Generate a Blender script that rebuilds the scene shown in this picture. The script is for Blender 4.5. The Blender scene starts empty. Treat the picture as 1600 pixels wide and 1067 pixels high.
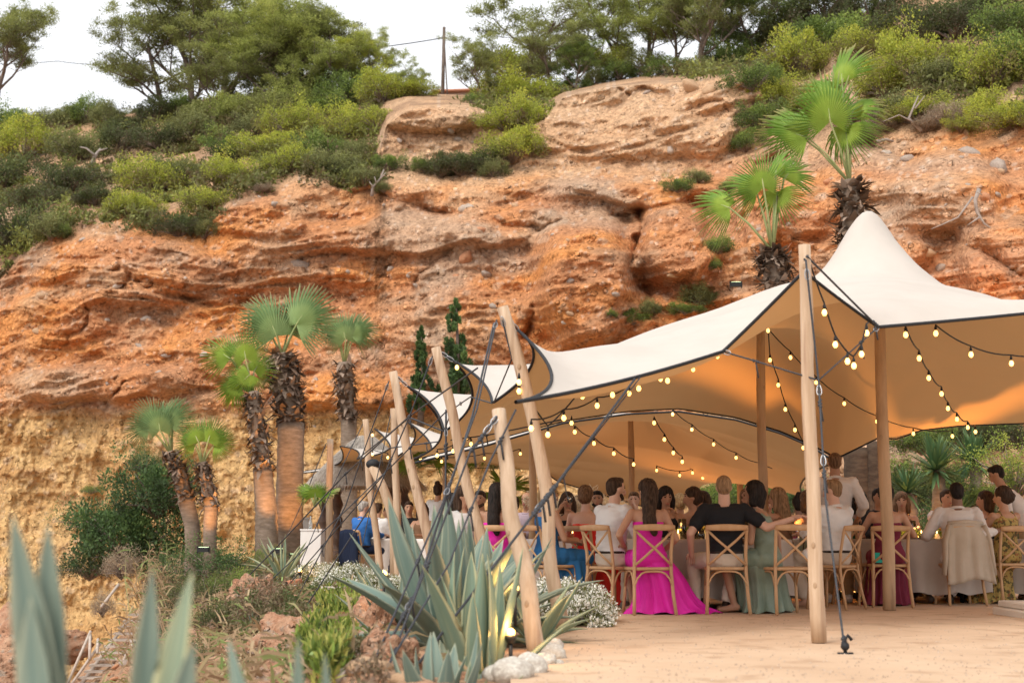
import bpy, bmesh, math, random
import numpy as np
from mathutils import Vector, Matrix, Quaternion, Euler

C = bpy.context.scene.collection
SC = bpy.context.scene
R = math.radians
rng = np.random.default_rng(7)
random.seed(7)

# ------------------------------------------------------------------ camera
FPX = 2222.2          # 50 mm lens on a 36 mm wide, 1600 px picture
EYE = 0.78
PITCH = math.atan((839 - 533.5) / FPX)
cam_d = bpy.data.cameras.new('camera'); cam = bpy.data.objects.new('camera', cam_d); C.objects.link(cam)
cam_d.lens = 50; cam_d.sensor_width = 36; cam_d.clip_start = 0.05; cam_d.clip_end = 2000
cam.location = (0, 0, EYE); cam.rotation_euler = (R(90) + PITCH, 0, 0)
cam_d.dof.use_dof = True; cam_d.dof.focus_distance = 17; cam_d.dof.aperture_fstop = 2.4
SC.camera = cam

# ------------------------------------------------------------------ sky and sun (bright overcast)
SUN_EL, SUN_AZ = 48, 215       # azimuth of the light's origin, clockwise from +Y
world = bpy.data.worlds.new('World'); SC.world = world; world.use_nodes = True
nt = world.node_tree; nt.nodes.clear()
sky = nt.nodes.new('ShaderNodeTexSky'); sky.sky_type = 'NISHITA'; sky.sun_disc = False
sky.sun_elevation = R(SUN_EL); sky.sun_rotation = R(SUN_AZ); sky.dust_density = 4; sky.air_density = 1.2; sky.ozone_density = 1
hsv = nt.nodes.new('ShaderNodeHueSaturation'); hsv.inputs['Saturation'].default_value = 0.22; hsv.inputs['Value'].default_value = 1.35
mixw = nt.nodes.new('ShaderNodeMixRGB'); mixw.inputs[0].default_value = 0.55; mixw.inputs[2].default_value = (10.5, 10.6, 10.9, 1)
bgn = nt.nodes.new('ShaderNodeBackground'); bgn.inputs[1].default_value = 0.105
wo = nt.nodes.new('ShaderNodeOutputWorld')
nt.links.new(sky.outputs[0], hsv.inputs['Color']); nt.links.new(hsv.outputs[0], mixw.inputs[1])
nt.links.new(mixw.outputs[0], bgn.inputs[0]); nt.links.new(bgn.outputs[0], wo.inputs[0])
sun_d = bpy.data.lights.new('sun', 'SUN'); sun = bpy.data.objects.new('sun', sun_d); C.objects.link(sun)
sun_d.energy = 1.2; sun_d.angle = R(18); sun_d.color = (1.0, 0.93, 0.84)
_sd = Vector((math.sin(R(SUN_AZ)) * math.cos(R(SUN_EL)), math.cos(R(SUN_AZ)) * math.cos(R(SUN_EL)), math.sin(R(SUN_EL))))
sun.rotation_euler = _sd.to_track_quat('Z', 'Y').to_euler()
SC.view_settings.view_transform = 'Standard'; SC.view_settings.look = 'None'
SC.view_settings.exposure = 0.55; SC.view_settings.gamma = 1
SC.render.engine = 'CYCLES'
SC.cycles.use_denoising = True; SC.cycles.max_bounces = 6; SC.cycles.sample_clamp_indirect = 4
SC.cycles.use_light_tree = True; SC.cycles.transparent_max_bounces = 6

# ------------------------------------------------------------------ from picture measurements to places in the world
_cp, _sp = math.cos(PITCH), math.sin(PITCH)
def W(px, py, d):
    """the point seen at (px, py) of the 1600x1067 photograph, d metres ahead"""
    u = (px - 800) / FPX; v = (533.5 - py) / FPX
    t = d / (_cp - v * _sp)
    return Vector((u * t, d, EYE + (_sp + v * _cp) * t))
def Wn(px, py, d):
    u = (px - 800) / FPX; v = (533.5 - py) / FPX
    t = d / (_cp - v * _sp)
    return u * t, d + 0 * t, EYE + (_sp + v * _cp) * t
def G(px, d, z=0.0):
    """ground point under column px (at floor level) d metres ahead"""
    return Vector(((px - 800) / FPX * d * 1.0 / 1.0, d, z))

# ------------------------------------------------------------------ noise
_perm = np.random.default_rng(3).permutation(256).astype(np.int64)
_perm = np.concatenate([_perm, _perm, _perm])
_grad = np.random.default_rng(4).normal(size=(256, 3)); _grad /= np.linalg.norm(_grad, axis=1)[:, None]
def pn(x, y, z=0.0):
    x, y, z = np.broadcast_arrays(np.asarray(x, float), np.asarray(y, float), np.asarray(z, float))
    xi = np.floor(x).astype(np.int64); yi = np.floor(y).astype(np.int64); zi = np.floor(z).astype(np.int64)
    xf, yf, zf = x - xi, y - yi, z - zi
    u = xf * xf * xf * (xf * (xf * 6 - 15) + 10); v = yf * yf * yf * (yf * (yf * 6 - 15) + 10); w = zf * zf * zf * (zf * (zf * 6 - 15) + 10)
    xi &= 255; yi &= 255; zi &= 255
    r = 0
    for i in (0, 1):
        for j in (0, 1):
            for k in (0, 1):
                g = _grad[_perm[_perm[_perm[xi + i] + yi + j] + zi + k]]
                dd = g[..., 0] * (xf - i) + g[..., 1] * (yf - j) + g[..., 2] * (zf - k)
                r = r + dd * (u if i else 1 - u) * (v if j else 1 - v) * (w if k else 1 - w)
    return r * 1.6
def fbm(x, y, z=0.0, o=4, ridge=False):
    s = 0; a = 1; t = 0
    for i in range(o):
        n = pn(x * 2 ** i + 17.3 * i, y * 2 ** i + 5.1 * i, z * 2 ** i)
        if ridge: n = 1 - 2 * np.abs(n)
        s = s + a * n; t += a; a *= 0.5
    return s / t
def sstep(a, b, x):
    t = np.clip((x - a) / (b - a), 0, 1); return t * t * (3 - 2 * t)
def interp(pts, x):
    p = np.array(pts, float); return np.interp(x, p[:, 0], p[:, 1])

ORD = ['leftmost', 'second from the left', 'third from the left', 'fourth from the left', 'fifth from the left', 'sixth from the left', 'seventh from the left', 'eighth from the left']
# ------------------------------------------------------------------ materials
MATS = {}
def _lnk(nt, a, b): nt.links.new(a, b)
def mat(name, col, rough=0.8, col2=None, scale=6.0, bump=0.0, bscale=None, metal=0.0, spec=0.3, stretch=(1, 1, 1), detail=5,
        emit=None, estr=0.0, transl=0.0, backcol=None, attr=None, thr=(0.35, 0.65), col3=None, scale3=40.0, coat=0.0, trans=0.0, sheen=0.0, world_co=False):
    if name in MATS: return MATS[name]
    m = bpy.data.materials.new(name); m.use_nodes = True; nt = m.node_tree; n = nt.nodes; n.clear()
    out = n.new('ShaderNodeOutputMaterial'); b = n.new('ShaderNodeBsdfPrincipled')
    b.inputs['Roughness'].default_value = rough; b.inputs['Metallic'].default_value = metal
    b.inputs['Specular IOR Level'].default_value = spec
    if coat: b.inputs['Coat Weight'].default_value = coat
    if trans: b.inputs['Transmission Weight'].default_value = trans
    if sheen: b.inputs['Sheen Weight'].default_value = sheen
    tc = n.new('ShaderNodeTexCoord'); mp = n.new('ShaderNodeMapping'); mp.inputs['Scale'].default_value = stretch
    if world_co:
        ge = n.new('ShaderNodeNewGeometry'); _lnk(nt, ge.outputs['Position'], mp.inputs[0])
    else:
        _lnk(nt, tc.outputs['Object'], mp.inputs[0])
    def c4(c): return (c[0], c[1], c[2], 1)
    csock = None
    if attr:
        a = n.new('ShaderNodeAttribute'); a.attribute_name = attr
        csock = a.outputs['Color']
    if col2 is not None or csock is not None:
        ns = n.new('ShaderNodeTexNoise'); ns.inputs['Scale'].default_value = scale; ns.inputs['Detail'].default_value = detail; ns.inputs['Roughness'].default_value = 0.6
        _lnk(nt, mp.outputs[0], ns.inputs[0])
        rp = n.new('ShaderNodeValToRGB'); rp.color_ramp.elements[0].position = thr[0]; rp.color_ramp.elements[1].position = thr[1]
        rp.color_ramp.elements[0].color = c4(col); rp.color_ramp.elements[1].color = c4(col2 if col2 is not None else col)
        _lnk(nt, ns.outputs[0], rp.inputs[0])
        if csock is not None:
            mx = n.new('ShaderNodeMixRGB'); mx.blend_type = 'MULTIPLY'; mx.inputs[0].default_value = 1
            _lnk(nt, csock, mx.inputs[1]); _lnk(nt, rp.outputs[0], mx.inputs[2]); csock = mx.outputs[0]
        else: csock = rp.outputs[0]
    if col3 is not None:
        n3 = n.new('ShaderNodeTexNoise'); n3.inputs['Scale'].default_value = scale3; n3.inputs['Detail'].default_value = 3
        _lnk(nt, mp.outputs[0], n3.inputs[0])
        r3 = n.new('ShaderNodeValToRGB'); r3.color_ramp.elements[0].position = 0.55; r3.color_ramp.elements[1].position = 0.68
        _lnk(nt, n3.outputs[0], r3.inputs[0])
        m3 = n.new('ShaderNodeMixRGB'); _lnk(nt, r3.outputs[0], m3.inputs[0])
        if csock is not None: _lnk(nt, csock, m3.inputs[1])
        else: m3.inputs[1].default_value = c4(col)
        m3.inputs[2].default_value = c4(col3); csock = m3.outputs[0]
    if backcol is not None:
        ge = n.new('ShaderNodeNewGeometry'); mb = n.new('ShaderNodeMixRGB'); _lnk(nt, ge.outputs['Backfacing'], mb.inputs[0])
        if csock is not None: _lnk(nt, csock, mb.inputs[1])
        else: mb.inputs[1].default_value = c4(col)
        mb.inputs[2].default_value = c4(backcol); csock = mb.outputs[0]
    if csock is not None: _lnk(nt, csock, b.inputs['Base Color'])
    else: b.inputs['Base Color'].default_value = c4(col)
    if bump:
        nb = n.new('ShaderNodeTexNoise'); nb.inputs['Scale'].default_value = bscale or scale * 2; nb.inputs['Detail'].default_value = 6
        _lnk(nt, mp.outputs[0], nb.inputs[0]); bp = n.new('ShaderNodeBump'); bp.inputs['Strength'].default_value = min(1, bump * 12) if bump < 0.08 else 1; bp.inputs['Distance'].default_value = bump
        _lnk(nt, nb.outputs[0], bp.inputs['Height']); _lnk(nt, bp.outputs[0], b.inputs['Normal'])
    if emit is not None:
        b.inputs['Emission Color'].default_value = c4(emit); b.inputs['Emission Strength'].default_value = estr
    sh = b.outputs[0]
    if transl:
        t = n.new('ShaderNodeBsdfTranslucent'); ms = n.new('ShaderNodeMixShader'); ms.inputs[0].default_value = transl
        if csock is not None: _lnk(nt, csock, t.inputs[0])
        else: t.inputs[0].default_value = c4(col)
        _lnk(nt, sh, ms.inputs[1]); _lnk(nt, t.outputs[0], ms.inputs[2]); sh = ms.outputs[0]
    _lnk(nt, sh, out.inputs[0])
    MATS[name] = m
    return m
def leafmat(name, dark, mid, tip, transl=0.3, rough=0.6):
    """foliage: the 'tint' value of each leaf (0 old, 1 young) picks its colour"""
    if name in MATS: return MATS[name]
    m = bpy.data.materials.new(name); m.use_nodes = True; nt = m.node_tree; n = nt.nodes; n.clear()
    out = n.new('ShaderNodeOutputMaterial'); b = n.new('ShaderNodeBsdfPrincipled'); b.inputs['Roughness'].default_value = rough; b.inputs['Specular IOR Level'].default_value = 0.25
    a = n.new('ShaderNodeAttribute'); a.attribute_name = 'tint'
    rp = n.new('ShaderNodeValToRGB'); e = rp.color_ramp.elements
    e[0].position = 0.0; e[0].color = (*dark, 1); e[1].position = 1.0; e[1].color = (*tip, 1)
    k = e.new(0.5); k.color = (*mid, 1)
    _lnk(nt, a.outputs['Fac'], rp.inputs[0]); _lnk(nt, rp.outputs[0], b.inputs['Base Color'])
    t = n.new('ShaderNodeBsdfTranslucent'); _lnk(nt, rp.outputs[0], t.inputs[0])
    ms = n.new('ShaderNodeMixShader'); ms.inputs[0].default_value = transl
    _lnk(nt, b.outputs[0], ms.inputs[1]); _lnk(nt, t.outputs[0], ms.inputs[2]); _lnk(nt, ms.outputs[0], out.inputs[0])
    MATS[name] = m
    return m

# ------------------------------------------------------------------ mesh helpers
class MB:
    """collects pieces of ONE mesh"""
    def __init__(s): s.v = []; s.f = []; s.n = 0; s.t = []
    def add(s, v, f, tint=None):
        v = np.asarray(v, float).reshape(-1, 3); s.v.append(v)
        s.f.extend([tuple(int(i) + s.n for i in q) for q in f]); s.n += len(v)
        s.t.append(np.full(len(v), 0.5) if tint is None else np.broadcast_to(np.asarray(tint, float), (len(v),)))
        return s
    def box(s, x0, x1, y0, y1, z0, z1, M=None):
        v = np.array([(x, y, z) for x in (x0, x1) for y in (y0, y1) for z in (z0, z1)], float)
        if M is not None: v = np.array([tuple(M @ Vector(p)) for p in v])
        return s.add(v, [(0, 1, 3, 2), (4, 6, 7, 5), (0, 4, 5, 1), (2, 3, 7, 6), (0, 2, 6, 4), (1, 5, 7, 3)])
    def tube(s, pts, rad, n=8, cap=True, flat=1.0, tint=None, up=None):
        pts = [Vector(p) for p in pts]
        if not hasattr(rad, '__len__'): rad = [rad] * len(pts)
        V = []; nrm = None
        for i, p in enumerate(pts):
            t = (pts[min(i + 1, len(pts) - 1)] - pts[max(i - 1, 0)])
            if t.length < 1e-9: t = Vector((0, 0, 1))
            t.normalize()
            if nrm is None:
                a = Vector(up) if up is not None else (Vector((0, 0, 1)) if abs(t.z) < .9 else Vector((1, 0, 0)))
                nrm = (a - t * a.dot(t)).normalized()
            else:
                nrm = (nrm - t * nrm.dot(t))
                nrm = nrm.normalized() if nrm.length > 1e-6 else t.orthogonal().normalized()
            bn = t.cross(nrm)
            for k in range(n):
                an = 2 * math.pi * k / n
                V.append(p + (nrm * math.cos(an) * flat + bn * math.sin(an)) * rad[i])
        F = []
        for i in range(len(pts) - 1):
            for k in range(n):
                F.append((i * n + k, i * n + (k + 1) % n, (i + 1) * n + (k + 1) % n, (i + 1) * n + k))
        if cap:
            F.append(tuple(range(n - 1, -1, -1))); F.append(tuple((len(pts) - 1) * n + k for k in range(n)))
        return s.add([tuple(v) for v in V], F, tint)
    def lathe(s, prof, n=16, at=(0, 0, 0), axis=None):
        V = []; F = []
        for r, z in prof:
            for k in range(n):
                a = 2 * math.pi * k / n; V.append((r * math.cos(a), r * math.sin(a), z))
        m = len(prof)
        for i in range(m - 1):
            for k in range(n): F.append((i * n + k, i * n + (k + 1) % n, (i + 1) * n + (k + 1) % n, (i + 1) * n + k))
        F.append(tuple(range(n - 1, -1, -1))); F.append(tuple((m - 1) * n + k for k in range(n)))
        V = np.array(V)
        if axis is not None:
            q = Vector(axis).to_track_quat('Z', 'Y').to_matrix(); V = V @ np.array(q).T
        return s.add(V + np.array(at), F)
    def ball(s, c, r, n=12, m=8, M=None):
        c = np.array(c, float); r = np.broadcast_to(np.asarray(r, float), (3,))
        V = [(0, 0, -1)]
        for j in range(1, m):
            ph = -math.pi / 2 + math.pi * j / m
            for k in range(n):
                a = 2 * math.pi * k / n; V.append((math.cos(ph) * math.cos(a), math.cos(ph) * math.sin(a), math.sin(ph)))
        V.append((0, 0, 1)); V = np.array(V) * r
        if M is not None: V = V @ np.array(M).T
        F = []
        for k in range(n): F.append((0, 1 + (k + 1) % n, 1 + k))
        for j in range(m - 2):
            for k in range(n): F.append((1 + j * n + k, 1 + j * n + (k + 1) % n, 1 + (j + 1) * n + (k + 1) % n, 1 + (j + 1) * n + k))
        l = 1 + (m - 1) * n
        for k in range(n): F.append((l, 1 + (m - 2) * n + k, 1 + (m - 2) * n + (k + 1) % n))
        return s.add(V + c, F)
    def grid(s, P, wrap=False, tint=None):
        P = np.asarray(P, float); a, b = P.shape[:2]
        F = []
        for i in range(a - 1):
            for j in range(b if wrap else b - 1):
                j2 = (j + 1) % b; F.append((i * b + j, i * b + j2, (i + 1) * b + j2, (i + 1) * b + j))
        return s.add(P.reshape(-1, 3), F, None if tint is None else np.asarray(tint).reshape(-1))
    def mesh(s, name, m, smooth=True, tint=False):
        me = bpy.data.meshes.new(name)
        V = np.concatenate(s.v) if s.v else np.zeros((0, 3))
        me.from_pydata(V.tolist(), [], s.f)
        for q in (m if isinstance(m, (list, tuple)) else [m]): me.materials.append(q)
        if smooth: me.polygons.foreach_set('use_smooth', np.ones(len(me.polygons), bool))
        if tint:
            a = me.attributes.new('tint', 'FLOAT', 'POINT'); a.data.foreach_set('value', np.concatenate(s.t).astype(np.float32))
        me.update()
        return me
    def obj(s, name, m, parent=None, smooth=True, tint=False, label=None):
        o = bpy.data.objects.new(name, s.mesh(name, m, smooth, tint)); C.objects.link(o)
        if parent is not None: o.parent = parent
        if label: o['label'] = label
        return o
def meshfast(name, V, F, m, smooth=True, attrs=None):
    """large meshes: F is an (n,3) or (n,4) int array"""
    me = bpy.data.meshes.new(name); V = np.asarray(V, np.float32); F = np.asarray(F, np.int32); k = F.shape[1]
    me.vertices.add(len(V)); me.vertices.foreach_set('co', V.ravel())
    me.loops.add(F.size); me.loops.foreach_set('vertex_index', F.ravel())
    me.polygons.add(len(F)); me.polygons.foreach_set('loop_start', np.arange(0, F.size, k, dtype=np.int32))
    if smooth: me.polygons.foreach_set('use_smooth', np.ones(len(F), bool))
    for an, (ty, data) in (attrs or {}).items():
        a = me.attributes.new(an, ty, 'POINT')
        a.data.foreach_set('value' if ty == 'FLOAT' else 'color', np.asarray(data, np.float32).ravel())
    me.materials.append(m); me.update(calc_edges=True); me.validate()
    return me
def gridfaces(a, b):
    i = np.arange(a - 1)[:, None] * b + np.arange(b - 1)[None, :]
    return np.stack([i, i + 1, i + b + 1, i + b], -1).reshape(-1, 4)
def link(name, me, parent=None, label=None):
    o = bpy.data.objects.new(name, me); C.objects.link(o)
    if parent is not None: o.parent = parent
    if label: o['label'] = label
    return o
def tag(o, label, cat, group=None, kind=None):
    if label: o['label'] = label
    if cat: o['category'] = cat
    if group: o['group'] = group
    if kind: o['kind'] = kind
    return o
def thing(name, label, cat, loc=(0, 0, 0), rz=0.0, group=None, scale=None):
    o = bpy.data.objects.new(name, None); C.objects.link(o); o.empty_display_size = .1
    o.location = loc; o.rotation_euler = (0, 0, rz)
    if scale is not None: o.scale = (scale,) * 3 if not hasattr(scale, '__len__') else scale
    return tag(o, label, cat, group)
def copy_tree(o, parent=None):
    c = o.copy(); C.objects.link(c)
    if parent is not None: c.parent = parent
    for ch in list(o.children): copy_tree(ch, c)
    return c
def swapmat(o, m):
    """give this copy its own material while sharing its mesh"""
    if o.type == 'MESH' and len(o.material_slots):
        o.material_slots[0].link = 'OBJECT'; o.material_slots[0].material = m
# ================================================================== cliff and hillside
EDGE = [(-900,560),(-500,520),(-200,480),(0,440),(40,400),(90,362),(150,345),(200,352),(250,378),(330,350),(385,300),(430,286),(480,280),(530,298),(570,292),(586,262),(604,196),(640,170),(700,166),(750,170),(800,205),(850,190),(880,153),(940,138),(1000,133),(1080,128),(1175,117),(1192,150),(1222,235),(1260,262),(1320,248),(1380,222),(1450,196),(1520,212),(1600,206),(1800,190),(2100,150),(2500,120)]
SKYL = [(-900,190),(-500,180),(0,188),(100,192),(250,172),(330,152),(500,146),(640,146),(750,150),(870,142),(1000,120),(1100,112),(1175,98),(1250,60),(1400,0),(1600,-80),(2100,-200),(2500,-260)]
DBASE = [(-900,44),(-200,40),(0,38.5),(300,37),(600,35.5),(900,34),(1100,33),(1250,31),(1400,29),(1600,27),(2100,23),(2500,20)]
LEAN = [(-300,8.6),(120,6.2),(200,5.6),(260,4.6),(290,3.2),(400,1.9),(560,1.0),(632,0.35),(655,0.75),(840,0.1),(960,-0.8),(1100,-2.4),(1300,-5)]
FEAT = [ # px, py, half width, half height, metres towards the viewer
 (915,440,92,108,2.7),(1052,385,66,75,2.1),(1050,520,90,70,1.1),(600,370,200,32,0.8),(200,420,150,60,0.9),(730,520,110,80,.5),
 (1140,430,70,60,1.0),(870,430,30,80,.3),(1190,330,60,60,.9),(1000,300,140,22,.7),(780,350,120,30,.5),(980,210,180,40,.5),
 (675,185,80,30,.9),(1100,190,70,60,.7),(400,340,90,28,.6),(480,480,120,50,-.7),(330,560,160,40,.5),(90,500,90,50,.6),(150,600,160,30,.8),(560,610,150,26,.7),
 (1480,300,90,70,1.2),(1560,400,70,80,1.0),(1400,380,60,60,.8),(1350,270,70,40,.7),(1250,330,60,50,.7)]
CRACK = [((1000,335),(985,420),(1015,470),8,1.2),((1110,350),(1098,400),(1075,440),6,.9),((840,360),(870,350),(980,345),5,.7),((830,420),(835,480),(822,525),7,.6),
 ((560,300),(700,335),(840,352),5,.5),((640,240),(610,215),(603,190),7,.8),((850,240),(905,235),(980,285),7,.5),((200,430),(330,480),(500,470),5,.35),((1180,270),(1165,330),(1150,380),8,.9),((1450,330),(1500,380),(1600,420),8,.9),((1000,262),(1060,275),(1140,270),7,.6)]
def cells(x, y, seed):
    """distance to the nearest pebble centre, and that pebble's random number"""
    xi = np.floor(x).astype(np.int64); yi = np.floor(y).astype(np.int64); best = np.full(x.shape, 9.0); rid = np.zeros(x.shape)
    for i in (-1, 0, 1):
        for j in (-1, 0, 1):
            a = xi + i; c = yi + j; h = (a * 73856093 ^ c * 19349663 ^ seed * 83492791) & 0xffff
            h2 = (h * 40503 + 12345) & 0xffff; h3 = (h2 * 30011 + 777) & 0xffff
            dd = np.hypot(a + h / 65536 - x, c + h2 / 65536 - y); k = dd < best; best = np.where(k, dd, best); rid = np.where(k, h3 / 65536, rid)
    return best, rid
def cliff_depth(px, py):
    b = interp(DBASE, px); d = b + interp(LEAN, py)
    X = (px - 800) / FPX * b; Z = EYE + (839 - py) / FPX * b
    d = d + fbm(X / 6, Z / 5, 3.3, 3) * 1.1
    for fx, fy, hw, hh, am in FEAT:
        q = ((px - fx + 18 * pn(X * .9, Z * .9, fx)) / hw) ** 2 + ((py - fy + 14 * pn(X * .8, Z * .8, fy)) / hh) ** 2
        d = d - am * (1 - sstep(0.60, 1.15, np.sqrt(q)))
    for (x0, y0), (x1, y1), (x2, y2), w, am in CRACK:
        best = np.full(px.shape, 1e9)
        wx = px + 22 * fbm(X * .9, Z * .9, 9.0, 4); wy = py + 22 * fbm(X * .9, Z * .9, 4.0, 4)
        for a, c in (((x0, y0), (x1, y1)), ((x1, y1), (x2, y2))):
            dx, dy = c[0] - a[0], c[1] - a[1]; t = np.clip(((wx - a[0]) * dx + (wy - a[1]) * dy) / (dx * dx + dy * dy), 0, 1)
            best = np.minimum(best, np.hypot(wx - a[0] - t * dx, wy - a[1] - t * dy))
        d = d + .8 * am * np.exp(-(best / w) ** 1.3) * np.clip(.55 + 1.2 * pn(X * .8, Z * .8, 14.), 0, 1.2)
    low = sstep(628, 660, py + 14 * pn(X * .7, 5.0, 1.0))              # the ochre beds under the red ones
    warp = fbm(X / 4, Z / 3, 8.1, 3)
    s = Z * 1.05 + warp * 1.6 + X * 0.03
    fr = s - np.floor(s); am = 0.5 + 0.5 * pn(X / 3.5, np.floor(s) * 3.7, 2.0)
    led = (fr ** 1.6) * (1 - sstep(.86, 1.0, fr))
    d = d - (1 - low) * led * 0.55 * np.clip(am, 0.05, 1)
    s2 = Z * 3.4 + warp * 3.4 + pn(X * .5, Z * .4, 7.) * 1.3
    fr2 = s2 - np.floor(s2); am2 = np.clip(0.4 + 0.9 * pn(X / 1.3, np.floor(s2) * 2.3, 6.0), 0, 1)
    d = d - (1 - low) * (fr2 ** 1.4) * (1 - sstep(.86, 1.0, fr2)) * 0.34 * am2
    gul = fbm(X / .8, Z / 2.4, 1.5, 4, True)
    d = d - low * (gul * 0.30 + 0.16 * fbm(X / .3, Z / .4, 2.2, 4) + .35 * fbm(X / 2.2, Z / 1.6, 7.7, 2, True))
    rough = fbm(X / .9, Z / .45, 4.4, 5, True); d = d - 0.23 * rough * (1 - .55 * low)
    jx = X / 1.9 + 1.1 * fbm(X / 2, Z / 1.2, 6.1, 3) + .35 * np.floor(Z * 1.05 + warp * 1.6); jf = np.abs(jx - np.round(jx)); ja = np.clip(pn(np.round(jx) * 3.1, np.floor(s) * 5.3, 1.7) + .15, 0, 1)
    d = d + (1 - low) * .32 * ja * np.exp(-(jf / .06) ** 1.2)                 # upright joints that part the beds into blocks
    return d, X, Z, low
def terr(px, py, n=None):
    """position on the cliff or the hillside behind it at picture point (px, py)"""
    px = np.asarray(px, float); py = np.asarray(py, float)
    e = interp(EDGE, px); s = interp(SKYL, px)
    pc = np.maximum(py, e)
    d, X, Z, low = cliff_depth(px, pc)
    back = interp([(-900,30),(0,24),(500,18),(600,13),(1000,12),(1175,12),(1300,14),(2500,12)], px)
    t = np.clip((e - py) / np.maximum(e - s, 6), 0, 1)
    d = d + back * t ** 1.25 + (t > 0) * (0.5 * fbm(X / 2, (e - py) / 40, 5.5, 3)) * np.minimum(1, t * 8)
    return d, X, Z, low, t
NX, NA, NB = 880, 430, 56
pxs = np.concatenate([np.linspace(-800, -30, 50)[:-1], np.linspace(-30, 1630, NX), np.linspace(1630, 2400, 50)[1:]])
ta = np.linspace(0, 1, NA); e = interp(EDGE, pxs); sk = interp(SKYL, pxs)
rows = []
PX = np.broadcast_to(pxs, (NA + NB, len(pxs)))
PY = np.concatenate([1250 + (e[None, :] - 1250) * (ta[:, None]) ** .82, e[None, :] + (sk - e)[None, :] * np.linspace(0.012, 1, NB)[:, None]])
D, X, Z, LOW, T = terr(PX, PY)
fine = fbm(X / .22, Z / .16, 6.6, 3)
c1, r1 = cells(X / .34 + .3 * fine, Z / .24 + .3 * fine, 1); c2, r2 = cells(X / .13, Z / .105, 2)
blk, rb_ = cells(X / 1.5 + .35 * fbm(X, Z, 2.0, 2), Z / .8 + .35 * fbm(X, Z, 4.0, 2), 3)
D = D - (0.05 * fine + .10 * np.clip(.5 - c1, -.2, 1) * (r1 > .45) + .06 * np.clip(.55 - c2, -.1, 1) * (r2 > .5) + .30 * np.clip(.5 - blk, -.25, .3) * (rb_ > .4)) * (1 - .5 * np.clip(T * 9, 0, 1))
wx, wy, wz = Wn(PX, PY, D)
P = np.stack([wx, wy, wz], -1)
# over the skyline the hill goes on, level, and then falls away
last = P[-1]
ext = []
for k, (dd, dz) in enumerate([(3, .3), (8, .2), (18, -1), (40, -5), (90, -22)]):
    q = last.copy(); sc_ = (q[:, 1] + dd) / q[:, 1]; q[:, 0] *= sc_; q[:, 1] += dd; q[:, 2] += dz; ext.append(q)
P = np.concatenate([P, np.array(ext)]); NR = P.shape[0]
Xx, Zz = P[..., 0], P[..., 2]
lowA = np.concatenate([LOW, np.zeros((5, LOW.shape[1]))]); tA = np.concatenate([T, np.ones((5, T.shape[1]))])
red = np.array([.50, .235, .115]); orange = np.array([.62, .265, .09]); tan_ = np.array([.58, .39, .245]); brown = np.array([.38, .225, .135]); grey = np.array([.43, .325, .24])
ochre = np.array([.60, .39, .18]); ochd = np.array([.48, .275, .115]); soil = np.array([.30, .19, .12])
def mixc(a, b, t): return a * (1 - t[..., None]) + b * t[..., None]
A1 = sstep(-.25, .35, fbm(Xx / 3, Zz / 1.1, 1.0, 4)); A2 = sstep(0.05, .4, fbm(Xx / 1.6, Zz / .8, 12.0, 4)); A3 = sstep(.0, .5, fbm(Xx / 2.4, Zz / 1.4, 22.0, 5))
col = mixc(np.broadcast_to(red, P.shape), orange, A1); col = mixc(col, brown, A2 * .7); col = mixc(col, tan_, A3 * .6)
col = mixc(col, grey, sstep(-.02, .35, fbm(Xx / 3.5, Zz / 2.5, 32.0, 4)) * .7)
col = mixc(col, tan_ * .98, sstep(9.6, 11.2, Zz + fbm(Xx / 2, Zz, 3.0, 3)) * .8)
co = mixc(np.broadcast_to(ochre, P.shape), ochd, sstep(-.05, .4, fbm(Xx / 1.1, Zz / .9, 42.0, 4))); co = mixc(co, tan_, sstep(.1, .5, fbm(Xx / 1.4, Zz / .6, 52.0, 3)) * .5)
col = mixc(col, co, lowA * sstep(9, 3, Xx))
col = mixc(col, grey * .9, lowA * sstep(2, 7, Xx) * .5)
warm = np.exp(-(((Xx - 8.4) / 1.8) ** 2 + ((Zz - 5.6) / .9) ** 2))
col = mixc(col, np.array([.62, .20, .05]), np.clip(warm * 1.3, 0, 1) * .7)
pad = lambda q: np.concatenate([q, np.zeros((5, q.shape[1]))])
pm = pad((r2 > .86) * (c2 < .34) * 1.0) ; col = mixc(col, np.array([.60, .51, .43]), pm * .35 * (1 - lowA * .5))
pm = pad((r1 > .86) * (c1 < .36) * 1.0); col = mixc(col, grey * 1.1, pm * .4)
col = col * (1 + .16 * fbm(Xx / .3, Zz / .2, 72.0, 3))[..., None]
col = col * (1 + .12 * pad((r2 - .5) * (c2 < .5)))[..., None]
col = mixc(col, soil, np.clip(tA * 5, 0, 1) * sstep(-.3, .3, fbm(Xx / 1.5, P[..., 1] / 1.5, 9., 3)) * .8)
colA = np.concatenate([np.clip(col, 0, 1), np.ones(col.shape[:2] + (1,))], -1)
m_cliff = mat('rock', (.60, .58, .57), .95, (1.30, 1.27, 1.22), 7, bump=.10, bscale=11, detail=9, thr=(.28, .72), attr='rockcol', spec=.12, world_co=True)
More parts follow.
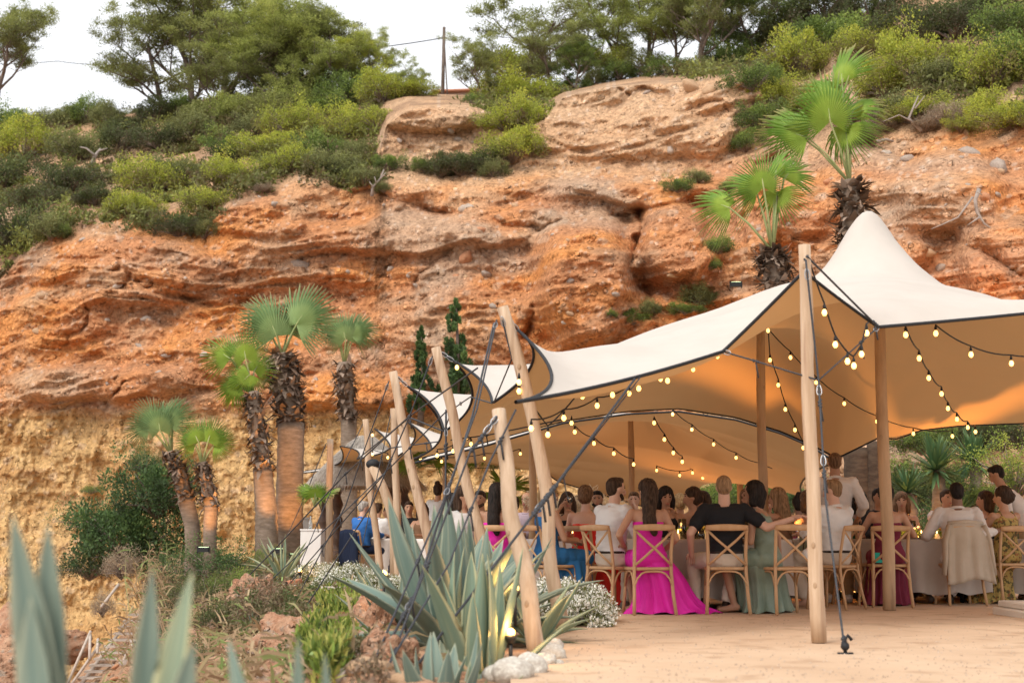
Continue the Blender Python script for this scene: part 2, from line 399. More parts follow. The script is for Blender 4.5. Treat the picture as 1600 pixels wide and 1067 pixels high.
def pebbly(m, cells_, bump_d):
    """conglomerate: small stones of their own tone set in the matrix, over the existing colour"""
    nt = m.node_tree; n = nt.nodes; b = next(q for q in n if q.type == 'BSDF_PRINCIPLED'); src = b.inputs['Base Color'].links[0].from_socket; ge = n.new('ShaderNodeNewGeometry'); col_ = src; hs = []
    for sc_, lo, hi, r0 in cells_:
        wp = n.new('ShaderNodeTexNoise'); wp.inputs['Scale'].default_value = sc_ * .6; nt.links.new(ge.outputs['Position'], wp.inputs[0]); vm = n.new('ShaderNodeVectorMath'); vm.operation = 'MULTIPLY_ADD'; nt.links.new(wp.outputs['Color'], vm.inputs[0]); vm.inputs[1].default_value = (.6 / sc_,) * 3; nt.links.new(ge.outputs['Position'], vm.inputs[2])
        v = n.new('ShaderNodeTexVoronoi'); v.inputs['Scale'].default_value = sc_; nt.links.new(vm.outputs[0], v.inputs['Vector']); sp_ = n.new('ShaderNodeSeparateColor'); nt.links.new(v.outputs['Color'], sp_.inputs[0])
        mr = n.new('ShaderNodeMapRange'); nt.links.new(sp_.outputs[0], mr.inputs[0]); mr.inputs[3].default_value = lo; mr.inputs[4].default_value = hi
        k = n.new('ShaderNodeMapRange'); k.interpolation_type = 'SMOOTHSTEP'; nt.links.new(v.outputs['Distance'], k.inputs[0]); k.inputs[1].default_value = r0; k.inputs[2].default_value = r0 * .6; k.inputs[3].default_value = 0; k.inputs[4].default_value = 1
        g_ = n.new('ShaderNodeMath'); g_.operation = 'GREATER_THAN'; nt.links.new(sp_.outputs[1], g_.inputs[0]); g_.inputs[1].default_value = .42; kk = n.new('ShaderNodeMath'); kk.operation = 'MULTIPLY'; nt.links.new(k.outputs[0], kk.inputs[0]); nt.links.new(g_.outputs[0], kk.inputs[1])
        cc = n.new('ShaderNodeMixRGB'); cc.blend_type = 'MULTIPLY'; nt.links.new(kk.outputs[0], cc.inputs[0]); nt.links.new(col_, cc.inputs[1]); cb = n.new('ShaderNodeCombineColor'); [nt.links.new(mr.outputs[0], cb.inputs[q]) for q in range(3)]; nt.links.new(cb.outputs[0], cc.inputs[2]); col_ = cc.outputs[0]; hs.append(kk.outputs[0])
    nt.links.new(col_, b.inputs['Base Color']); old = b.inputs['Normal'].links[0].from_socket
    for h_, dd_ in zip(hs, bump_d):
        bp = n.new('ShaderNodeBump'); bp.inputs['Distance'].default_value = dd_; nt.links.new(h_, bp.inputs['Height']); nt.links.new(old, bp.inputs['Normal']); old = bp.outputs[0]
    nt.links.new(old, b.inputs['Normal'])
pebbly(m_cliff, [(4.2, .70, 1.55, .38), (11, .62, 1.7, .42)], (.05, .025))
me = meshfast('cliff', P.reshape(-1, 3), gridfaces(NR, P.shape[1])[:, ::1], m_cliff, True, {'rockcol': ('FLOAT_COLOR', colA)})
cliff = tag(link('cliff', me), 'tall layered red and ochre earth cliff under a scrubby hillside', None, kind='structure')

# loose and embedded stones of the conglomerate
def rock_mesh(name, seed, m, n=10, k=7, flat=.7, jag=.35, oc=3):
    b = MB(); b.ball((0, 0, 0), (1, 1, flat), n, k); v = b.v[0]; L = v / np.linalg.norm(v, axis=1)[:, None]
    b.v[0] = v * (1 + jag * fbm(L[:, 0] * 1.3 + seed * 7.7, L[:, 1] * 1.3, L[:, 2] * 1.3, oc))[:, None]
    return b.mesh(name, m, True)
m_st = [mat('stone_grey', (.30, .235, .19), .9, (.42, .34, .28), 5, bump=.03), mat('stone_tan', (.42, .26, .15), .9, (.50, .33, .20), 5, bump=.03), mat('stone_red', (.46, .2, .1), .95, (.52, .28, .16), 5, bump=.04), mat('stone_pale', (.48, .40, .33), .9, (.38, .30, .24), 5, bump=.02)]
STONES = [(68,463,17,1),(185,446,10,3),(168,500,8,3),(228,498,11,0),(472,415,22,0),(728,405,26,2),(750,360,14,2),(760,430,16,0),(1047,235,12,3),(1098,255,9,3),(855,325,10,2),(805,322,12,1),(640,430,9,0),(1085,140,30,1),(1110,142,24,1),(1240,260,16,0),(1515,240,24,0),(1420,250,20,0),(1560,262,30,0),(1385,240,13,3),(1330,255,12,2),(430,320,12,0),(125,630,14,1),(1050,430,12,1),(890,490,9,1),(875,487,7,1),(610,420,8,3),(545,425,7,0),(260,555,9,0),(330,520,7,3),(1295,285,12,2),(1540,310,18,2)]
rm = [[rock_mesh('stone', s + 10 * k, m_st[k], 9, 6, .75, .75) for s in range(3)] for k in range(4)]
rr = np.random.default_rng(11)
for i in range(190):
    if i < len(STONES): a, b_, r_, k = STONES[i]; r_ *= .72
    else:
        a = rr.uniform(5, 1595); ee = float(interp(EDGE, a)); b_ = rr.uniform(ee + 12, 700 if a < 560 else 520); r_ = 3.2 + rr.exponential(2.2); k = int(rr.choice([0, 0, 1, 2, 3]))
        if a > 1150 and b_ > 420: continue
    d, *_ = terr(a, b_); s_ = r_ * float(d) / FPX
    o = link('stone', rm[k][i % 3], cliff); o.location = W(a, b_, float(d) + s_ * .12)
    o.rotation_euler = tuple(rr.uniform(-.5, .5, 2)) + (rr.uniform(0, 6.28),); o.scale = (s_ * rr.uniform(.9, 1.3), s_ * .6, s_ * rr.uniform(.6, .95))

# ================================================================== ground: terrace, planted bank, ravine floor
XE = [(0,.9),(3,.6),(7,.0),(9,-.02),(10.5,.22),(12,.35),(14,-.05),(16,-1.0),(20,-2.6),(24,-4.0),(27,-5.6),(30,-7.0),(34,-7.5),(50,-8)]
XB = [(0,-.5),(5,-.6),(7,-.5),(9,-.75),(12,-1.15),(14,-1.7),(16,-2.2),(20,-3.3),(24,-4.6),(27,-5.4),(30,-6.3),(34,-7.5),(50,-8)]
def ground_z(x, y):
    """planted bed at terrace level, falling off beyond its edge towards the ravine"""
    s = interp(XB, y) - x + .45 * fbm(x * .7, y * .7, 3.0, 3)
    bank = interp([(0,0),(.5,-.14),(1.0,-.65),(1.8,-1.75),(3,-2.9),(5,-3.7),(9,-4.2),(30,-4.6)], s)
    b = np.clip(s + .3, 0, 1.2) / 1.2
    return bank + .03 * fbm(x / .5, y / .5, 4.0, 3) + b * (.30 * fbm(x / .9, y / .9, 1.0, 4, True) + .12 * fbm(x / .25, y / .25, 5.0, 3, True) - .12)
def snap(px, py, d0=7.5, d1=33.0):
    """distance at which the bank is met under picture point (px, py)"""
    d = np.arange(d0, d1, .08); x, y, z = Wn(np.full(d.shape, float(px)), np.full(d.shape, float(py)), d); g = ground_z(x, y); k = np.nonzero(z < g)[0]
    return float(d[k[0]]) if len(k) else None
gx = np.concatenate([np.linspace(-200, -26, 30)[:-1], np.linspace(-26, -9, 70)[:-1], np.linspace(-9, 1.5, 270)[:-1], np.linspace(1.5, 14, 16)[:-1], np.linspace(14, 200, 20)])
gy = np.concatenate([np.linspace(-60, 2, 15)[:-1], np.linspace(2, 24, 340)[:-1], np.linspace(24, 46, 110)[:-1], np.linspace(46, 60, 6)])
GX, GY = np.meshgrid(gx, gy)
GZ = ground_z(GX, GY) - 0.012
m_earth = mat('red_earth', (.37, .20, .12), .95, (.46, .30, .19), 2.3, bump=.08, bscale=11, col3=(.26, .19, .13), scale3=2.2, world_co=True, spec=.1)
pebbly(m_earth, [(5, .7, 1.5, .36), (14, .65, 1.6, .4)], (.04, .02))
ground = tag(link('ground', meshfast('ground', np.stack([GX, GY, GZ], -1).reshape(-1, 3), gridfaces(len(gy), len(gx)), m_earth)), 'reddish earth bank and ravine floor below the terrace', None, kind='structure')
# the sandy terrace floor
ty = np.linspace(-4, 38, 190); P = []
for y in ty:
    x0 = interp(XE, y) + .06 * pn(y * 1.3, 2.0, 1.0)
    xs = x0 + (40 - x0) * np.linspace(0, 1, 120) ** 2
    P.append(np.stack([xs, np.full(120, y), .004 + .012 * fbm(xs * .9, np.full(120, y) * .9, 3.0, 3) + .0 * xs], -1))
m_sand = mat('sandy_floor', (.53, .36, .235), .95, (.63, .45, .305), .9, bump=.02, bscale=30, col3=(.46, .305, .195), scale3=2.6, detail=8, thr=(.3, .7), world_co=True, spec=.1)
P = np.array(P); P[..., 2] += .012
tag(link('terrace', meshfast('terrace', P.reshape(-1, 3), gridfaces(len(ty), 120), m_sand)), 'pale compacted sandy terrace floor', None, kind='structure')
# grit scattered over the terrace
b = MB(); rg = np.random.default_rng(5)
for i in range(2600):
    y = 7.2 + 7.5 * rg.random() ** 1.6; x = interp(XE, y) + .1 + rg.random() * (.47 * y - .2); s = rg.uniform(.004, .011)
    z = .018 + .012 * float(fbm(x * .9, y * .9, 3.0, 3))
    b.add(np.array([(0, 0, 1), (1, 0, 0), (-.5, .9, 0), (-.5, -.9, 0)]) * s + (x, y, z), [(0, 1, 2), (0, 2, 3), (0, 3, 1)])
tag(b.obj('gravel', mat('grit', (.4, .27, .18), .9, (.6, .45, .33), 9)), 'fine grit scattered over the sandy terrace', 'gravel', kind='stuff')

rg = np.random.default_rng(21)                        # stones lying on and in the bank
for i in range(150):
    px = rg.uniform(60, 640); py = rg.uniform(905, 1066); d = snap(px, py)
    if d is None: continue
    s_ = .025 + min(.09, .03 * rg.exponential()) ; o = link('stone', rm[int(rg.choice([0, 1, 2, 2, 3]))][i % 3], ground); o.location = W(px, py, d); o.rotation_euler = (rg.uniform(-.4, .4), rg.uniform(-.4, .4), rg.uniform(0, 6.28)); o.scale = (s_ * 1.2, s_, s_ * .7)
# ================================================================== stretch tents
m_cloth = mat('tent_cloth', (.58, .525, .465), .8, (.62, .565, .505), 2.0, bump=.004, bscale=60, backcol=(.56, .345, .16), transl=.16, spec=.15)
m_seam = mat('cloth_seam', (.56, .51, .45), .85)
m_black = mat('black_webbing', (.018, .018, .02), .6, bump=.002, bscale=200)
m_rope = mat('guy_rope', (.03, .032, .036), .55, (.06, .062, .07), 90, bump=.002, bscale=300)
m_steel = mat('galvanised_steel', (.42, .42, .42), .35, metal=1.0)
def scallop(pts, inward, n=14, sag=0.0):
    """boundary curve: between neighbours the hem bows towards `inward` by `f` of its length"""
    out = []
    for (a, b, f) in zip(pts[:-1], pts[1:], [p[1] for p in pts[:-1]]):
        A, B = a[0], b[0]; L = (B - A).length; nd = (inward - (A + B) / 2); nd.z *= .15; nd -= (B - A).normalized() * nd.dot((B - A).normalized()); nd.normalize()
        for k in range(n):
            t = k / n; h = 4 * t * (1 - t)
            out.append(A.lerp(B, t) + nd * (h * f * L) + Vector((0, 0, -sag * h)))
    out.append(pts[-1][0]); return out
def resample(c, n):
    c = np.array([tuple(p) for p in c]); s = np.concatenate([[0], np.cumsum(np.linalg.norm(np.diff(c, axis=0), axis=1))]); t = np.linspace(0, s[-1], n)
    return np.stack([np.interp(t, s, c[:, k]) for k in range(3)], -1), np.interp
def resample_n(c, n): return resample(c, n)[0]
def membrane(front, right, back, left, cone, soft, N=130, M=130, it=3000, folds=()):
    """front/back run left->right, left/right run front->back. cone = (pole top, [(r, z)..]); soft = points the cloth passes near"""
    f = resample_n(front, N); b = resample_n(back, N); l = resample_n(left, M); r = resample_n(right, M)
    u = np.linspace(0, 1, N)[None, :, None]; v = np.linspace(0, 1, M)[:, None, None]
    S = (1 - v) * f[None] + v * b[None] + (1 - u) * l[:, None] + u * r[:, None] - ((1 - u) * (1 - v) * f[0] + u * (1 - v) * f[-1] + (1 - u) * v * b[0] + u * v * b[-1])
    fix = np.zeros((M, N), bool)
    for p, prof in cone:
        rr_ = np.hypot(S[..., 0] - p[0], S[..., 1] - p[1]); k = rr_ <= prof[-1][0]; k[:4] = False; k[:, :2] = False
        S[k, 2] = np.maximum(S[k, 2] * 0 - 9, interp(prof, rr_[k])); fix |= k
    for A, Bq, wd in folds:                                         # ridges and valleys running in from the corners and the tie-downs
        ab = np.array([Bq[0] - A[0], Bq[1] - A[1]]); t = np.clip(((S[..., 0] - A[0]) * ab[0] + (S[..., 1] - A[1]) * ab[1]) / (ab @ ab), 0, 1)
        k = np.hypot(S[..., 0] - A[0] - t * ab[0], S[..., 1] - A[1] - t * ab[1]) < wd; k[:, 0] = k[0] = k[-1] = False; S[k, 2] = (A[2] + (Bq[2] - A[2]) * t)[k]; fix |= k
    free = ~fix[1:-1, 1:-1]
    for _ in range(it):
        avg = (S[:-2, 1:-1, 2] + S[2:, 1:-1, 2] + S[1:-1, :-2, 2] + S[1:-1, 2:, 2]) / 4
        I = S[1:-1, 1:-1, 2]; I[free] = avg[free]
    if soft:
        idx = []
        sg = [p[1] if isinstance(p, tuple) else 2.2 for p in soft]; soft = [p[0] if isinstance(p, tuple) else p for p in soft]
        for p in soft:
            dd = np.hypot(S[..., 0] - p[0], S[..., 1] - p[1]); idx.append(np.unravel_index(dd.argmin(), dd.shape))
        ed = np.minimum(np.minimum(np.arange(N), N - 1 - np.arange(N))[None, :], np.minimum(np.arange(M), M - 1 - np.arange(M))[:, None]); w = sstep(0, 5, ed * 1.0)
        for p, prof in cone: w = w * sstep(.3, 1.0, np.hypot(S[..., 0] - p[0], S[..., 1] - p[1]) / prof[-1][0])
        K = lambda a, c, g: np.exp(-((a[..., 0] - c[0]) ** 2 + (a[..., 1] - c[1]) ** 2) / g ** 2)
        Q = np.array([S[i] for i in idx]); A = np.array([[K(Q[i], Q[j], sg[j]) * w[idx[i]] for j in range(len(Q))] for i in range(len(Q))]) + np.eye(len(Q)) * .02
        res = np.array([p[2] for p in soft]) - Q[:, 2]; co = np.clip(np.linalg.solve(A, res), -.35, .35)
        for c_, q, g in zip(co, Q, sg): S[..., 2] += c_ * w * K(S, q, g)
    for _ in range(22):                                             # even out the creases
        S[1:-1, 1:-1, 2] = .5 * S[1:-1, 1:-1, 2] + .125 * (S[:-2, 1:-1, 2] + S[2:, 1:-1, 2] + S[1:-1, :-2, 2] + S[1:-1, 2:, 2])
    return S
def tent(name, label, front, right, back, left, cone, soft, N=130, M=130, it=3000, wr=1, folds=()):
    S = membrane(front, right, back, left, cone, soft, N, M, it, folds)
    root = thing(name, label, 'tent', (0, 0, 0))
    X, Y, Z = S[..., 0], S[..., 1], S[..., 2]
    eu = np.minimum(np.arange(N), N - 1 - np.arange(N))[None, :]; ev = np.minimum(np.arange(M), M - 1 - np.arange(M))[:, None]
    edge = np.minimum(eu, ev)
    S = S.copy(); S[..., 2] += .016 * fbm(X * 1.0 + Y * .8, Y * 4.5 - X * 2, 1.0, 4) * np.minimum(1, edge / 3) * (.35 + .65 * np.exp(-edge / 14.0)) * wr + .02 * fbm(X * .5, Y * .5, 2.0, 2) * np.minimum(1, edge / 8)
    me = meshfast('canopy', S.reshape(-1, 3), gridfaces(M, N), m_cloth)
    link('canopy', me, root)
    hem = MB(); loop = list(S[0]) + list(S[1:, -1]) + list(S[-1, ::-1][1:]) + list(S[::-1, 0][1:])
    hem.tube(loop, .014, 6, cap=False); hem.obj('hem', m_black, root)
    return root, S
# --- front tent
CEN = Vector((3.2, 15, 2.6))
L0 = W(806, 628, 9.5); E1 = W(1130, 549, 11.0); E2 = W(1256, 424, 10.75); E3 = W(1372, 511, 11.2); R1 = W(1640, 486, 12.3); R2 = W(1900, 400, 12.6)
H1 = W(808, 515, 12.0); T1 = W(769, 630, 13.2); H2 = W(707, 563, 14.5); T2 = W(694, 674, 15.6); H3 = W(635, 602, 16.6); T3 = W(640, 719, 18.6)
front = scallop([(L0, .035), (E1, .03), (E2, .03), (E3, .02), (R1, .02), (R2, 0)], CEN)
left = scallop([(L0, .11), (H1, .2), (T1, .07), (H2, .2), (T2, .07), (H3, .2), (T3, 0)], CEN)
B = [W(640, 719, 18.6), W(760, 690, 18.9), W(880, 657, 19.1), W(980, 642, 19.1), W(1060, 638, 19.0), W(1150, 652, 18.8), W(1220, 674, 18.6), W(1270, 696, 18.4), W(1308, 716, 18.2), W(1340, 700, 18.2), W(1372, 684, 18.3), W(1400, 686, 18.4), W(1440, 672, 18.6), W(1500, 665, 18.9), W(1600, 661, 19.2), W(1760, 655, 19.5), W(1900, 660, 19.8)]
right = scallop([(R2, .05), (W(1900, 600, 16), .05), (B[-1], 0)], CEN)
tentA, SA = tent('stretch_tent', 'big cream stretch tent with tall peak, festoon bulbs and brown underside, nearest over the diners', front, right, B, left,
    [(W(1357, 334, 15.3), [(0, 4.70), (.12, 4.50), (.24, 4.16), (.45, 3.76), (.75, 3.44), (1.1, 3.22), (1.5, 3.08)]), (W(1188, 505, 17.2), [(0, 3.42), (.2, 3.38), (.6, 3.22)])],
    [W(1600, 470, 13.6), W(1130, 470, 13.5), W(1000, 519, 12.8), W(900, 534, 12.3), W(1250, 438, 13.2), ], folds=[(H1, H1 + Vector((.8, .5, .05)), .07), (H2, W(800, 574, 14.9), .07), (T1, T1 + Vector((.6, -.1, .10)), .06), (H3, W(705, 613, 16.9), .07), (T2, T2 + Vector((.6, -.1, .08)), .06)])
# --- rear tent
CENB = Vector((2, 23.5, 2.6))
fb = [W(644, 724, 19.3), W(760, 696, 19.6), W(880, 661, 19.8), W(980, 647, 19.8), W(1060, 643, 19.7), W(1150, 656, 19.5), W(1220, 677, 19.3), W(1270, 699, 19.1), W(1306, 722, 18.9)]
lb = scallop([(fb[0], .2), (W(625, 651, 21), .2), (W(611, 719, 22.4), .08), (W(584, 669, 23.6), .2), (W(558, 717, 25.8), .08), (W(531, 697, 27.8), .14), (W(512, 729, 29), .1), (W(452, 740, 31), 0)], CENB)
bb = [W(452, 740, 31), W(540, 726, 30.5), W(610, 727, 30), W(720, 730, 29), W(845, 733, 28), W(872, 752, 27.6), W(915, 765, 27.2), W(1000, 790, 26.6), W(1078, 785, 26), W(1098, 752, 25.6), W(1120, 735, 25.3), W(1152, 724, 25), W(1195, 738, 25), W(1230, 760, 24.5), W(1268, 786, 24)]
rb = scallop([(fb[-1], .06), (bb[-1], 0)], CENB)
tentB, SB = tent('stretch_tent', 'second stretch tent joined behind the first, sloping low over the far tables', fb, rb, bb, lb, [(W(985, 650, 22.5), [(0, 2.75), (.5, 2.68)])], [], 110, 110, 2500, folds=[(W(625, 651, 21), W(650, 655, 21.3), .08), (W(584, 669, 23.6), W(628, 675, 23.9), .08), (W(611, 719, 22.4), W(640, 719, 22.2), .07), (W(531, 697, 27.8), W(575, 698, 28.1), .09), (W(558, 717, 25.8), W(590, 717, 25.6), .07)])
tag(tentB, None, 'tent')

# --- poles: debarked, slightly crooked
m_wood = mat('debarked_wood', (.44, .30, .19), .75, (.58, .43, .30), 5.0, bump=.012, bscale=16, stretch=(5, 5, .35), col3=(.36, .235, .15), scale3=2.6)
m_wood2 = mat('aged_wood', (.40, .26, .15), .75, (.52, .35, .21), 3.0, bump=.01, bscale=14, stretch=(4, 4, .5), col3=(.30, .19, .11), scale3=2.2)
m_knot = mat('wood_knot', (.34, .22, .13), .8, (.42, .29, .18), 14)
def pole(base, top, r, label, mt=None, seed=0, bend=.03, group='tent poles', rt=.82, extra=None):
    base = Vector(base); top = Vector(top); ax = top - base; L = ax.length
    root = thing('tent_pole', label, 'pole', base, 0, group)
    pts = []; rad = []; n = 16
    side = ax.cross(Vector((0, 1, 0))).normalized(); sd = ax.cross(side).normalized()
    for i in range(n + 1):
        t = i / n; w = math.sin(t * math.pi)
        pts.append(ax * t + side * (bend * (float(pn(t * 2.2, seed, .3)) * w * 1.6 + .5 * w * (1 if seed % 2 else -1))) + sd * bend * float(pn(t * 2, seed, 7.3)) * w)
        rad.append(r * (1 - (1 - rt) * t) * (1 + .07 * float(pn(t * 7, seed + 4, .1))))
    b = MB(); b.tube(pts, rad, 14)
    v = b.v[0]; an = np.arange(len(v)) % 14
    v += (v - np.repeat(np.array([tuple(p) for p in pts]), 14, axis=0)) * (.09 * pn(np.cos(an * 2 * np.pi / 14) * 1.1 + seed, np.sin(an * 2 * np.pi / 14) * 1.1, v[:, 2] * 2.2))[:, None]
    b.obj('shaft', mt or m_wood, root)
    rk = random.Random(seed)
    for _ in range(3):
        i = rk.randint(1, n - 1); a = rk.uniform(2.4, 5.6); q = pts[i] + Vector((math.cos(a) * rad[i] * .99, math.sin(a) * rad[i] * .99, rk.uniform(-.05, .05)))
        
        k = MB(); k.ball(q, (r * .26, r * .06, r * .42), 8, 6, M=Matrix.Rotation(a - math.pi / 2, 3, 'Z')); k.obj('knot', m_knot, root)
    return root
def shackle(b, c, ax, s=.028):
    """a bow shackle / snap hook as an oval ring"""
    c = Vector(c); ax = Vector(ax).normalized(); sd = ax.cross(Vector((.2, 1, .1))).normalized()
    pts = [c + ax * (math.cos(a) * s * 1.6) + sd * (math.sin(a) * s * (.62 + .2 * math.cos(a))) for a in np.linspace(0, 2 * math.pi, 13)]
    b.tube(pts, s * .16, 6, cap=False)
POLES = [
 # base, top, radius, label, material, seed, bend
 (W(839, 1026, 9.3), W(779, 640, 9.55), .058, 'short thick driftwood pole leaning at the terrace edge, nearest of the row', m_wood, 1, .05),
 (W(881, 986, 11.9), W(785, 480, 11.95), .060, 'long crooked pole footed beside the white stones, holding the first tent corner', m_wood, 2, .10),
 (W(1280, 1003, 10.6), W(1257, 383, 10.6), .056, 'tall upright front pole of the tent peak opening, with a knot hole at its middle', m_wood, 3, .02),
 (W(1390, 953, 15.2), W(1368, 345, 15.3), .068, 'central pole carrying the highest tent peak', m_wood2, 4, .02),
 (W(1197, 925, 17.2), W(1188, 506, 17.2), .062, 'inner pole rising behind the man in the black shirt', m_wood2, 5, .015),
 (W(985, 915, 22.5), W(985, 645, 22.5), .055, 'thin dark pole under the rear tent above the pink dress', m_wood2, 6, .015),
 (W(833, 905, 19.0), W(833, 665, 19.0), .055, 'dark pole standing behind the woman in blue', m_wood2, 7, .015),
 (W(775, 958, 14.4), W(681, 543, 14.5), .06, 'slanting pole behind the large agave, holding the second tent corner', m_wood, 8, .04),
 (W(688, 940, 16.4), W(614, 581, 16.6), .062, 'slanting pole with pale bark holding the third tent corner', m_wood, 9, .03),
 (W(622, 920, 21.2), W(615, 638, 21.2), .06, 'upright pole beside the forked trunk post', m_wood, 10, .015),
 (W(596, 912, 23.4), W(571, 655, 23.4), .06, 'slim pole in front of the thatched hut', m_wood, 11, .03),
 (W(513, 902, 27.5), W(516, 686, 27.7), .075, 'straight pole at the left corner of the thatched hut', m_wood, 12, .015),
 (W(430, 900, 27.0), W(446, 740, 27.2), .075, 'short pole leaning by the thick palm trunk', m_wood, 13, .02),
 (W(1160, 905, 24.5), W(1155, 728, 24.5), .065, 'far pole standing in the green rear opening', m_wood2, 14, .01),
 (W(700, 900, 23.5), W(694, 728, 23.5), .045, 'thin far pole behind the big agave leaves', m_wood2, 15, .01),
]
for p in POLES: pole(*p[:3], p[3], p[4], p[5], p[6])
# forked post
fk = thing('forked_post', 'forked tree-trunk post propping the tent hem before the hut', 'pole', W(618, 915, 21.6), 0)
o = Vector(fk.location); b = MB()
b.tube([W(618, 915, 21.6) - o, W(617, 830, 21.6) - o, W(612, 800, 21.6) - o, W(600, 765, 21.6) - o, W(582, 728, 21.6) - o], [.085, .08, .08, .07, .07], 12)
b.obj('trunk', m_wood, fk)
b = MB(); b.tube([W(613, 812, 21.6) - o, W(622, 782, 21.6) - o, W(622, 770, 21.6) - o], [.06, .05, .04], 10); b.obj('fork', m_wood, fk)
b = MB(); b.ball(W(583, 725, 21.6) - o, (.11, .08, .08), 10, 8); b.obj('padding', m_black, fk)

# --- ropes
def rope(pts, r, label, hooks=(), knots=(), name='guy_rope', group='guy ropes of the tent', sag=0.0):
    r = r * .72; P0 = Vector(pts[0]); root = thing(name, label, 'rope', P0, 0, group)
    q = []
    for a, c in zip(pts[:-1], pts[1:]):
        a, c = Vector(a), Vector(c)
        for k in range(8): t = k / 8; q.append(a.lerp(c, t) - P0 - Vector((0, 0, sag * 4 * t * (1 - t))))
    q.append(Vector(pts[-1]) - P0)
    b = MB(); b.tube(q, r, 6); b.obj('line', m_rope, root)
    for t in knots:
        i = min(int(t * (len(q) - 1)), len(q) - 2); p = q[i].lerp(q[i + 1], t * (len(q) - 1) - i); ax = (q[i + 1] - q[i]).normalized(); kb = MB()
        for j in range(-2, 3): kb.ball(p + ax * j * r * 1.7 + Vector((r * .5 * (-1) ** j, 0, 0)), r * 1.75, 8, 6)
        kb.tube([p, p + Vector((.01, 0, -.06)), p + Vector((.02, 0, -.13))], r * .9, 6)
        kb.obj('knot', m_rope, root)
    for t in hooks:
        i = min(int(t * (len(q) - 1)), len(q) - 2); p = q[i].lerp(q[i + 1], t * (len(q) - 1) - i); hb = MB(); shackle(hb, p, q[i + 1] - q[i]); hb.obj('snap_hook', m_steel, root)
    return root
rope([W(1262, 402, 10.5), W(1262, 398, 10.6)], .012, 'rope collar lashed round the top of the front pole')
rope([W(1259, 406, 10.5), W(1279, 595, 10.48), W(1290, 780, 10.1), W(1321, 1024, 9.55)], .011, 'dark rope running down the tall front pole to a ground hook', hooks=(.04, .36, .56), knots=(.4, .6, .97))
rope([E1 + Vector((0, 0, 0)), W(1279, 594, 10.5)], .009, 'short bridle rope from the left hem tip to the tall front pole', hooks=(.03,), knots=(.35,))
rope([E3 + Vector((0, 0, 0)), W(1279, 594, 10.5)], .009, 'short bridle rope from the hem under the high peak to the front pole', hooks=(.03,), knots=(.3,))
rope([W(1260, 400, 10.55), E3], .012, 'black rope from the front pole top across the cream cloth', knots=(.95,))
rope([W(1257, 405, 10.55), E2], .012, 'short black lashing between front pole top and peak opening')
rope([W(992, 592, 10.35), W(863, 765, 9.6), W(832, 805, 9.4), W(655, 1035, 8.5)], .013, 'long black guy rope crossing in front of the blue dress to the agaves', hooks=(.55,), knots=(.33, .42, .5, .62))
rope([W(1000, 590, 10.4), W(866, 763, 9.62)], .007, 'thin doubled line beside the long black guy rope', knots=(.9,))
rope([W(776, 500, 11.95), W(745, 640, 10.9), W(690, 790, 9.9), W(586, 1030, 8.6)], .010, 'rope from the tall crooked pole down to the agave bed', hooks=(.02, .62), knots=(.6, .8))
rope([W(772, 505, 11.95), W(738, 650, 10.9), W(650, 925, 9.2), W(577, 1062, 8.5)], .012, 'thick black rope with big knot beside the tall agave', hooks=(.72,), knots=(.7, .76, .5))
rope([W(778, 650, 9.5), W(735, 705, 9.4), W(655, 915, 9.1), W(600, 1060, 8.4)], .011, 'black rope from the short driftwood pole to the ground', hooks=(.03, .12), knots=(.2, .3, .62))
rope([W(806, 640, 9.5), W(766, 720, 9.4), W(702, 880, 9.0), W(590, 1066, 8.2)], .010, 'crossing rope falling through the striped agave leaves', knots=(.2, .5))
rope([W(785, 500, 11.9), W(800, 560, 11.95), T1 + Vector((.02, -.3, -.02))], .010, 'short rope joining the crooked pole to the hem tip', hooks=(.02,))
rope([W(792, 495, 11.95), H1], .010, 'chain link from the crooked pole to the first tent corner', hooks=(.3, .8))
rope([W(688, 550, 14.5), H2], .010, 'link between second pole and second tent corner', hooks=(.3, .8))
rope([W(620, 588, 16.6), H3], .010, 'link between third pole and third tent corner', hooks=(.3, .8))
rope([W(697, 640, 15.5), W(696, 790, 15.3), W(693, 900, 14.8)], .016, 'thick black strap hanging straight down between second and third pole', knots=(.2, .6), hooks=(.12,))
rope([W(676, 556, 14.5), W(640, 650, 14.6), W(580, 790, 14.8), W(470, 960, 15.0)], .010, 'guy rope from the second pole towards the ravine', hooks=(.03,), knots=(.5,))
rope([W(608, 595, 16.6), W(570, 700, 16.8), W(540, 790, 17), W(450, 960, 17)], .010, 'guy rope from the third pole towards the ravine', hooks=(.03,), knots=(.4, .7))
rope([W(611, 645, 21.2), W(586, 760, 21), W(560, 880, 20.6)], .010, 'steep rope by the thatched hut', knots=(.3,))
rope([W(567, 662, 23.4), W(520, 760, 23), W(470, 880, 22), W(455, 905, 22)], .011, 'thin rope crossing the hut roof', knots=(.5,))
rope([W(510, 692, 27.6), W(470, 790, 26.5), W(420, 900, 25)], .012, 'guy rope in front of the thick palm trunk', knots=(.4,))
rope([W(746, 575, 12.5), W(640, 650, 15), W(540, 740, 17.5), W(425, 862, 19), W(330, 960, 20)], .012, 'very long guy rope slanting down past the hut to the ravine', knots=(.25, .5, .75))
rope([W(700, 640, 15.2), W(605, 735, 17), W(480, 880, 19), W(385, 990, 20)], .011, 'guy rope crossing over the bamboo spout', knots=(.2, .6))
rope([W(625, 715, 18.6), W(548, 790, 18.5), W(430, 900, 18.8), W(330, 1000, 19)], .010, 'guy rope running down to the dry reeds', knots=(.3,))
rope([T2, W(640, 652, 16.0), W(560, 716, 19.5)], .012, 'black hem rope linking the low tent tips')
rope([T1, W(735, 620, 13.9), W(706, 640, 14.9), T2], .010, 'hem rope between the first and second low tips', hooks=(.5,))
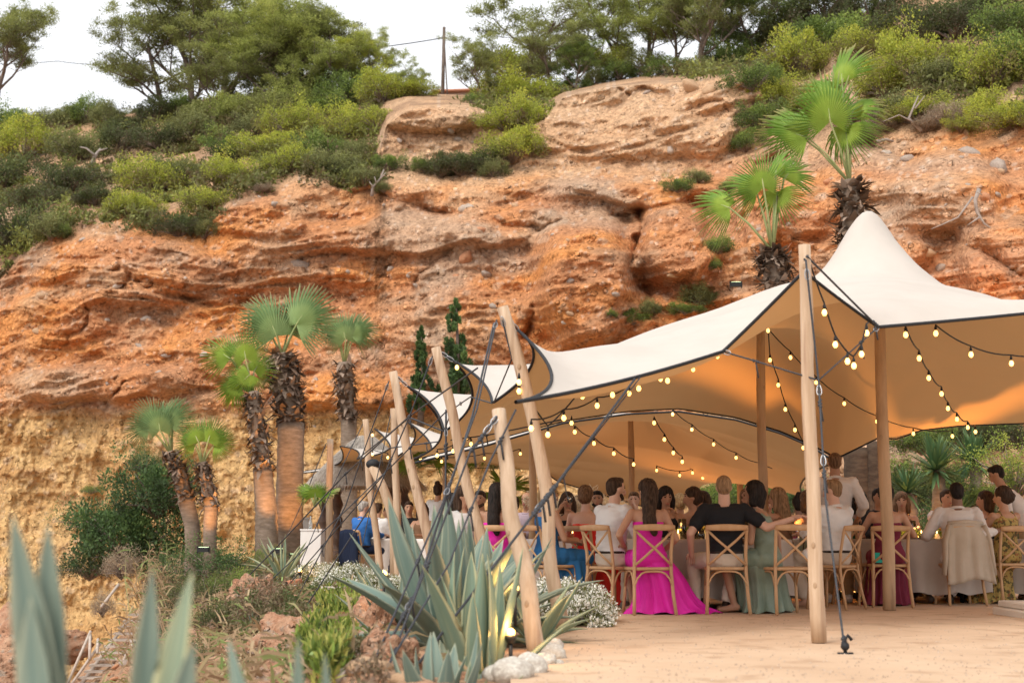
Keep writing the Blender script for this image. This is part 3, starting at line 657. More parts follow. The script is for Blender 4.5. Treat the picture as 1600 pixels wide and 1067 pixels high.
rope([W(608, 700, 19), W(760, 680, 17.5), W(880, 655, 15)], .012, 'black cord along the seam inside the tent, above the strung lights', knots=(.2, .5))
# ground hook
hk = MB(); P0 = W(1321, 1026, 9.55); P0.z = .02
hk.tube([(0, 0, 0), (0, 0, .09), (.02, 0, .12), (.045, 0, .09)], .012, 8); hk.box(-.05, .05, -.015, .015, -.01, .01); hk.ball((0, 0, .05), .03, 8, 6)
o = hk.obj('ground_anchor', m_black); o.location = P0; tag(o, 'small black anchor hook in the sand below the front pole rope', 'anchor')
# --- festoon lights
m_bulb = mat('lit_bulb', (1, .8, .45), .3, emit=(1.0, .53, .13), estr=3.0)
m_sock = mat('bulb_socket', (.015, .014, .013), .5)
bme = MB(); bme.lathe([(.001, -.085), (.018, -.08), (.030, -.06), (.033, -.045), (.028, -.025), (.016, -.006), (.013, 0)], 10); bulb_me = bme.mesh('bulb', m_bulb)
sme = MB(); sme.lathe([(.017, -.004), (.019, .01), (.019, .04), (.011, .055), (.008, .07)], 10); sock_me = sme.mesh('socket', m_sock)
def festoon(label, pts, d0, d1, start=None, end=None, s=.62):
    n = len(pts); P = [W(x, y, d0 + (d1 - d0) * (i / max(1, n - 1))) for i, (x, y) in enumerate(pts)]
    root = thing('festoon_light_string', label, 'string lights', P[0], 0, 'festoon light strings under the tents'); o = P[0].copy()
    hang = Vector((0, 0, .075 * s)); line = [p + hang for p in P]
    if start is not None: line.insert(0, start)
    if end is not None: line.append(end)
    cb = MB(); q = []
    for a, c in zip(line[:-1], line[1:]):
        L = (c - a).length
        for k in range(5): t = k / 5; q.append(a.lerp(c, t) - o - Vector((0, 0, min(.05, .04 * L) * 4 * t * (1 - t))))
    q.append(line[-1] - o); cb.tube(q, .007, 5); cb.obj('cable', m_sock, root)
    for p in P:
        so = link('socket', sock_me, root); so.location = p - o; so.scale = (s,) * 3
        bo = link('bulb', bulb_me, root); bo.location = p - o; bo.scale = (s,) * 3
    return root
FEST = [
 ('light string along the front hem up to the inner pole', [(830,664),(881,648),(933,629),(983,610),(1032,588),(1083,573),(1121,553),(1153,530),(1178,508)], 11.5, 16.5),
 ('light string doubled below the front hem', [(811,592),(811,606),(856,674),(910,614),(957,612),(998,602),(1043,590)], 11.8, 12.5),
 ('light string sloping from the dark pole to the rear tent seam', [(893,657),(898,671),(928,689),(959,705),(990,722)], 15.5, 18.5),
 ('light string descending over the pink dress', [(1022,657),(1038,683),(1052,704),(1066,718)], 17, 18.5),
 ('light string reaching from the seam towards the rear green opening', [(1051,644),(1081,668),(1115,691),(1150,712),(1188,728),(1226,739)], 19.2, 22),
 ('light string dropping close beside the inner pole', [(1200,513),(1203,559),(1216,598),(1227,636),(1242,668),(1255,696)], 16.5, 17.5),
 ('light string passing behind the tall front pole to the back hem', [(1189,505),(1235,555),(1275,594),(1319,627),(1370,655),(1427,674),(1488,678)], 16.5, 18.4),
 ('light string looping below the front pole top', [(1288,483),(1305,533),(1324,559),(1334,566),(1346,548),(1354,515)], 10.7, 11.0),
 ('light string falling from the front hem to the back opening, right of the central pole', [(1415,518),(1436,555),(1451,586),(1471,611),(1481,634),(1495,651),(1512,664),(1524,671)], 11.6, 17.5),
 ('light string bowing below the front hem at the picture edge', [(1462,516),(1517,549),(1580,563),(1640,560)], 11.8, 12.6),
 ('low light string far behind the slanting poles', [(657,713),(690,718),(722,718),(757,713),(813,706)], 21, 22),
 ('short light string beneath the seam over the agaves', [(683,708),(708,701),(736,690),(728,683)], 17, 17.8),
 ('light string hanging low across the far end of the rear tent', [(1026,732),(1062,740),(1082,736),(1098,744)], 23.5, 24.5),
 ('short light string near the thatched hut', [(582,677),(582,707),(606,712)], 23, 23),
]
for i, (lb_, pts_, a_, c_) in enumerate(FEST):
    festoon(lb_, pts_, a_, c_, start=W(1263, 402, 10.6) if i == 7 else None, end=W(1358, 500, 11.2) if i == 7 else None)
o = festoon('single bulb glowing in the second tent corner', [(714, 570)], 14.4, 14.4)
# ================================================================== foliage makers
def leafcloud(cen, rad, n_per, l, w, rg, tint, up=.25, spread=.18, shell=.35):
    """leaf-sized quads spread through ellipsoid clumps: returns V, F, tint"""
    cen = np.asarray(cen, float); K = len(cen); rad = np.broadcast_to(np.asarray(rad, float).reshape(-1, 3) if np.ndim(rad) > 1 else np.asarray(rad, float), (K, 3)) if np.ndim(rad) != 1 or len(np.atleast_1d(rad)) != K else np.repeat(np.asarray(rad, float)[:, None], 3, 1)
    n = K * n_per; d = rg.normal(size=(n, 3)); d /= np.linalg.norm(d, axis=1)[:, None]; rr_ = rg.random(n) ** shell
    c = np.repeat(cen, n_per, 0); q = c + d * rr_[:, None] * np.repeat(rad, n_per, 0)
    a = d + rg.normal(size=(n, 3)) * .6 + np.array([0, 0, up]); a /= np.linalg.norm(a, axis=1)[:, None]
    b = np.cross(a, rg.normal(size=(n, 3))); b /= np.linalg.norm(b, axis=1)[:, None]
    L = l * rg.uniform(.6, 1.3, n)[:, None]; Wd = w * rg.uniform(.6, 1.3, n)[:, None]
    V = np.stack([q - a * L * .5, q + b * Wd * .5 + a * L * .05, q + a * L * .5, q - b * Wd * .5 + a * L * .05], 1).reshape(-1, 3)
    t = np.clip(np.repeat(np.broadcast_to(tint, (K,)), n_per) + rg.normal(size=n) * spread, 0, 1)
    return V, np.arange(n * 4).reshape(-1, 4), np.repeat(t, 4)
def foliage_mesh(name, V, F, t, m): return meshfast(name, V, F, m, False, {'tint': ('FLOAT', t)})
LM = dict(
 yg=leafmat('young_pine_green', (.20, .16, .08), (.36, .42, .06), (.64, .62, .10), .42),
 g=leafmat('mid_green', (.07, .085, .035), (.15, .22, .05), (.34, .42, .09), .35),
 dg=leafmat('dark_green', (.10, .08, .05), (.085, .11, .04), (.17, .20, .06)),
 ol=leafmat('olive_scrub', (0.102, 0.109, 0.043), (0.203, 0.217, 0.080), (0.348, 0.362, 0.131)),
 dry=leafmat('dry_scrub', (0.203, 0.145, 0.102), (0.362, 0.275, 0.189), (0.522, 0.420, 0.290)),
 pine=leafmat('pine_needles', (.15, .14, .06), (.26, .29, .09), (.42, .44, .14), .45),
 pinel=leafmat('light_pine_needles', (.19, .20, .07), (.35, .40, .10), (.54, .55, .16), .45),
 jun=leafmat('juniper_green', (.045, .065, .03), (.085, .15, .05), (.17, .26, .08)),
 box=leafmat('bright_shrub', (0.087, 0.131, 0.029), (0.232, 0.319, 0.058), (0.464, 0.522, 0.102)))
m_twig = mat('twig_bark', (.19, .14, .11), .9, (.30, .24, .20), 12)
m_bark = mat('pine_bark', (.10, .075, .06), .95, (.20, .15, .12), 9, bump=.03)
def bush_proto(seed, nl=115, k=88, l=.062, w=.030, flat=.8, spiky=0):
    rg = np.random.default_rng(seed); ph = rg.uniform(0, 6.28, k); u = rg.uniform(-.05, 1, k) ; r = rg.uniform(.5, .95, k) * (1 + .25 * np.sin(ph * 2 + seed) + .15 * np.sin(ph * 3 + seed * 2))
    cs = np.sqrt(np.clip(1 - u * u, .05, 1)); cen = np.stack([cs * np.cos(ph) * r, cs * np.sin(ph) * r, .12 + u * r * flat], 1)
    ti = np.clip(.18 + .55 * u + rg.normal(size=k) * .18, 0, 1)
    V, F, t = leafcloud(cen, rg.uniform(.13, .30, k), nl, l, w, rg, ti)
    b = MB()
    for i in range(0, k, 3):
        c = Vector(cen[i]); b.tube([(0, 0, -.1), tuple(c * .45 + Vector((0, 0, .05))), tuple(c * .95)], [.03, .018, .006], 4, tint=0)
    return foliage_mesh('foliage', V, F, t, LM['g']), b.mesh('stems', m_twig)
BP = [bush_proto(s, flat=f) for s, f in ((1, .8), (2, .7), (3, .95), (4, .62), (5, .85))]
BPF = [bush_proto(s + 20, nl=60, k=110, l=.05, w=.022, flat=f) for s, f in ((1, .8), (2, .6), (3, 1.0))]
COLW = dict(yg='yellow-green', g='mid-green', dg='dark green', ol='olive', dry='dry grey-brown', jun='dark juniper-green', box='bright green', pine='pine-green', pinel='light green')
def where(px, py):
    z = [(60,240,'near the left picture edge below the lone pine'),(150,235,'by the bleached fallen branch'),(230,190,'on the far left ridge'),(200,280,'on the left slope above the red cliff edge'),(300,330,'at the cliff edge over the ochre bank'),(330,230,'below the big dark pine'),(420,240,'below the spreading leaning pine'),(470,170,'between the ridge pines'),(600,130,'left of the utility pole'),(600,260,'on the ledge with the white dead branch'),(700,150,'at the foot of the utility pole'),(700,240,'under the small overhang bluff'),(790,200,'spilling over the cleft in the red cliff'),(800,260,'below the cleft in the red cliff'),(900,140,'under the umbrella pine'),(1040,115,'on the cliff top beneath the slim pines'),(1160,220,'in the gully beside the upper right bluff'),(1060,290,'in the gully above the cracked buttress'),(1120,380,'in the dark crack of the red cliff'),(1230,130,'left of the tallest fan palm'),(1240,60,'beneath the pines of the right ridge'),(1400,60,'on the high right ridge'),(1420,140,'right of the tallest fan palm'),(1540,150,'at the upper right picture edge'),(1560,60,'in the top right corner'),(1000,490,'peeping over the cream tent cloth'),(690,520,'against the cliff behind the second tent corner')]
    return min(z, key=lambda q: (q[0] - px) ** 2 + (q[1] - py) ** 2 * 2.2)[2]
USED = {}
def uniq(lab):
    USED[lab] = USED.get(lab, 0) + 1; return lab
def bush(px, py, rpx, kind, d=None, proto=None, flat=1.0, rz=None, lab=None, group='bushes and scrub on the hillside', z=None, pset=None):
    if d is None: d = float(terr(px, py)[0]) - .1
    p = W(px, py, d) if z is None else Vector((W(px, py, d).x, d, z))
    s = rpx * d / FPX; i = random.randrange(5) if proto is None else proto
    fm, sm = (pset or BP)[i % len(pset or BP)]
    if lab is None:
        size = 'small' if rpx < 26 else ('large' if rpx > 44 else 'mid-sized')
        for form, ff in (('rounded', 1.0), ('low spreading', .7), ('upright', 1.3), ('broad', .85)):
            lab = f'{size} {form} {COLW[kind]} bush {where(px, py)}'
            if lab not in USED: flat = flat * ff; break
        else:
            for more in ('second ', 'further '):
                if more + lab not in USED: lab = more + lab; break
        uniq(lab)
    o = thing('bush', lab, 'bush', p, random.uniform(0, 6.28) if rz is None else rz, group, (s, s, s * flat))
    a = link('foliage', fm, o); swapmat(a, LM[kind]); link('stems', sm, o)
    return o
HB = [ # px, py(base), radius px, kind
 (40,250,55,'yg'),(0,300,60,'dg'),(60,330,55,'dg'),(-30,230,60,'g'),(110,300,45,'dg'),(30,390,55,'dg'),(80,372,34,'ol'),(130,250,45,'ol'),(190,235,42,'dg'),(150,320,40,'dg'),(240,300,52,'yg'),(215,340,38,'yg'),(180,335,26,'yg'),(280,290,45,'ol'),(255,235,40,'dg'),(300,225,45,'ol'),
 (330,330,50,'yg'),(280,368,34,'dg'),(370,290,42,'yg'),(320,370,26,'ol'),(420,245,48,'yg'),(460,215,44,'yg'),(400,215,40,'ol'),(360,250,40,'g'),(450,270,40,'yg'),(500,250,42,'g'),(540,215,46,'yg'),(520,275,38,'ol'),(560,250,36,'ol'),(590,205,44,'yg'),(545,165,46,'g'),(600,160,46,'yg'),(640,150,36,'yg'),(480,160,44,'dg'),(520,180,44,'g'),(570,290,28,'ol'),(610,265,24,'g'),
 (470,150,36,'yg'),(740,162,14,'g'),(720,272,36,'dg'),(690,274,30,'dg'),(755,268,30,'dg'),(662,268,20,'g'),(800,130,48,'yg'),(815,165,50,'yg'),(790,205,44,'yg'),(800,250,44,'yg'),(815,200,40,'yg'),(770,275,24,'ol'),(830,240,26,'yg'),(780,165,36,'yg'),(850,155,28,'g'),
 (895,140,26,'g'),(930,132,24,'ol'),(905,110,34,'g'),(970,125,30,'g'),(1010,118,34,'ol'),(1050,118,34,'g'),(1090,116,32,'ol'),(1130,108,34,'g'),(1165,100,34,'g'),(950,105,30,'yg'),
 (1190,200,40,'g'),(1165,235,30,'g'),(1200,165,40,'yg'),(1230,190,46,'yg'),(1215,120,48,'yg'),(1250,120,55,'yg'),(1180,140,40,'g'),(1270,170,50,'yg'),(1230,70,60,'dg'),(1300,80,60,'g'),(1290,30,66,'dg'),(1350,90,50,'yg'),(1360,40,60,'dg'),(1380,150,50,'yg'),(1430,190,52,'yg'),(1440,130,62,'yg'),(1400,190,42,'ol'),(1480,130,48,'ol'),(1490,60,60,'dg'),(1430,60,60,'dg'),(1540,30,60,'dg'),(1330,190,36,'yg'),(1530,190,46,'yg'),(1575,200,52,'yg'),(1550,140,58,'yg'),(1600,120,66,'g'),(1590,60,60,'g'),(1620,200,52,'yg'),(1500,205,24,'yg'),(1345,225,30,'ol'),(1385,205,26,'dry'),(1445,205,26,'dry'),(1480,195,30,'dry'),
 (1120,395,24,'g'),(1108,420,16,'g'),(1060,300,22,'g'),(1090,285,20,'ol'),(1015,490,20,'ol'),(990,505,26,'g'),(955,495,10,'g'),(1095,478,34,'ol'),(1070,490,24,'g'),(1140,300,16,'g'),
 (600,300,16,'ol'),(135,192,34,'g'),(165,196,30,'ol'),(95,200,30,'ol'),(245,190,34,'dg'),(275,180,30,'g'),(335,196,44,'pine'),(380,192,46,'pinel'),(425,186,44,'pine'),(465,178,40,'pinel'),(300,205,36,'ol'),(200,205,30,'dg'),(410,300,14,'dry'),(90,370,18,'g')]
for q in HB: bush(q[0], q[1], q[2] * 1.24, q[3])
rs = np.random.default_rng(31); Vs, Ts, Vt = [], [], []          # the low undergrowth that fills the slope between them
for i in range(430):
    a = rs.uniform(-120, 1680) if i % 3 else rs.uniform(-60, 640); e_, s_ = float(interp(EDGE, a)), float(interp(SKYL, a))
    if e_ - s_ < 14: continue
    py = e_ + (s_ - e_) * (.02 + .98 * rs.random() ** 1.3)
    if (1290 < a < 1500 and py > 185) or (590 < a < 745 and py < 262) or (rs.random() < .35 and a > 1150): continue
    d = float(terr(a, py)[0]); c = W(a, py, d - .1); r = rs.uniform(.35, .95); K = 9
    cen = np.stack([c.x + rs.normal(0, r * .5, K), c.y + rs.normal(0, r * .4, K), c.z + abs(rs.normal(0, r * .20, K))], 1)
    V, F, t = leafcloud(cen, [r * .34] * K, 30, .15, .06, rs, np.clip(rs.normal(.45, .22), 0, 1) * np.ones(K), spread=.14); Vs.append(V); Ts.append(t)
V = np.concatenate(Vs); t = np.concatenate(Ts)
tag(link('undergrowth', foliage_mesh('undergrowth', V, np.arange(len(V)).reshape(-1, 4), t, leafmat('undergrowth_mix', (.15, .11, .06), (.15, .165, .05), (.33, .36, .09)))), 'low mixed undergrowth covering the hillside between the bushes', 'undergrowth', kind='stuff')

# --- pines of the ridge
def pine_proto(seed, H=6.5, lean=(.15, 0), spread=1.0, ncl=150, up=.35, needles=130, open_=.3, first=.16):
    rr_ = random.Random(seed); rg = np.random.default_rng(seed); b = MB(); cl = []; limbs = []
    def grow(p, dr, L, rad, depth):
        n = 5; pts = [p]; d = dr.copy()
        for i in range(n):
            d = (d + Vector((rr_.uniform(-.2, .2), rr_.uniform(-.2, .2), rr_.uniform(-.06, .16)))).normalized(); pts.append(pts[-1] + d * L / n)
        rd = [rad * (1 - .55 * i / n) for i in range(n + 1)]
        (b if depth >= 3 else limbs_b).tube(pts, rd, 7 if depth > 1 else 5)
        if depth <= 1: cl.append((pts[-1], .9)); 
        if depth == 0: return
        if depth == 1: cl.append((pts[3], .7))
        m = {4: 6, 3: 5, 2: 4, 1: 2}[depth]
        for k in range(m):
            t = (first if depth == 4 else .35) + (1 - (first if depth == 4 else .35)) * (k + rr_.random() * .6) / m; t = min(t, 1); i = min(int(t * n), n - 1); q = pts[i].lerp(pts[i + 1], t * n - i)
            az = rr_.uniform(0, 6.28) if depth < 4 else k * 2.4 + rr_.uniform(-.5, .5); out = Vector((math.cos(az), math.sin(az), up + rr_.uniform(-.2, .3)))
            nd = (out.normalized() * spread + d * .45).normalized(); grow(q, nd, L * rr_.uniform(.48, .66), rd[i] * .55, depth - 1)
    limbs_b = MB()
    grow(Vector((0, 0, -.3)), Vector((lean[0], lean[1], 1)).normalized(), H * .62, H * .022, 4)
    rr2 = random.Random(seed + 1); rr2.shuffle(cl); cl = cl[:int(min(ncl * 2, len(cl)) * .72)]
    cen = np.array([tuple(c[0]) for c in cl]) * 1.0; K = len(cen)
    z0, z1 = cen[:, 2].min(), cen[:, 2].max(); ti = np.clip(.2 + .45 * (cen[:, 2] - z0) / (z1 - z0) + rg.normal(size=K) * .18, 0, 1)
    rad = np.stack([rg.uniform(.28, .60, K)] * 2 + [rg.uniform(.16, .34, K)], 1) * H / 6.5
    V, F, t = leafcloud(cen, rad, needles,   .15 * H / 6.5, .034 * H / 6.5, rg, ti, up=.4, shell=.7)
    return b.mesh('trunk', m_bark), limbs_b.mesh('limbs', m_bark), foliage_mesh('crown', V, F, t, LM['pine'])
PP = [pine_proto(1, lean=(.3, 0), spread=1.1), pine_proto(2, lean=(-.25, .1), spread=1.3, up=.2), pine_proto(3, lean=(.05, 0), spread=.9, up=.45), pine_proto(4, lean=(.5, 0), spread=1.2, up=.25, first=.3), pine_proto(5, spread=1.25, up=.15, lean=(.1, 0), first=.35, ncl=100)]
def pine(px, py, hpx, kind, proto, rz, lab, d=None, sx=1.0):
    if d is None: d = float(terr(px, py)[0]) + .5
    h = hpx * 1.26 * d / FPX; s = h / 6.5
    o = thing('pine_tree', lab, 'tree', W(px, py + 4, d), rz, 'pines along the cliff-top ridge', (s * sx * 1.12, s * sx * 1.12, s))
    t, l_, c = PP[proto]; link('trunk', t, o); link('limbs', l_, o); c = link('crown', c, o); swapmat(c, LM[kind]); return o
pine(-12,172,165,'pine',3,0,'lone open pine leaning in from the left picture edge, sky showing through',sx=.85)
pine(300,178,235,'pine',2,1.0,'big dark pine with dense crown on the left ridge against the sky',sx=.85)
pine(262,185,170,'pine',1,2.2,'ragged lower pine hanging left of the big dark pine')
pine(345,165,215,'pine',0,.3,'tall pine behind the big dark pine, crown cut by the picture top')
pine(385,178,170,'pinel',3,.2,'leaning light green pine with bleached trunk beside the big dark pine',sx=1.1)
pine(418,186,150,'pinel',2,5.5,'light green pine in the middle of the left ridge cluster')
pine(330,195,150,'pine',1,4.2,'low spreading pine reaching down the slope under the big dark pine',sx=1.2)
pine(535,170,120,'pinel',3,2.2,'airy light pine over the scrub under the wires',sx=1.2)
pine(450,165,170,'pinel',1,3.0,'spreading light pine between the leaning pine and the olive scrub')
pine(500,160,140,'pine',0,4.0,'pine with loose crown where the overhead wire disappears')
pine(585,150,84,'pinel',2,2.0,'small airy pine next to the scrub left of the utility pole')
pine(628,152,62,'pinel',1,5.0,'low feathery pine immediately left of the utility pole')
pine(560,158,100,'yg',0,1.4,'yellowish young pine rising from the scrub left of the wires')
pine(752,160,92,'pine',2,.5,'slim dark-trunked pine right of the utility pole')
pine(815,150,165,'pine',4,.2,'umbrella-shaped pine with wide flat crown over the cliff cleft',sx=1.25)
pine(868,150,120,'pine',4,2.5,'pine with a long bare limb right of the umbrella crown')
pine(900,140,70,'g',2,3.0,'little round dark pine behind the bare limb')
pine(965,122,140,'pinel',2,.9,'pale-trunked pine at the centre of the cliff top')
pine(1010,118,150,'pinel',1,2.9,'broad pine behind the pale-trunked pine')
pine(1093,116,190,'pine',2,4.4,'straight tall slim pine above the upper right bluff',sx=.9)
pine(1140,105,150,'pine',0,3.4,'pine with drooping airy branches at the right end of the bluff')
pine(1190,95,130,'g',1,1.0,'bushy pine where the bluff meets the right ridge')
pine(1060,116,110,'pinel',3,5.1,'low crooked pine between the two slim pine trunks')
pine(1260,62,110,'dg',1,0.5,'dark pine behind the tallest fan palm')
pine(1340,28,120,'dg',4,2.5,'dark spreading pine on the high right ridge')
pine(1450,0,110,'dg',0,1.5,'dark pine cut off by the top edge over the right slope')
pine(1560,-30,110,'pine',2,3.5,'pine crown just entering the top right corner')
for i, (a, b_, h) in enumerate([(20,196,44),(62,194,36),(95,196,40),(140,190,34),(170,188,44),(215,186,34),(110,196,26),(45,196,30)]):
    bush(a, b_, h * .62, ['g', 'ol', 'yg', 'pinel'][i % 4], d=75, lab=f'pale distant treetop on the left skyline, {["beside the lone pine", "in the first gap of open sky", "in the middle of the open sky gap", "low under the faint wire", "tallest of the skyline row", "next to the big dark pine", "lowest of the skyline row", "right behind the lone pine crown"][i]}', group='far treetops on the left skyline')
# junipers against the cliff behind the tent
def cypress(px, py, hpx, wpx, lab, d=None):
    d = d or float(terr(px, py)[0]) - .8; h = hpx * d / FPX; w = wpx * d / FPX; rg = np.random.default_rng(int(px)); K = 90
    u = rg.random(K); ph = rg.uniform(0, 6.28, K); r = (1 - u) ** .6 * (.35 + .65 * rg.random(K)) * w / 2 * (1 + .4 * np.sin(ph * 2 + u * 9))
    cen = np.stack([np.cos(ph) * r, np.sin(ph) * r, u * h], 1); rad = np.stack([w * .10 * (1.3 - u)] * 2 + [w * .16 * (1.3 - u)], 1)
    V, F, t = leafcloud(cen, rad, 90, .11, .04, rg, np.clip(.3 + .3 * u + rg.normal(size=K) * .2, 0, 1), up=1.0)
    o = thing('juniper_tree', lab, 'tree', W(px, py, d), 0, 'slim junipers against the cliff'); link('crown', foliage_mesh('crown', V, F, t, LM['jun']), o)
    b = MB(); b.tube([(0, 0, -.4), (.05, 0, h * .5), (0, 0, h * .95)], [.09, .05, .015], 6); b.obj('trunk', m_bark, o); return o
cypress(657, 640, 130, 34, 'shorter slim juniper against the cliff, between two tent poles'); cypress(712, 640, 175, 62, 'taller ragged juniper against the cliff above the second tent corner')
# utility pole, wires, roof on the ridge
dp = 56.0
up = thing('utility_pole', 'wooden twin-leg utility pole on the ridge against the sky', 'pole', W(691, 160, dp), 0); o = Vector(up.location)
b = MB(); b.tube([Vector((0, 0, -.5)), W(694, 43, dp) - o], [.08, .06], 8); b.obj('post', m_bark, up)
b = MB(); b.tube([Vector((.25, 0, -.5)), W(695, 75, dp) - o], [.03, .025], 8); b.obj('strut', m_bark, up)
b = MB(); b.tube([W(690, 60, dp) - o, W(699, 60, dp) - o], .04, 6); b.obj('crossarm', m_bark, up)
def wire(pts, lab, r=.022):
    P = [W(*p) for p in pts]; o = P[0].copy(); q = []
    for a, c in zip(P[:-1], P[1:]):
        for k in range(8): t = k / 8; q.append(a.lerp(c, t) - o - Vector((0, 0, (c - a).length * .012 * 4 * t * (1 - t))))
    b = MB(); b.tube(q + [P[-1] - o], r, 5); w = b.obj('overhead_wire', m_rope); w.location = o; tag(w, lab, 'wire')
wire([(690, 60, dp), (500, 82, 60), (180, 95, 70)], 'overhead wire sagging from the utility pole to the big dark pine')
wire([(240, 97, 68), (90, 96, 80), (-100, 96, 90)], 'faint overhead wire crossing the open sky at the left')
# house roof
h = thing('far_house', 'low house with reddish roof peeping over the ridge', 'house', W(722, 160, 62), 0)
b = MB(); b.box(-1.1, 1.1, -1, 1, -1.0, .25); b.obj('wall', mat('render_wall', (.55, .42, .33), .9, (.6, .48, .4), 4), h)
b = MB(); b.add([(-1.3, -1.2, .2), (1.3, -1.2, .28), (1.3, 1.2, .6), (-1.3, 1.2, .5), (-1.3, -1.2, .1), (1.3, -1.2, .18), (1.3, 1.2, .5), (-1.3, 1.2, .4)], [(0, 1, 2, 3), (4, 7, 6, 5), (0, 4, 5, 1), (1, 5, 6, 2), (2, 6, 7, 3), (3, 7, 4, 0)]); b.obj('roof', mat('clay_roof', (.42, .17, .10), .9, (.5, .24, .15), 8), h)
# bleached dead branches
m_dead = mat('bleached_wood', (.36, .31, .275), .85, (.26, .215, .185), 8)
def branch(lab, pts, r, d=None, subs=()):
    d0 = float(terr(pts[0][0], pts[0][1])[0]) - .35 if d is None else d; P = [W(x, y, d0 - .03 * i) for i, (x, y) in enumerate(pts)]; o = P[0]
    root = thing('dead_branch', lab, 'branch', o); b = MB(); b.tube([p - o for p in P], [r * (1 - .7 * i / (len(P) - 1)) for i in range(len(P))], 7); b.obj('stem', m_dead, root)
    for s in subs:
        Q = [W(x, y, d0 - .2) - o for x, y in s]; b = MB(); b.tube(Q, [r * .45 * (1 - .6 * i / (len(Q) - 1)) for i in range(len(Q))], 6); b.obj('twig', m_dead, root)
branch('bleached dead branch standing on the red ledge below the left bluff', [(581,307),(583,292),(594,280),(600,265)], .055, subs=[[(583,292),(577,284)],[(594,280),(603,270)],[(588,286),(585,276)]])
branch('pale fallen branch lying in the dark scrub on the left slope', [(143,262),(148,245),(157,232)], .1, subs=[[(148,243),(135,232),(125,230)],[(155,236),(168,232)]])
branch('exposed bleached root hanging from the right cliff', [(1530,296),(1524,312),(1526,330),(1538,350),(1556,362)], .05, subs=[[(1520,308),(1497,340),(1470,352),(1455,358)],[(1527,300),(1535,305)],[(1530,340),(1512,352)]])
branch('grey dead stick on the sandy shoulder right of the palm', [(1370,222),(1385,218),(1400,222)], .05)
branch('forked dead twigs beside the yellow-green bush at the right edge', [(1440,205),(1420,185),(1435,150)], .05, subs=[[(1425,190),(1405,180),(1380,190)],[(1430,170),(1445,150)]])
# ================================================================== fan palms
m_fan = leafmat('palm_green', (.50, .40, .20), (.20, .36, .06), (.45, .60, .10), transl=.4, rough=.45)
m_fan2 = leafmat('dusty_palm_green', (.50, .42, .22), (.20, .32, .13), (.38, .50, .20), transl=.3, rough=.5)
m_pet = mat('palm_petiole', (.26, .32, .12), .5, (.36, .36, .16), 6)
m_shag = leafmat('dead_leaf_bases', (.07, .045, .03), (.20, .135, .095), (.40, .30, .23), transl=0, rough=.9)
m_ptrunk = mat('palm_trunk', (.15, .11, .08), .95, (.27, .205, .155), 5, bump=.02, bscale=10, stretch=(1.2, 1.2, 4), col3=(.20, .145, .10), scale3=7)
def fan_mesh(seed, n=38, span=128, droop=.25, fold=.05):
    rg = np.random.default_rng(seed); V = []; F = []; T = []; st = np.array([.03, .2, .4, .55, .72, .87, 1.0]); da = 2 * span / n
    for i in range(n):
        a = R(-span + da * (i + .5)); Lm = (.78 + .22 * math.cos(a * .8)) * rg.uniform(.93, 1.05); dr = droop * (.5 + abs(a) / 2) * rg.uniform(.5, 1.6); sw = rg.normal() * .03
        base = len(V)
        for r in st:
            rr_ = r * Lm; hw = math.tan(R(da / 2)) * min(r, .42) * Lm * (1 if r <= .42 else max(.04, 1 - (r - .42) / .58) ** .8); aa = a + sw * max(0, r - .5)
            dz = -dr * max(0, r - .45) ** 1.5 * 1.6 - .10 * r * r + .12 * math.cos(a) * 0
            cx, cy = rr_ * math.cos(aa), rr_ * math.sin(aa); px_, py_ = -math.sin(aa), math.cos(aa)
            f = fold * min(r, .55) * 1.2
            for s_, z_ in ((-1, -f), (0, f), (1, -f)):
                V.append((cx + px_ * hw * s_, cy + py_ * hw * s_, dz + z_ * (1 if r < .9 else .3)))
                T.append(0.05 if r > .97 else (.3 if r > .86 else (.55 if r > .5 else .85)) + rg.uniform(-.06, .06))
        for k in range(len(st) - 1):
            for s_ in (0, 1): F.append((base + k * 3 + s_, base + k * 3 + s_ + 1, base + k * 3 + 4 + s_, base + k * 3 + 3 + s_))
    return meshfast('blade', np.array(V), np.array(F), m_fan, False, {'tint': ('FLOAT', np.array(T))})
FAN = [fan_mesh(1, span=105, n=32), fan_mesh(2, droop=1.0, span=110, n=32), fan_mesh(3, droop=.5, n=28, span=88), fan_mesh(4, droop=.2, span=128, n=40)]
def frond(root, base, hub, axis, nrm, Rr, proto=0, m=None, rp=.018):
    """base/hub/axis in the palm's own frame: petiole base->hub, blade beyond"""
    base, hub, axis, nrm = map(Vector, (base, hub, axis, nrm)); axis.normalize(); y = nrm.cross(axis).normalized(); z = axis.cross(y).normalized()
    b = MB(); mid = base.lerp(hub, .55) + Vector((0, 0, .06 * (hub - base).length)); b.tube([base, mid, hub, hub + axis * Rr * .25], [rp * 1.5, rp, rp * .8, rp * .3], 6); p = b.obj('frond', m_pet, root)
    o = link('blade', FAN[proto], p); o.matrix_local = Matrix.Translation(hub) @ Matrix((axis, y, z)).transposed().to_4x4() @ Matrix.Diagonal((Rr, Rr, Rr, 1))
    if m: swapmat(o, m)
    return p
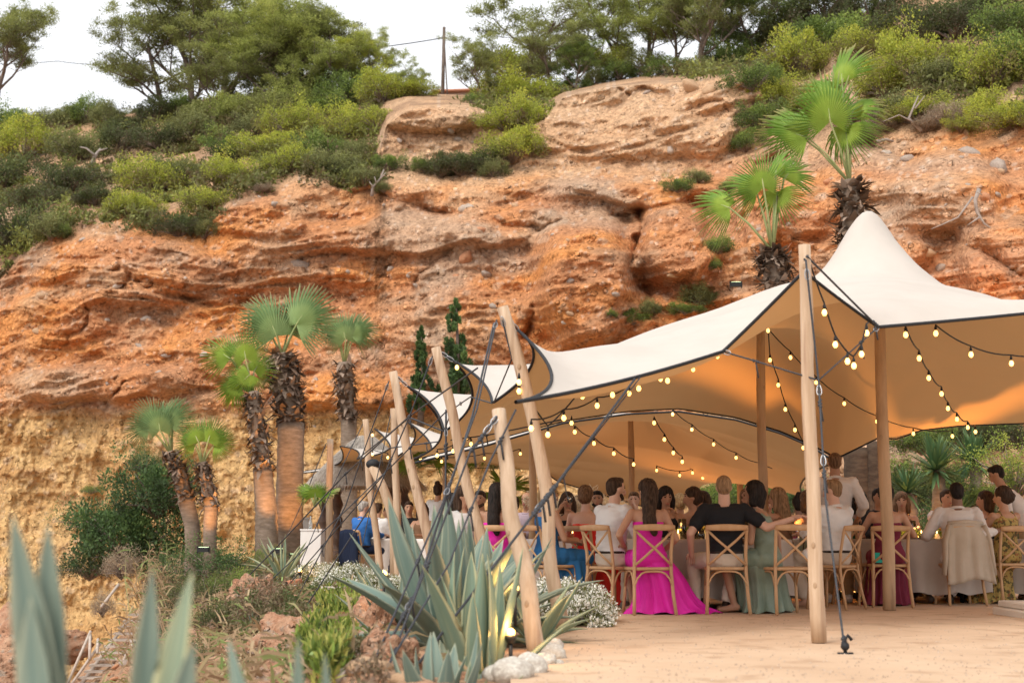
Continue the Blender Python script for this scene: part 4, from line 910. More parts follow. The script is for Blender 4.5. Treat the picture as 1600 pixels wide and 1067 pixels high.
def shag(root, pts, rad, n, sz=.16, seed=0, droop=-.5, m=None):
    rg = np.random.default_rng(seed); P = np.array([tuple(p) for p in pts]); s = np.linspace(0, 1, len(P)); V = []; F = []; T = []
    for i in range(n):
        t = rg.random(); c = np.array([np.interp(t, s, P[:, k]) for k in range(3)]); r = np.interp(t, s, rad); a = rg.uniform(0, 6.28)
        o = np.array([math.cos(a), math.sin(a), 0]); d = o * rg.uniform(.5, 1) + np.array([0, 0, rg.uniform(droop - .5, droop + 1.1)]) + rg.normal(size=3) * .25; d /= np.linalg.norm(d); sd = np.cross(d, [0, 0, 1.0]); sd /= np.linalg.norm(sd) + 1e-6
        q = c + o * r * .85; L = sz * rg.uniform(.6, 1.5); w = sz * .3 * rg.uniform(.6, 1.3); k = len(V); cur = np.array([0, 0, rg.uniform(-.35, .35) * L])
        V += [q - sd * w, q + sd * w, q + d * L * .6 + sd * w * .7 + cur * .3, q + d * L * .6 - sd * w * .7 + cur * .3, q + d * L + sd * w * .15 + cur, q + d * L - sd * w * .15 + cur]
        F += [(k, k + 1, k + 2, k + 3), (k + 3, k + 2, k + 4, k + 5)]; tt = np.clip(rg.normal(.45, .28), 0, 1); T += [tt] * 6
    o = link('leaf_bases', meshfast('leaf_bases', np.array(V), np.array(F), m or m_shag, False, {'tint': ('FLOAT', np.array(T))}), root); o['kind'] = 'stuff'; return o
m_ptrunk_shade = mat('shaded_palm_trunk', (.045, .028, .018), .95, (.09, .06, .04), 5, bump=.02, bscale=10, stretch=(1.2, 1.2, 4))  # darker copy of the trunk material: shade put into the colour of the near trunks
def trunk(root, pts, rad, name='trunk', mt=None):
    b = MB(); Q = []; Rd = []
    P = [Vector(p) for p in pts]; m = len(P) - 1
    for i in range(m):
        for k in range(10): t = k / 10; Q.append(P[i].lerp(P[i + 1], t)); Rd.append((rad[i] * (1 - t) + rad[i + 1] * t) * (1 + (.035 if k % 2 else -.02)))
    Q.append(P[-1]); Rd.append(rad[-1]); b.tube(Q, Rd, 14); return b.obj(name, mt or m_ptrunk, root)
def crown(root, top, n, Lp, Rr, seed, m=None, el=(.1, 1.3), skip=None):
    rr_ = random.Random(seed); top = Vector(top)
    for i in range(n):
        az = i * 2.4 + rr_.uniform(-.3, .3); e = el[0] + (el[1] - el[0]) * ((i + .5) / n); d = Vector((math.cos(az) * math.cos(e), math.sin(az) * math.cos(e), math.sin(e)))
        hub = top + d * Lp * rr_.uniform(.8, 1.15); ax = (d + Vector((0, 0, -.25 if e < .9 else 0))).normalized()
        nr = Vector((-math.cos(az) * math.sin(e), -math.sin(az) * math.sin(e), math.cos(e))) + Vector((rr_.uniform(-.5, .5), rr_.uniform(-.6, .2), 0))
        frond(root, top, hub, ax, nr, Rr * rr_.uniform(.85, 1.1), rr_.choice([0, 1, 2, 3]), m)
def palm(lab, base, tk, rads, shagpts, shagr, d, fr=(), auto=None, m=None, nsh=260, sz=.16, cat='palm tree', seed=1, group='fan palms'):
    B0 = W(base[0], base[1], d); root = thing('fan_palm', lab, cat, B0, 0, group); L = lambda q: W(q[0], q[1], q[2] if len(q) > 2 else d) - B0
    if tk:
        q0 = L(tk[0]); zb = float(ground_z(B0.x, d)) - .25 - B0.z
        tkp = [L(q) for q in tk]; rr_ = list(rads)
        if zb < -.05: tkp.insert(0, Vector((q0.x, q0.y, zb))); rr_.insert(0, rads[0] * 1.08)
        trunk(root, tkp, rr_, mt=m_ptrunk_shade if d < 21 else None)
    if shagpts: trunk(root, [L(q) for q in shagpts], [r * .8 for r in shagr], 'upper_trunk'); shag(root, [L(q) for q in shagpts], shagr, nsh, sz, seed)
    k = d / FPX * 1.15
    for (hx, hy, ang, rpx, pr, tilt, side) in fr:      # hub px, direction of the blade's axis in the picture (deg, 0 = right, 90 = up), radius, blade proto
        ax = Vector((math.cos(R(ang)), -.25 * tilt, math.sin(R(ang)))); top = L(shagpts[-1]) if shagpts else Vector((0, 0, 0)); nr = Vector((side, -1, .25))
        frond(root, top + Vector((0, 0, -.05)), L((hx, hy, d - .25 * tilt)), ax, nr, rpx * k, pr, m)
    if auto: crown(root, L(shagpts[-1]), *auto, seed, m)
    return root
palm('tallest fan palm left of the tent, thick grey trunk under long shaggy collar', (449, 880), [(449, 885), (452, 800), (455, 660)], [.29, .26, .25], [(455, 662), (446, 600), (441, 553)], [.25, .31, .27], 27,
     [(432,525,112,62,0,.6,.3),(463,507,58,62,3,.5,-.3),(425,500,140,48,2,0,.4),(450,520,85,50,1,-.8,.1),(470,500,25,44,2,-.5,-.2),(415,512,165,30,1,.3,0)], m=m_fan2, nsh=420, sz=.20, seed=1)
palm('curved fan palm lit orange from below, in front of the tallest palm', (417, 875), [(417, 878), (416, 800), (410, 732)], [.22, .20, .17], [(411, 738), (403, 670), (394, 612)], [.20, .18, .15], 26,
     [(384,560,100,42,3,.6,-.1),(360,560,150,46,2,.4,.3),(390,585,230,38,1,.6,.4),(375,600,205,40,2,.3,.2),(397,580,60,34,1,-.6,0),(372,605,190,34,1,-.5,.3)], nsh=330, sz=.15, seed=2)
palm('fan palm with slim dark trunk right of the tallest palm', (545, 840), [(545, 842), (545, 760), (545, 655)], [.20, .19, .18], [(545, 660), (540, 610), (538, 566)], [.18, .24, .21], 33,
     [(540,530,105,40,3,.6,.1),(548,525,60,36,0,.4,-.3),(530,520,130,36,2,.3,.3),(556,520,20,34,1,.3,-.2),(545,525,90,40,1,-.6,0),(525,522,165,26,1,.3,0)], nsh=330, sz=.17, m=m_fan2, seed=3)
palm('small leaning fan palm over the juniper, the leftmost of the group', (302, 852), [(302, 855), (300, 820), (290, 780)], [.15, .14, .15], [(291, 784), (280, 740), (268, 705)], [.16, .17, .14], 26,
     [(250,672,100,40,3,.5,.1),(232,668,180,36,2,.5,.3),(243,660,125,40,0,.3,.3),(262,665,75,42,1,.2,-.2),(270,655,80,34,2,-.4,0)], nsh=240, sz=.15, seed=4, m=m_fan2)
palm('small upright fan palm beside the leaning one, trunk glowing orange', (328, 856), [(328, 858), (328, 830), (330, 790)], [.12, .12, .13], [(330, 794), (322, 750), (316, 722)], [.15, .14, .11], 25.5,
     [(310,690,115,36,2,.5,.2),(325,690,75,36,0,.4,-.1),(335,695,30,32,3,.2,-.3),(305,695,150,30,1,.3,.2)], nsh=220, sz=.13, seed=5)
palm('tallest fan palm on the right cliff, huge bright fan above the tent peak', (1330, 400), None, None, [(1334, 400), (1333, 330), (1328, 282)], [.20, .24, .18], 24,
     [(1297,190,98,72,3,.9,.1),(1316,130,90,58,2,-.3,-1.6),(1330,180,60,46,1,-.5,-1.2),(1262,215,165,70,2,.4,.2),(1322,200,270,52,1,.2,-.8),(1240,205,190,44,1,.2,.5),(1306,160,130,60,1,-.6,.2)], nsh=260, sz=.22, seed=6)
palm('fan palm on the right cliff below the tallest one, blades drooping', (1210, 450), None, None, [(1212, 450), (1210, 410), (1207, 388)], [.20, .20, .16], 22.5,
     [(1193,293,100,50,3,.9,.1),(1212,275,82,40,2,-.2,-1.5),(1225,280,50,46,2,-.5,-.4),(1182,300,150,48,1,.2,.5),(1215,300,275,48,1,.1,-.6),(1140,325,160,50,1,.3,.6)], nsh=200, sz=.20, seed=7)
palm('twin-stemmed thick palm trunk right of the standing waiter, seen under the hem', (1352, 915), [(1347, 918), (1345, 820), (1343, 700)], [.23, .23, .23], None, None, 20.5)
palm('slim palm trunk pressed against the thick one under the hem', (1376, 915), [(1373, 918), (1371, 820), (1370, 690)], [.15, .145, .14], None, None, 20.3)
def lowpalm(px, py, d, n, Lp, Rr, lab, m=None, seed=1, el=(.2, 1.35), z=None, cat='palm'):
    p = W(px, py, d); 
    if z is not None: p.z = z
    o = thing('dwarf_palm', lab, cat, p, 0, 'low fan palms'); crown(o, (0, 0, .1), n, Lp, Rr, seed, m, el); 
    return o
lowpalm(655,738,27,6,.25,.42,'small bright palm tuft on the slope seen between two slanting poles', seed=2)
lowpalm(492,800,26,4,.2,.36,'small bright green palm fan beside the hut posts', seed=3, el=(.8, 1.4))
lowpalm(792,795,25,5,.3,.4,'little bright palm behind the white-barked slanting pole', seed=4)
lowpalm(770,740,28,6,.3,.4,'orange-tipped palm tuft against the slope under the tent edge', seed=5)
# yucca heads and shrubs behind the right tables
def yucca(px, py, d, L, n, lab, zb=None, trunkh=0.0, seed=1, m='yucca'):
    p = W(px, py, d); rg = random.Random(seed); o = thing('yucca', lab, 'yucca', (p.x, p.y, p.z - trunkh), 0, 'spiky yuccas behind the right tables'); V = []; F = []; T = []
    if trunkh: b = MB(); b.tube([(0, 0, 0), (.05, 0, trunkh)], [.12, .09], 10); b.obj('trunk', m_ptrunk, o)
    for i in range(n):
        az = rg.uniform(0, 6.28); e = rg.uniform(-.5, 1.4); l = L * rg.uniform(.8, 1.1); w = .022 * L / .6; d_ = Vector((math.cos(az) * math.cos(e), math.sin(az) * math.cos(e), math.sin(e))); s = d_.cross(Vector((0, 0, 1))).normalized(); k = len(V); dr = rg.uniform(.0, .25)
        for t, ww in ((0, .6), (.4, 1), (.8, .6), (1, .05)):
            c = Vector((0, 0, trunkh)) + d_ * l * t - Vector((0, 0, dr * t * t * l)); V += [tuple(c - s * w * ww), tuple(c + s * w * ww)]; T += [.35 + .3 * rg.random()] * 2 if t < 1 else [.9, .9]
        for j in range(3): F.append((k + 2 * j, k + 2 * j + 1, k + 2 * j + 3, k + 2 * j + 2))
    lf = link('leaves', meshfast('leaves', np.array(V), np.array(F), leafmat('yucca_leaf', (.05, .09, .04), (.09, .17, .07), (.22, .30, .12), .2, .4), False, {'tint': ('FLOAT', np.array(T))}), o); lf['kind'] = 'stuff'; return o
yucca(1462,735,21,.62,170,'large spiky yucca head behind the right table, nearest the palm trunks',trunkh=1.0,seed=1)
yucca(1520,722,21.5,.60,160,'second spiky yucca head above the man with the jacket',trunkh=1.1,seed=2)
yucca(1418,770,20.5,.50,120,'smaller fan of blue-green spikes by the lit flowers',trunkh=.7,seed=3)
yucca(1500,800,21,.45,110,'low dark yucca behind the candle glasses',trunkh=.4,seed=4)
yucca(1305,775,21,.40,80,'yucca spikes between waiter and thick palm trunk',trunkh=.4,seed=5)
bush(1585,770,72,'box',d=20,flat=1.15,lab='round bright green shrub behind the waiter at the right picture edge',group='shrubs behind the tent',pset=BPF)
bush(1545,790,40,'g',d=21,lab='darker shrub under the bright round one at the right',group='shrubs behind the tent')
bush(1130,800,55,'g',d=29.5,lab='green hedge shrub in the rear tent opening, left of the far pole',group='shrubs behind the tent')
bush(1185,800,60,'g',d=29.5,lab='green hedge shrub in the rear tent opening, right of the far pole',group='shrubs behind the tent')
bush(1150,770,40,'yg',d=30.5,lab='tall pale shrub high in the rear tent opening',group='shrubs behind the tent')
bush(1235,800,48,'jun',d=29,lab='dark shrub at the right foot of the rear tent opening',group='shrubs behind the tent')
bush(1440,705,55,'g',d=23.5,lab='leafy shrub under the back hem beside the palm trunks',group='shrubs behind the tent')
bush(1500,700,60,'dg',d=24,lab='dark shrub mass under the back hem above the yuccas',group='shrubs behind the tent')
bush(1565,700,60,'dg',d=24,lab='dark shrub mass under the back hem at the picture edge',group='shrubs behind the tent')
bush(1400,860,55,'ol',d=23,lab='olive undergrowth glowing behind the right table',group='shrubs behind the tent')
bush(1470,860,60,'dg',d=23,lab='dark undergrowth behind the candle glasses of the right table',group='shrubs behind the tent')
bush(1540,860,60,'dg',d=23,lab='dark undergrowth behind the seated women at the right',group='shrubs behind the tent')
bush(1330,860,55,'g',d=22.5,lab='undergrowth behind the standing waiter',group='shrubs behind the tent')
# ochre-side shrubs on the left
for a in [(205,880,72,'jun',30,1.2,'big dark juniper bush at the foot of the ochre cliff'),(245,800,60,'jun',30,1.2,'upper mass of dark juniper beside the small leaning palm'),(165,830,48,'jun',30.5,1.1,'left spreading juniper bush on the ochre cliff foot'),(140,900,45,'dg',30,1,'dark green scrub left of the wooden stairs'),
          (225,740,34,'jun',31,1.3,'pointed juniper top below the small leaning palm'),(142,770,16,'g',36,1,'little round shrub on the ochre cliff face'),(300,900,44,'jun',27,1,'dark bush at the head of the wooden stairs'),
          (345,905,58,'jun',25.5,.9,'dense trailing green shrub under the orange-lit palm'),(375,900,36,'g',25,.8,'trailing green shrub in front of the orange-lit palm foot'),(325,960,44,'dg',24,1,'dark drooping shrub on the bank beneath the trailing green one'),
          (290,985,38,'dry',25,1,'dry reed-like scrub right of the wooden stairs'),(250,930,34,'dry',26,1.4,'dry scrub over the top of the wooden stairs'),(190,900,34,'dry',28,1.3,'grey dry scrub above the handrail'),(160,960,22,'dry',28,1.4,'dry twigs beside the left handrail'),
          (335,1050,50,'dg',20,.8,'dark scrub at the bottom between blurred agave leaves'),(400,1055,40,'dry',18,.9,'dry scrub on the red bank at the bottom'),(300,1060,36,'g',19,.9,'green scrub just right of the stairs at the bottom'),
          (460,960,26,'ol',19,.9,'olive weed clump on the red bank under the guy ropes'),(410,960,24,'ol',21,.9,'low weed clump beside the thatched stump'),(495,1000,22,'dry',15,.9,'dry weed clump on the crest of the red bank'),
          (720,1010,26,'g',9.2,.6,'low succulent cushion under the striped agave'),(760,1055,22,'jun',8.3,.5,'green ground cover by the white boulders'),(815,1000,16,'g',10.2,.6,'small green tuft among the white stones')]:
    dd_ = snap(a[0], a[1]) if a[4] < 29 else None
    bush(a[0],a[1],a[2]*(1.35 if a[2] > 40 else 1.1),a[3],d=dd_ or a[4],flat=a[5],lab=a[6],group='shrubs on the bank left of the terrace',pset=BPF if a[2] < 60 else BP)
# ice plant creeping down the bank
def patch(name, lab, polys, z_off, n, l, w, m, cat, kind='stuff', rgs=1, up=1.0):
    """leaves rooted over an area of the bank: polys = list of (px, py, rpx, d)"""
    rg = np.random.default_rng(rgs); cen = []
    for px, py, rp, d in polys:
        for _ in range(n):
            a = rg.uniform(0, 6.28); q = rg.random() ** .5; qx, qy = px + math.cos(a) * q * rp, py + math.sin(a) * q * rp * .8; dd_ = snap(qx, qy)
            if dd_ is None: continue
            p = W(qx, qy, dd_); cen.append((p.x, p.y, p.z + rg.uniform(0, z_off)))
    V, F, t = leafcloud(np.array(cen), [.07] * len(cen), 9, l, w, rg, rg.random(len(cen)), up=up); t = np.asarray(t)
    o = link(name, foliage_mesh(name, V, F, t, m)); return tag(o, lab, cat, kind=kind)
patch('ice_plant', 'bright green ice plant creeping over the edge of the red bank', [(545,925,34,15.5),(530,960,34,14.5),(515,1000,34,13.8),(500,1040,34,13),(560,900,30,17),(540,980,24,13.6)], .16, 260, .11, .026, leafmat('ice_plant_green', (.08, .11, .03), (.20, .29, .05), (.46, .44, .12)), 'ground cover', up=1.6)
# gypsophila mounds
m_white = mat('white_blossom', (.86, .84, .76), .7)
def flowers(px, py, rpx, d, lab, hz=1.0, n=900, z=0.0):
    r = 1.35 * rpx * d / FPX; p = W(px, py, d); rg = np.random.default_rng(int(px * 3 + py)); o = thing('white_flower_mound', lab, 'flowers', (p.x, d, z), 0, "mounds of baby's breath along the terrace edge"); K = 60
    ph = rg.uniform(0, 6.28, K); u = rg.uniform(0, 1, K); cs = np.sqrt(1 - u * u); q = rg.uniform(.5, 1, K) ** .5
    cen = np.stack([cs * np.cos(ph) * r * q, cs * np.sin(ph) * r * q, u * r * hz * q + .03], 1)
    s = leafcloud(cen, [r * .22] * K, n // 60 * 3, .022, .020, rg, .5, shell=.6); link('blossoms', meshfast('blossoms', s[0], s[1], m_white, False), o)
    s = leafcloud(cen * .93, [r * .22] * K, 60, .09, .010, rg, .5); link('stems', foliage_mesh('stems', *s, LM['ol']), o); return o
for i, a in enumerate([(850,930,52,12.9,'nearest white flower mound touching the long crooked pole'),(890,925,55,13.2,'white flower mound left of the chair of the man in white'),(905,950,38,12.6,'small white flower mound spilling onto the sand'),(860,900,50,14.4,'white flower mound below the blue dress'),(820,905,44,13.6,'white flower mound behind the striped agave'),(810,880,40,15,'white flower mound by the magenta skirt'),
      (500,905,34,22,'far white flower mound before the white bar counter'),(530,900,36,21.5,'far white flower mound under the hut'),(560,905,36,20.5,'far white flower mound beside the navy jacket'),(590,905,30,19.5,'far white flower mound by the forked post'),(470,905,28,23,'far white flower mound by the floodlights'),(645,905,34,18,'white flower mound behind the biggest agave'),(520,925,26,20,'low white flower mound at the bank edge')]):
    flowers(*a, hz=.75, n=2600 if a[3] < 16 else 1500)
# ================================================================== agaves
m_aga = leafmat('agave_blue', (.40, .42, .30), (.145, .21, .175), (.24, .315, .265), transl=.03, rough=.6)
m_agav = leafmat('agave_striped', (.46, .44, .25), (.165, .235, .165), (.27, .34, .245), transl=.04, rough=.6)
m_agad = leafmat('agave_dry', (.30, .20, .12), (.24, .17, .11), (.40, .30, .2), transl=.0, rough=.8)
def agave_leaf(seed, bend=.25, wd=.1, ch=.35, variegated=False):
    rg = np.random.default_rng(seed); NS, NC = 16, 9; P = np.zeros((NS, NC * 2 - 2, 3)); T = np.zeros((NS, NC * 2 - 2)); tw = rg.uniform(-.3, .3)
    for i in range(NS):
        t = i / (NS - 1); x = t * (1 - .12 * bend * t); z = bend * t * t * .9 - .12 * bend * t
        w = wd * (.62 + .9 * t - 1.0 * t * t if t < .45 else 1) ; w = wd * np.interp(t, [0, .12, .4, .65, .88, .97, 1], [.75, .68, 1.0, .85, .36, .10, .02]); th = wd * np.interp(t, [0, .3, .8, 1], [.42, .2, .08, .01])
        for j in range(NC):
            s_ = -1 + 2 * j / (NC - 1); zz = ch * w * s_ * s_ + .02 * wd * float(pn(s_ * 3, t * 5, seed)); a = tw * t; P[i, j] = (x, s_ * w * math.cos(a) - zz * math.sin(a), z + zz + s_ * w * math.sin(a))
            T[i, j] = .0 if (abs(s_) > .7 if variegated else abs(s_) > .97) else .45 + .3 * pn(s_ * 6, t * 1.2, seed + .5)
        for j in range(1, NC - 1):
            s_ = 1 - 2 * j / (NC - 1); zz = ch * w * s_ * s_ - th * (1 - s_ * s_) * 1.2; P[i, NC - 1 + j] = (x, s_ * w, z + zz); T[i, NC - 1 + j] = .5 + .3 * pn(s_ * 5, t * 1.5, seed + 3.5)
    T[-1] = 0.0
    b = MB(); b.grid(P, wrap=True, tint=T); b.f.append(tuple(range(NC * 2 - 3, -1, -1))); me = b.mesh('leaf', m_agav if variegated else m_aga, True, True); return me
AG = {v: [agave_leaf(s + 10 * v, bend=bd, wd=w_, variegated=bool(v)) for s, bd, w_ in ((1, .1, .085), (2, -.15, .095), (3, -.4, .09), (4, .3, .08))] for v in (0, 1)}
def agave(lab, p, L, n, seed, var=0, e0=.35, e1=1.45, mt=None, wsc=1.0, az0=0, azr=6.28, group='agaves'):
    rr_ = random.Random(seed); o = thing('agave', lab, 'agave', p, 0, group)
    for i in range(n):
        f = (i + .5) / n; e = e0 + (e1 - e0) * f + rr_.uniform(-.1, .1); az = az0 + (i * 2.39996 % 6.2832) / 6.2832 * azr + rr_.uniform(-.15, .15); l = L * (.72 + .28 * math.sin(f * 2.6)) * rr_.uniform(.85, 1.1)
        k = 2 if (e < .6 and rr_.random() < .7) else rr_.choice([0, 1, 3] if e > .9 else [0, 1, 2]); lf = link('leaf', AG[var][k], o); roll = rr_.uniform(-.25, .25)
        lf.matrix_local = Matrix.Rotation(az, 4, 'Z') @ Matrix.Translation((.05 * L, 0, 0)) @ Matrix.Rotation(-e, 4, 'Y') @ Matrix.Rotation(roll, 4, 'X') @ Matrix.Diagonal((l, l * wsc, l, 1))
        if mt: swapmat(lf, mt)
    return o
def gp(px, d, dz=0.0, z=None):
    x = (px - 800) / FPX * d * 1.0; return Vector((x, d, (float(ground_z(x, d)) if z is None else z) + dz))
agave('largest blue-green agave with broad upright leaves before the slanting poles', gp(705,10.6,z=-.1,dz=.05), 1.12, 32, 5, e0=.25, e1=1.42, wsc=.98)
agave('blue agave behind the short driftwood pole, leaves fanning right', gp(765,11.4,z=0), .92, 20, 9, e0=.3, e1=1.4, wsc=.95)
agave('striped agave lit by a small lamp behind the short driftwood pole', gp(838,10.6,z=0), .58, 18, 12, var=1, e0=.15, e1=1.2, wsc=.9)
agave('tall striped agave in front of the largest one, cream-edged upright leaves', gp(745,8.9,z=-.28), .98, 13, 21, var=1, e0=.95, e1=1.5, wsc=.92)
agave('low blue agave at the bottom edge below the crossing ropes', gp(690,8.0,z=-.33), .62, 14, 33, e0=.55, e1=1.4, wsc=1.4)
agave('narrow-leaved agave right of the low blue one, under the white boulders', gp(745,8.1,z=-.3), .45, 10, 35, var=1, e0=.5, e1=1.4)
agave('spiky agave left of the largest one with arching leaves', gp(625,12.6,z=-.1), .72, 22, 41, e0=.3, e1=1.35, wsc=.8)
agave('agave with dark curling lower leaves beside the terracotta spout', gp(660,11.4,z=-.25), .8, 14, 44, e0=-.25, e1=.7, wsc=.7)
agave('withered brown agave skirt hanging below the largest agave', gp(690,10.5,z=-.2), .75, 14, 47, e0=-.7, e1=.0, mt=m_agad, wsc=.5)
agave('small yellow-striped agave on the bank by the floodlights', W(440,905,22), .72, 26, 51, var=1, e0=.1, e1=1.35, wsc=.5)
agave('little pale agave on the red bank below the spout', W(400,985,15), .22, 10, 55, e0=.2, e1=1.2)
agave('tiny agave rosette beneath the thatched stump', W(355,965,19), .3, 12, 57, e0=.2, e1=1.2)
agave('agave seen between pole feet behind the white flowers', gp(800,12.6,z=0), .6, 14, 61, e0=.3, e1=1.3)
# out-of-focus agave leaves close to the lens
def bigleaf(root, px0, px1, py1, d, Lw, az, var=0, k=0, pyb=1250):
    a = W(px0, pyb, d) ; b_ = W(px1, py1, d + .05); ax = b_ - a; L = ax.length; x = ax.normalized(); z = Vector((math.cos(az), math.sin(az), 0)); y = z.cross(x).normalized(); z = x.cross(y).normalized()
    lf = link('leaf', AG[var][k], root); lf.matrix_local = Matrix.Translation(a - root.location) @ Matrix((x, y, z)).transposed().to_4x4() @ Matrix.Diagonal((L, Lw / .085 * .36, L, 1)); return lf
a1 = thing('agave', 'big blurred agave nearest the camera at the lower left with two joined leaf tips', 'agave', W(80, 1300, 2.6), 0, 'blurred agaves near the lens')
bigleaf(a1, 92, 28, 800, 2.6, .105, -1.5, 0, 0); bigleaf(a1, 75, 76, 815, 2.62, .10, -1.3, 0, 0); bigleaf(a1, 60, 58, 930, 2.58, .10, -1.7, 0, 0)
a2 = thing('agave', 'blurred agave right of the nearest one with two diverging pointed leaves', 'agave', W(250, 1300, 2.9), 0, 'blurred agaves near the lens')
bigleaf(a2, 215, 240, 885, 2.9, .085, -1.4, 0, 0); bigleaf(a2, 235, 291, 893, 2.85, .085, -1.6, 1, 1); bigleaf(a2, 250, 300, 1000, 2.8, .09, -1.2, 0, 0)
a3 = thing('agave', 'blurred agave whose brown tips just enter the bottom edge', 'agave', W(430, 1300, 3.2), 0, 'blurred agaves near the lens')
bigleaf(a3, 410, 356, 995, 3.2, .06, -1.4, 0, 1); bigleaf(a3, 460, 470, 990, 3.2, .055, -1.6, 0, 0); bigleaf(a3, 520, 508, 1015, 3.3, .05, -1.5, 0, 0)
# ================================================================== boulders and stones
m_bould = mat('pale_limestone', (.60, .56, .48), .85, (.42, .36, .30), 5, bump=.03, bscale=12, col3=(.70, .66, .58), scale3=4)
BM = [rock_mesh('white_boulder', s + 50, m_bould, 20, 14, .85, .3) for s in range(4)]
for i, (px, py, r, d, lab) in enumerate([(800,1052,24,8.05,'largest pale boulder at the bottom edge of the terrace'),(828,1035,22,8.4,'pale boulder against the foot of the short driftwood pole'),(775,1058,15,8.1,'small pale boulder left of the largest one'),(850,1012,15,8.9,'round pale stone right of the short pole foot'),(862,996,17,9.3,'smooth pale stone between the two pole feet'),(852,978,14,9.8,'third pale stone up the terrace edge'),
      (866,968,12,10.2,'small pale stone left of the long crooked pole foot'),(845,962,12,10.6,'pale stone behind the short pole shaft'),(840,948,11,11.2,'little pale stone at the flower bed corner'),(872,1010,7,8.9,'tiny pale stone out on the sand'),(855,945,9,11.6,'small pale stone touching the flower mound'),(812,1018,12,8.7,'pale stone half hidden behind the short pole'),(790,1030,11,8.4,'pale pebble-like stone in the succulents')]):
    o = link('white_boulder', BM[i % 4]); s = 1.3 * r * d / FPX; p = W(px, py, d); o.location = (p.x, d, s * .35); o.scale = (s * 1.05, s, s * .85); o.rotation_euler = (0, 0, i * 1.3); tag(o, lab, 'stone', 'pale stones edging the terrace')
m_mound = mat('red_mound', (.36, .175, .10), .95, (.47, .29, .185), 3, bump=.07, bscale=7, col3=(.34, .27, .21), scale3=3.5)
pebbly(m_mound, [(8, .7, 1.5, .36), (20, .65, 1.6, .4)], (.03, .015))
MM = [rock_mesh('red_rock', s + 80, m_mound, 60, 40, .85, .8, 6) for s in range(3)]
for i, (px, py, rx, rz_, d, lab) in enumerate([(455,1015,62,60,14.5,'large eroded red earth rock below the bamboo spout'),(585,985,42,60,13.6,'steep red earth rock under the terracotta spout'),(400,935,44,40,21,'red rock by the thatched stump'),(395,1040,70,40,16,'low red rock shelf at the bottom'),(610,1040,55,60,11.0,'red earth rock beneath the low blue agave'),(370,905,26,26,22.5,'orange rock beside the trailing shrub'),(450,1080,70,50,12.5,'red rock ridge cut by the bottom edge'),(30,1000,60,60,30,'tan boulder at the foot of the cliff by the left edge'),(-10,1050,70,40,29,'tan flat boulder in the lower left corner'),(100,1010,40,30,31,'tan rock left of the stairs'),(330,1010,50,40,23,'brown rock right of the stairs')]):
    o = link('red_rock', MM[i % 3]); d = (snap(px, py) or d) if d < 28 else d; p = W(px, py, d); k = d / FPX; o.location = p; o.scale = (rx * k, rx * k * .8, rz_ * k); o.rotation_euler = (0, 0, i * 2.1); tag(o, lab, 'rock', 'rocks on the bank')

rs = np.random.default_rng(77); Vs, Ts = [], []                 # low scrub all over the bank
for i in range(330):
    px = rs.uniform(120, 600); py = rs.uniform(885, 1066)
    if px > 400 + (1067 - py) * .75 and rs.random() < .8: continue
    if px < 250 and py > 950: continue
    d = snap(px, py)
    if d is None: continue
    c = W(px, py, d); r = rs.uniform(.10, .28) * (d / 20) ** .5; K = 8; kd = rs.random() ** 1.3
    cen = np.stack([c.x + rs.normal(0, r * .6, K), c.y + rs.normal(0, r * .6, K), c.z + abs(rs.normal(0, r * .5, K))], 1)
    V, F, t = leafcloud(cen, [r * .4] * K, 34, .06 * (d / 16) ** .5, .018, rs, np.full(K, kd), spread=.12); Vs.append(V); Ts.append(t)
V = np.concatenate(Vs); t = np.concatenate(Ts)
tag(link('scrub', foliage_mesh('scrub', V, np.arange(len(V)).reshape(-1, 4), t, leafmat('bank_scrub', (.24, .165, .11), (.15, .14, .065), (.10, .16, .05), .2))), 'low dry and green scrub covering the bank below the palms', 'scrub', kind='stuff')
for a in [(262,905,52,'jun','dense dark shrub between the small palms and the stairs'),(300,940,46,'dg','dark green shrub hanging over the bank right of the stairs'),(360,930,54,'g','full green trailing shrub below the orange-lit palm foot'),(345,985,48,'dg','deep green shrub low on the bank right of the stairs'),(290,1010,44,'jun','dark shrub halfway down the ravine side'),(360,1050,46,'dg','dark shrub at the bottom edge, centre of the ravine'),(420,890,30,'g','small green shrub at the foot of the thick palm trunk'),(520,985,26,'ol','olive shrub tucked beside the ice plant')]:
    bush(a[0], a[1], a[2], a[3], d=snap(a[0], a[1]) or 25, lab=a[4], group='shrubs on the bank left of the terrace', pset=BPF)
for a in [(1400,800,70,'dg',25.5,'dark green shrub wall behind the palm trunks, low part'),(1450,780,75,'g',26,'tall green shrub behind the yucca heads'),(1540,840,70,'dg',25,'dark shrub filling the gap below the bright round shrub'),(1350,840,60,'g',25.5,'green shrub between waiter and palm trunks'),(1490,850,70,'jun',24.6,'very dark shrub behind the glasses of the right table'),(1600,850,70,'dg',24,'dark shrub behind the leaning waiter')]:
    bush(a[0], a[1], a[2], a[3], d=a[4], lab=a[5], group='shrubs behind the tent')
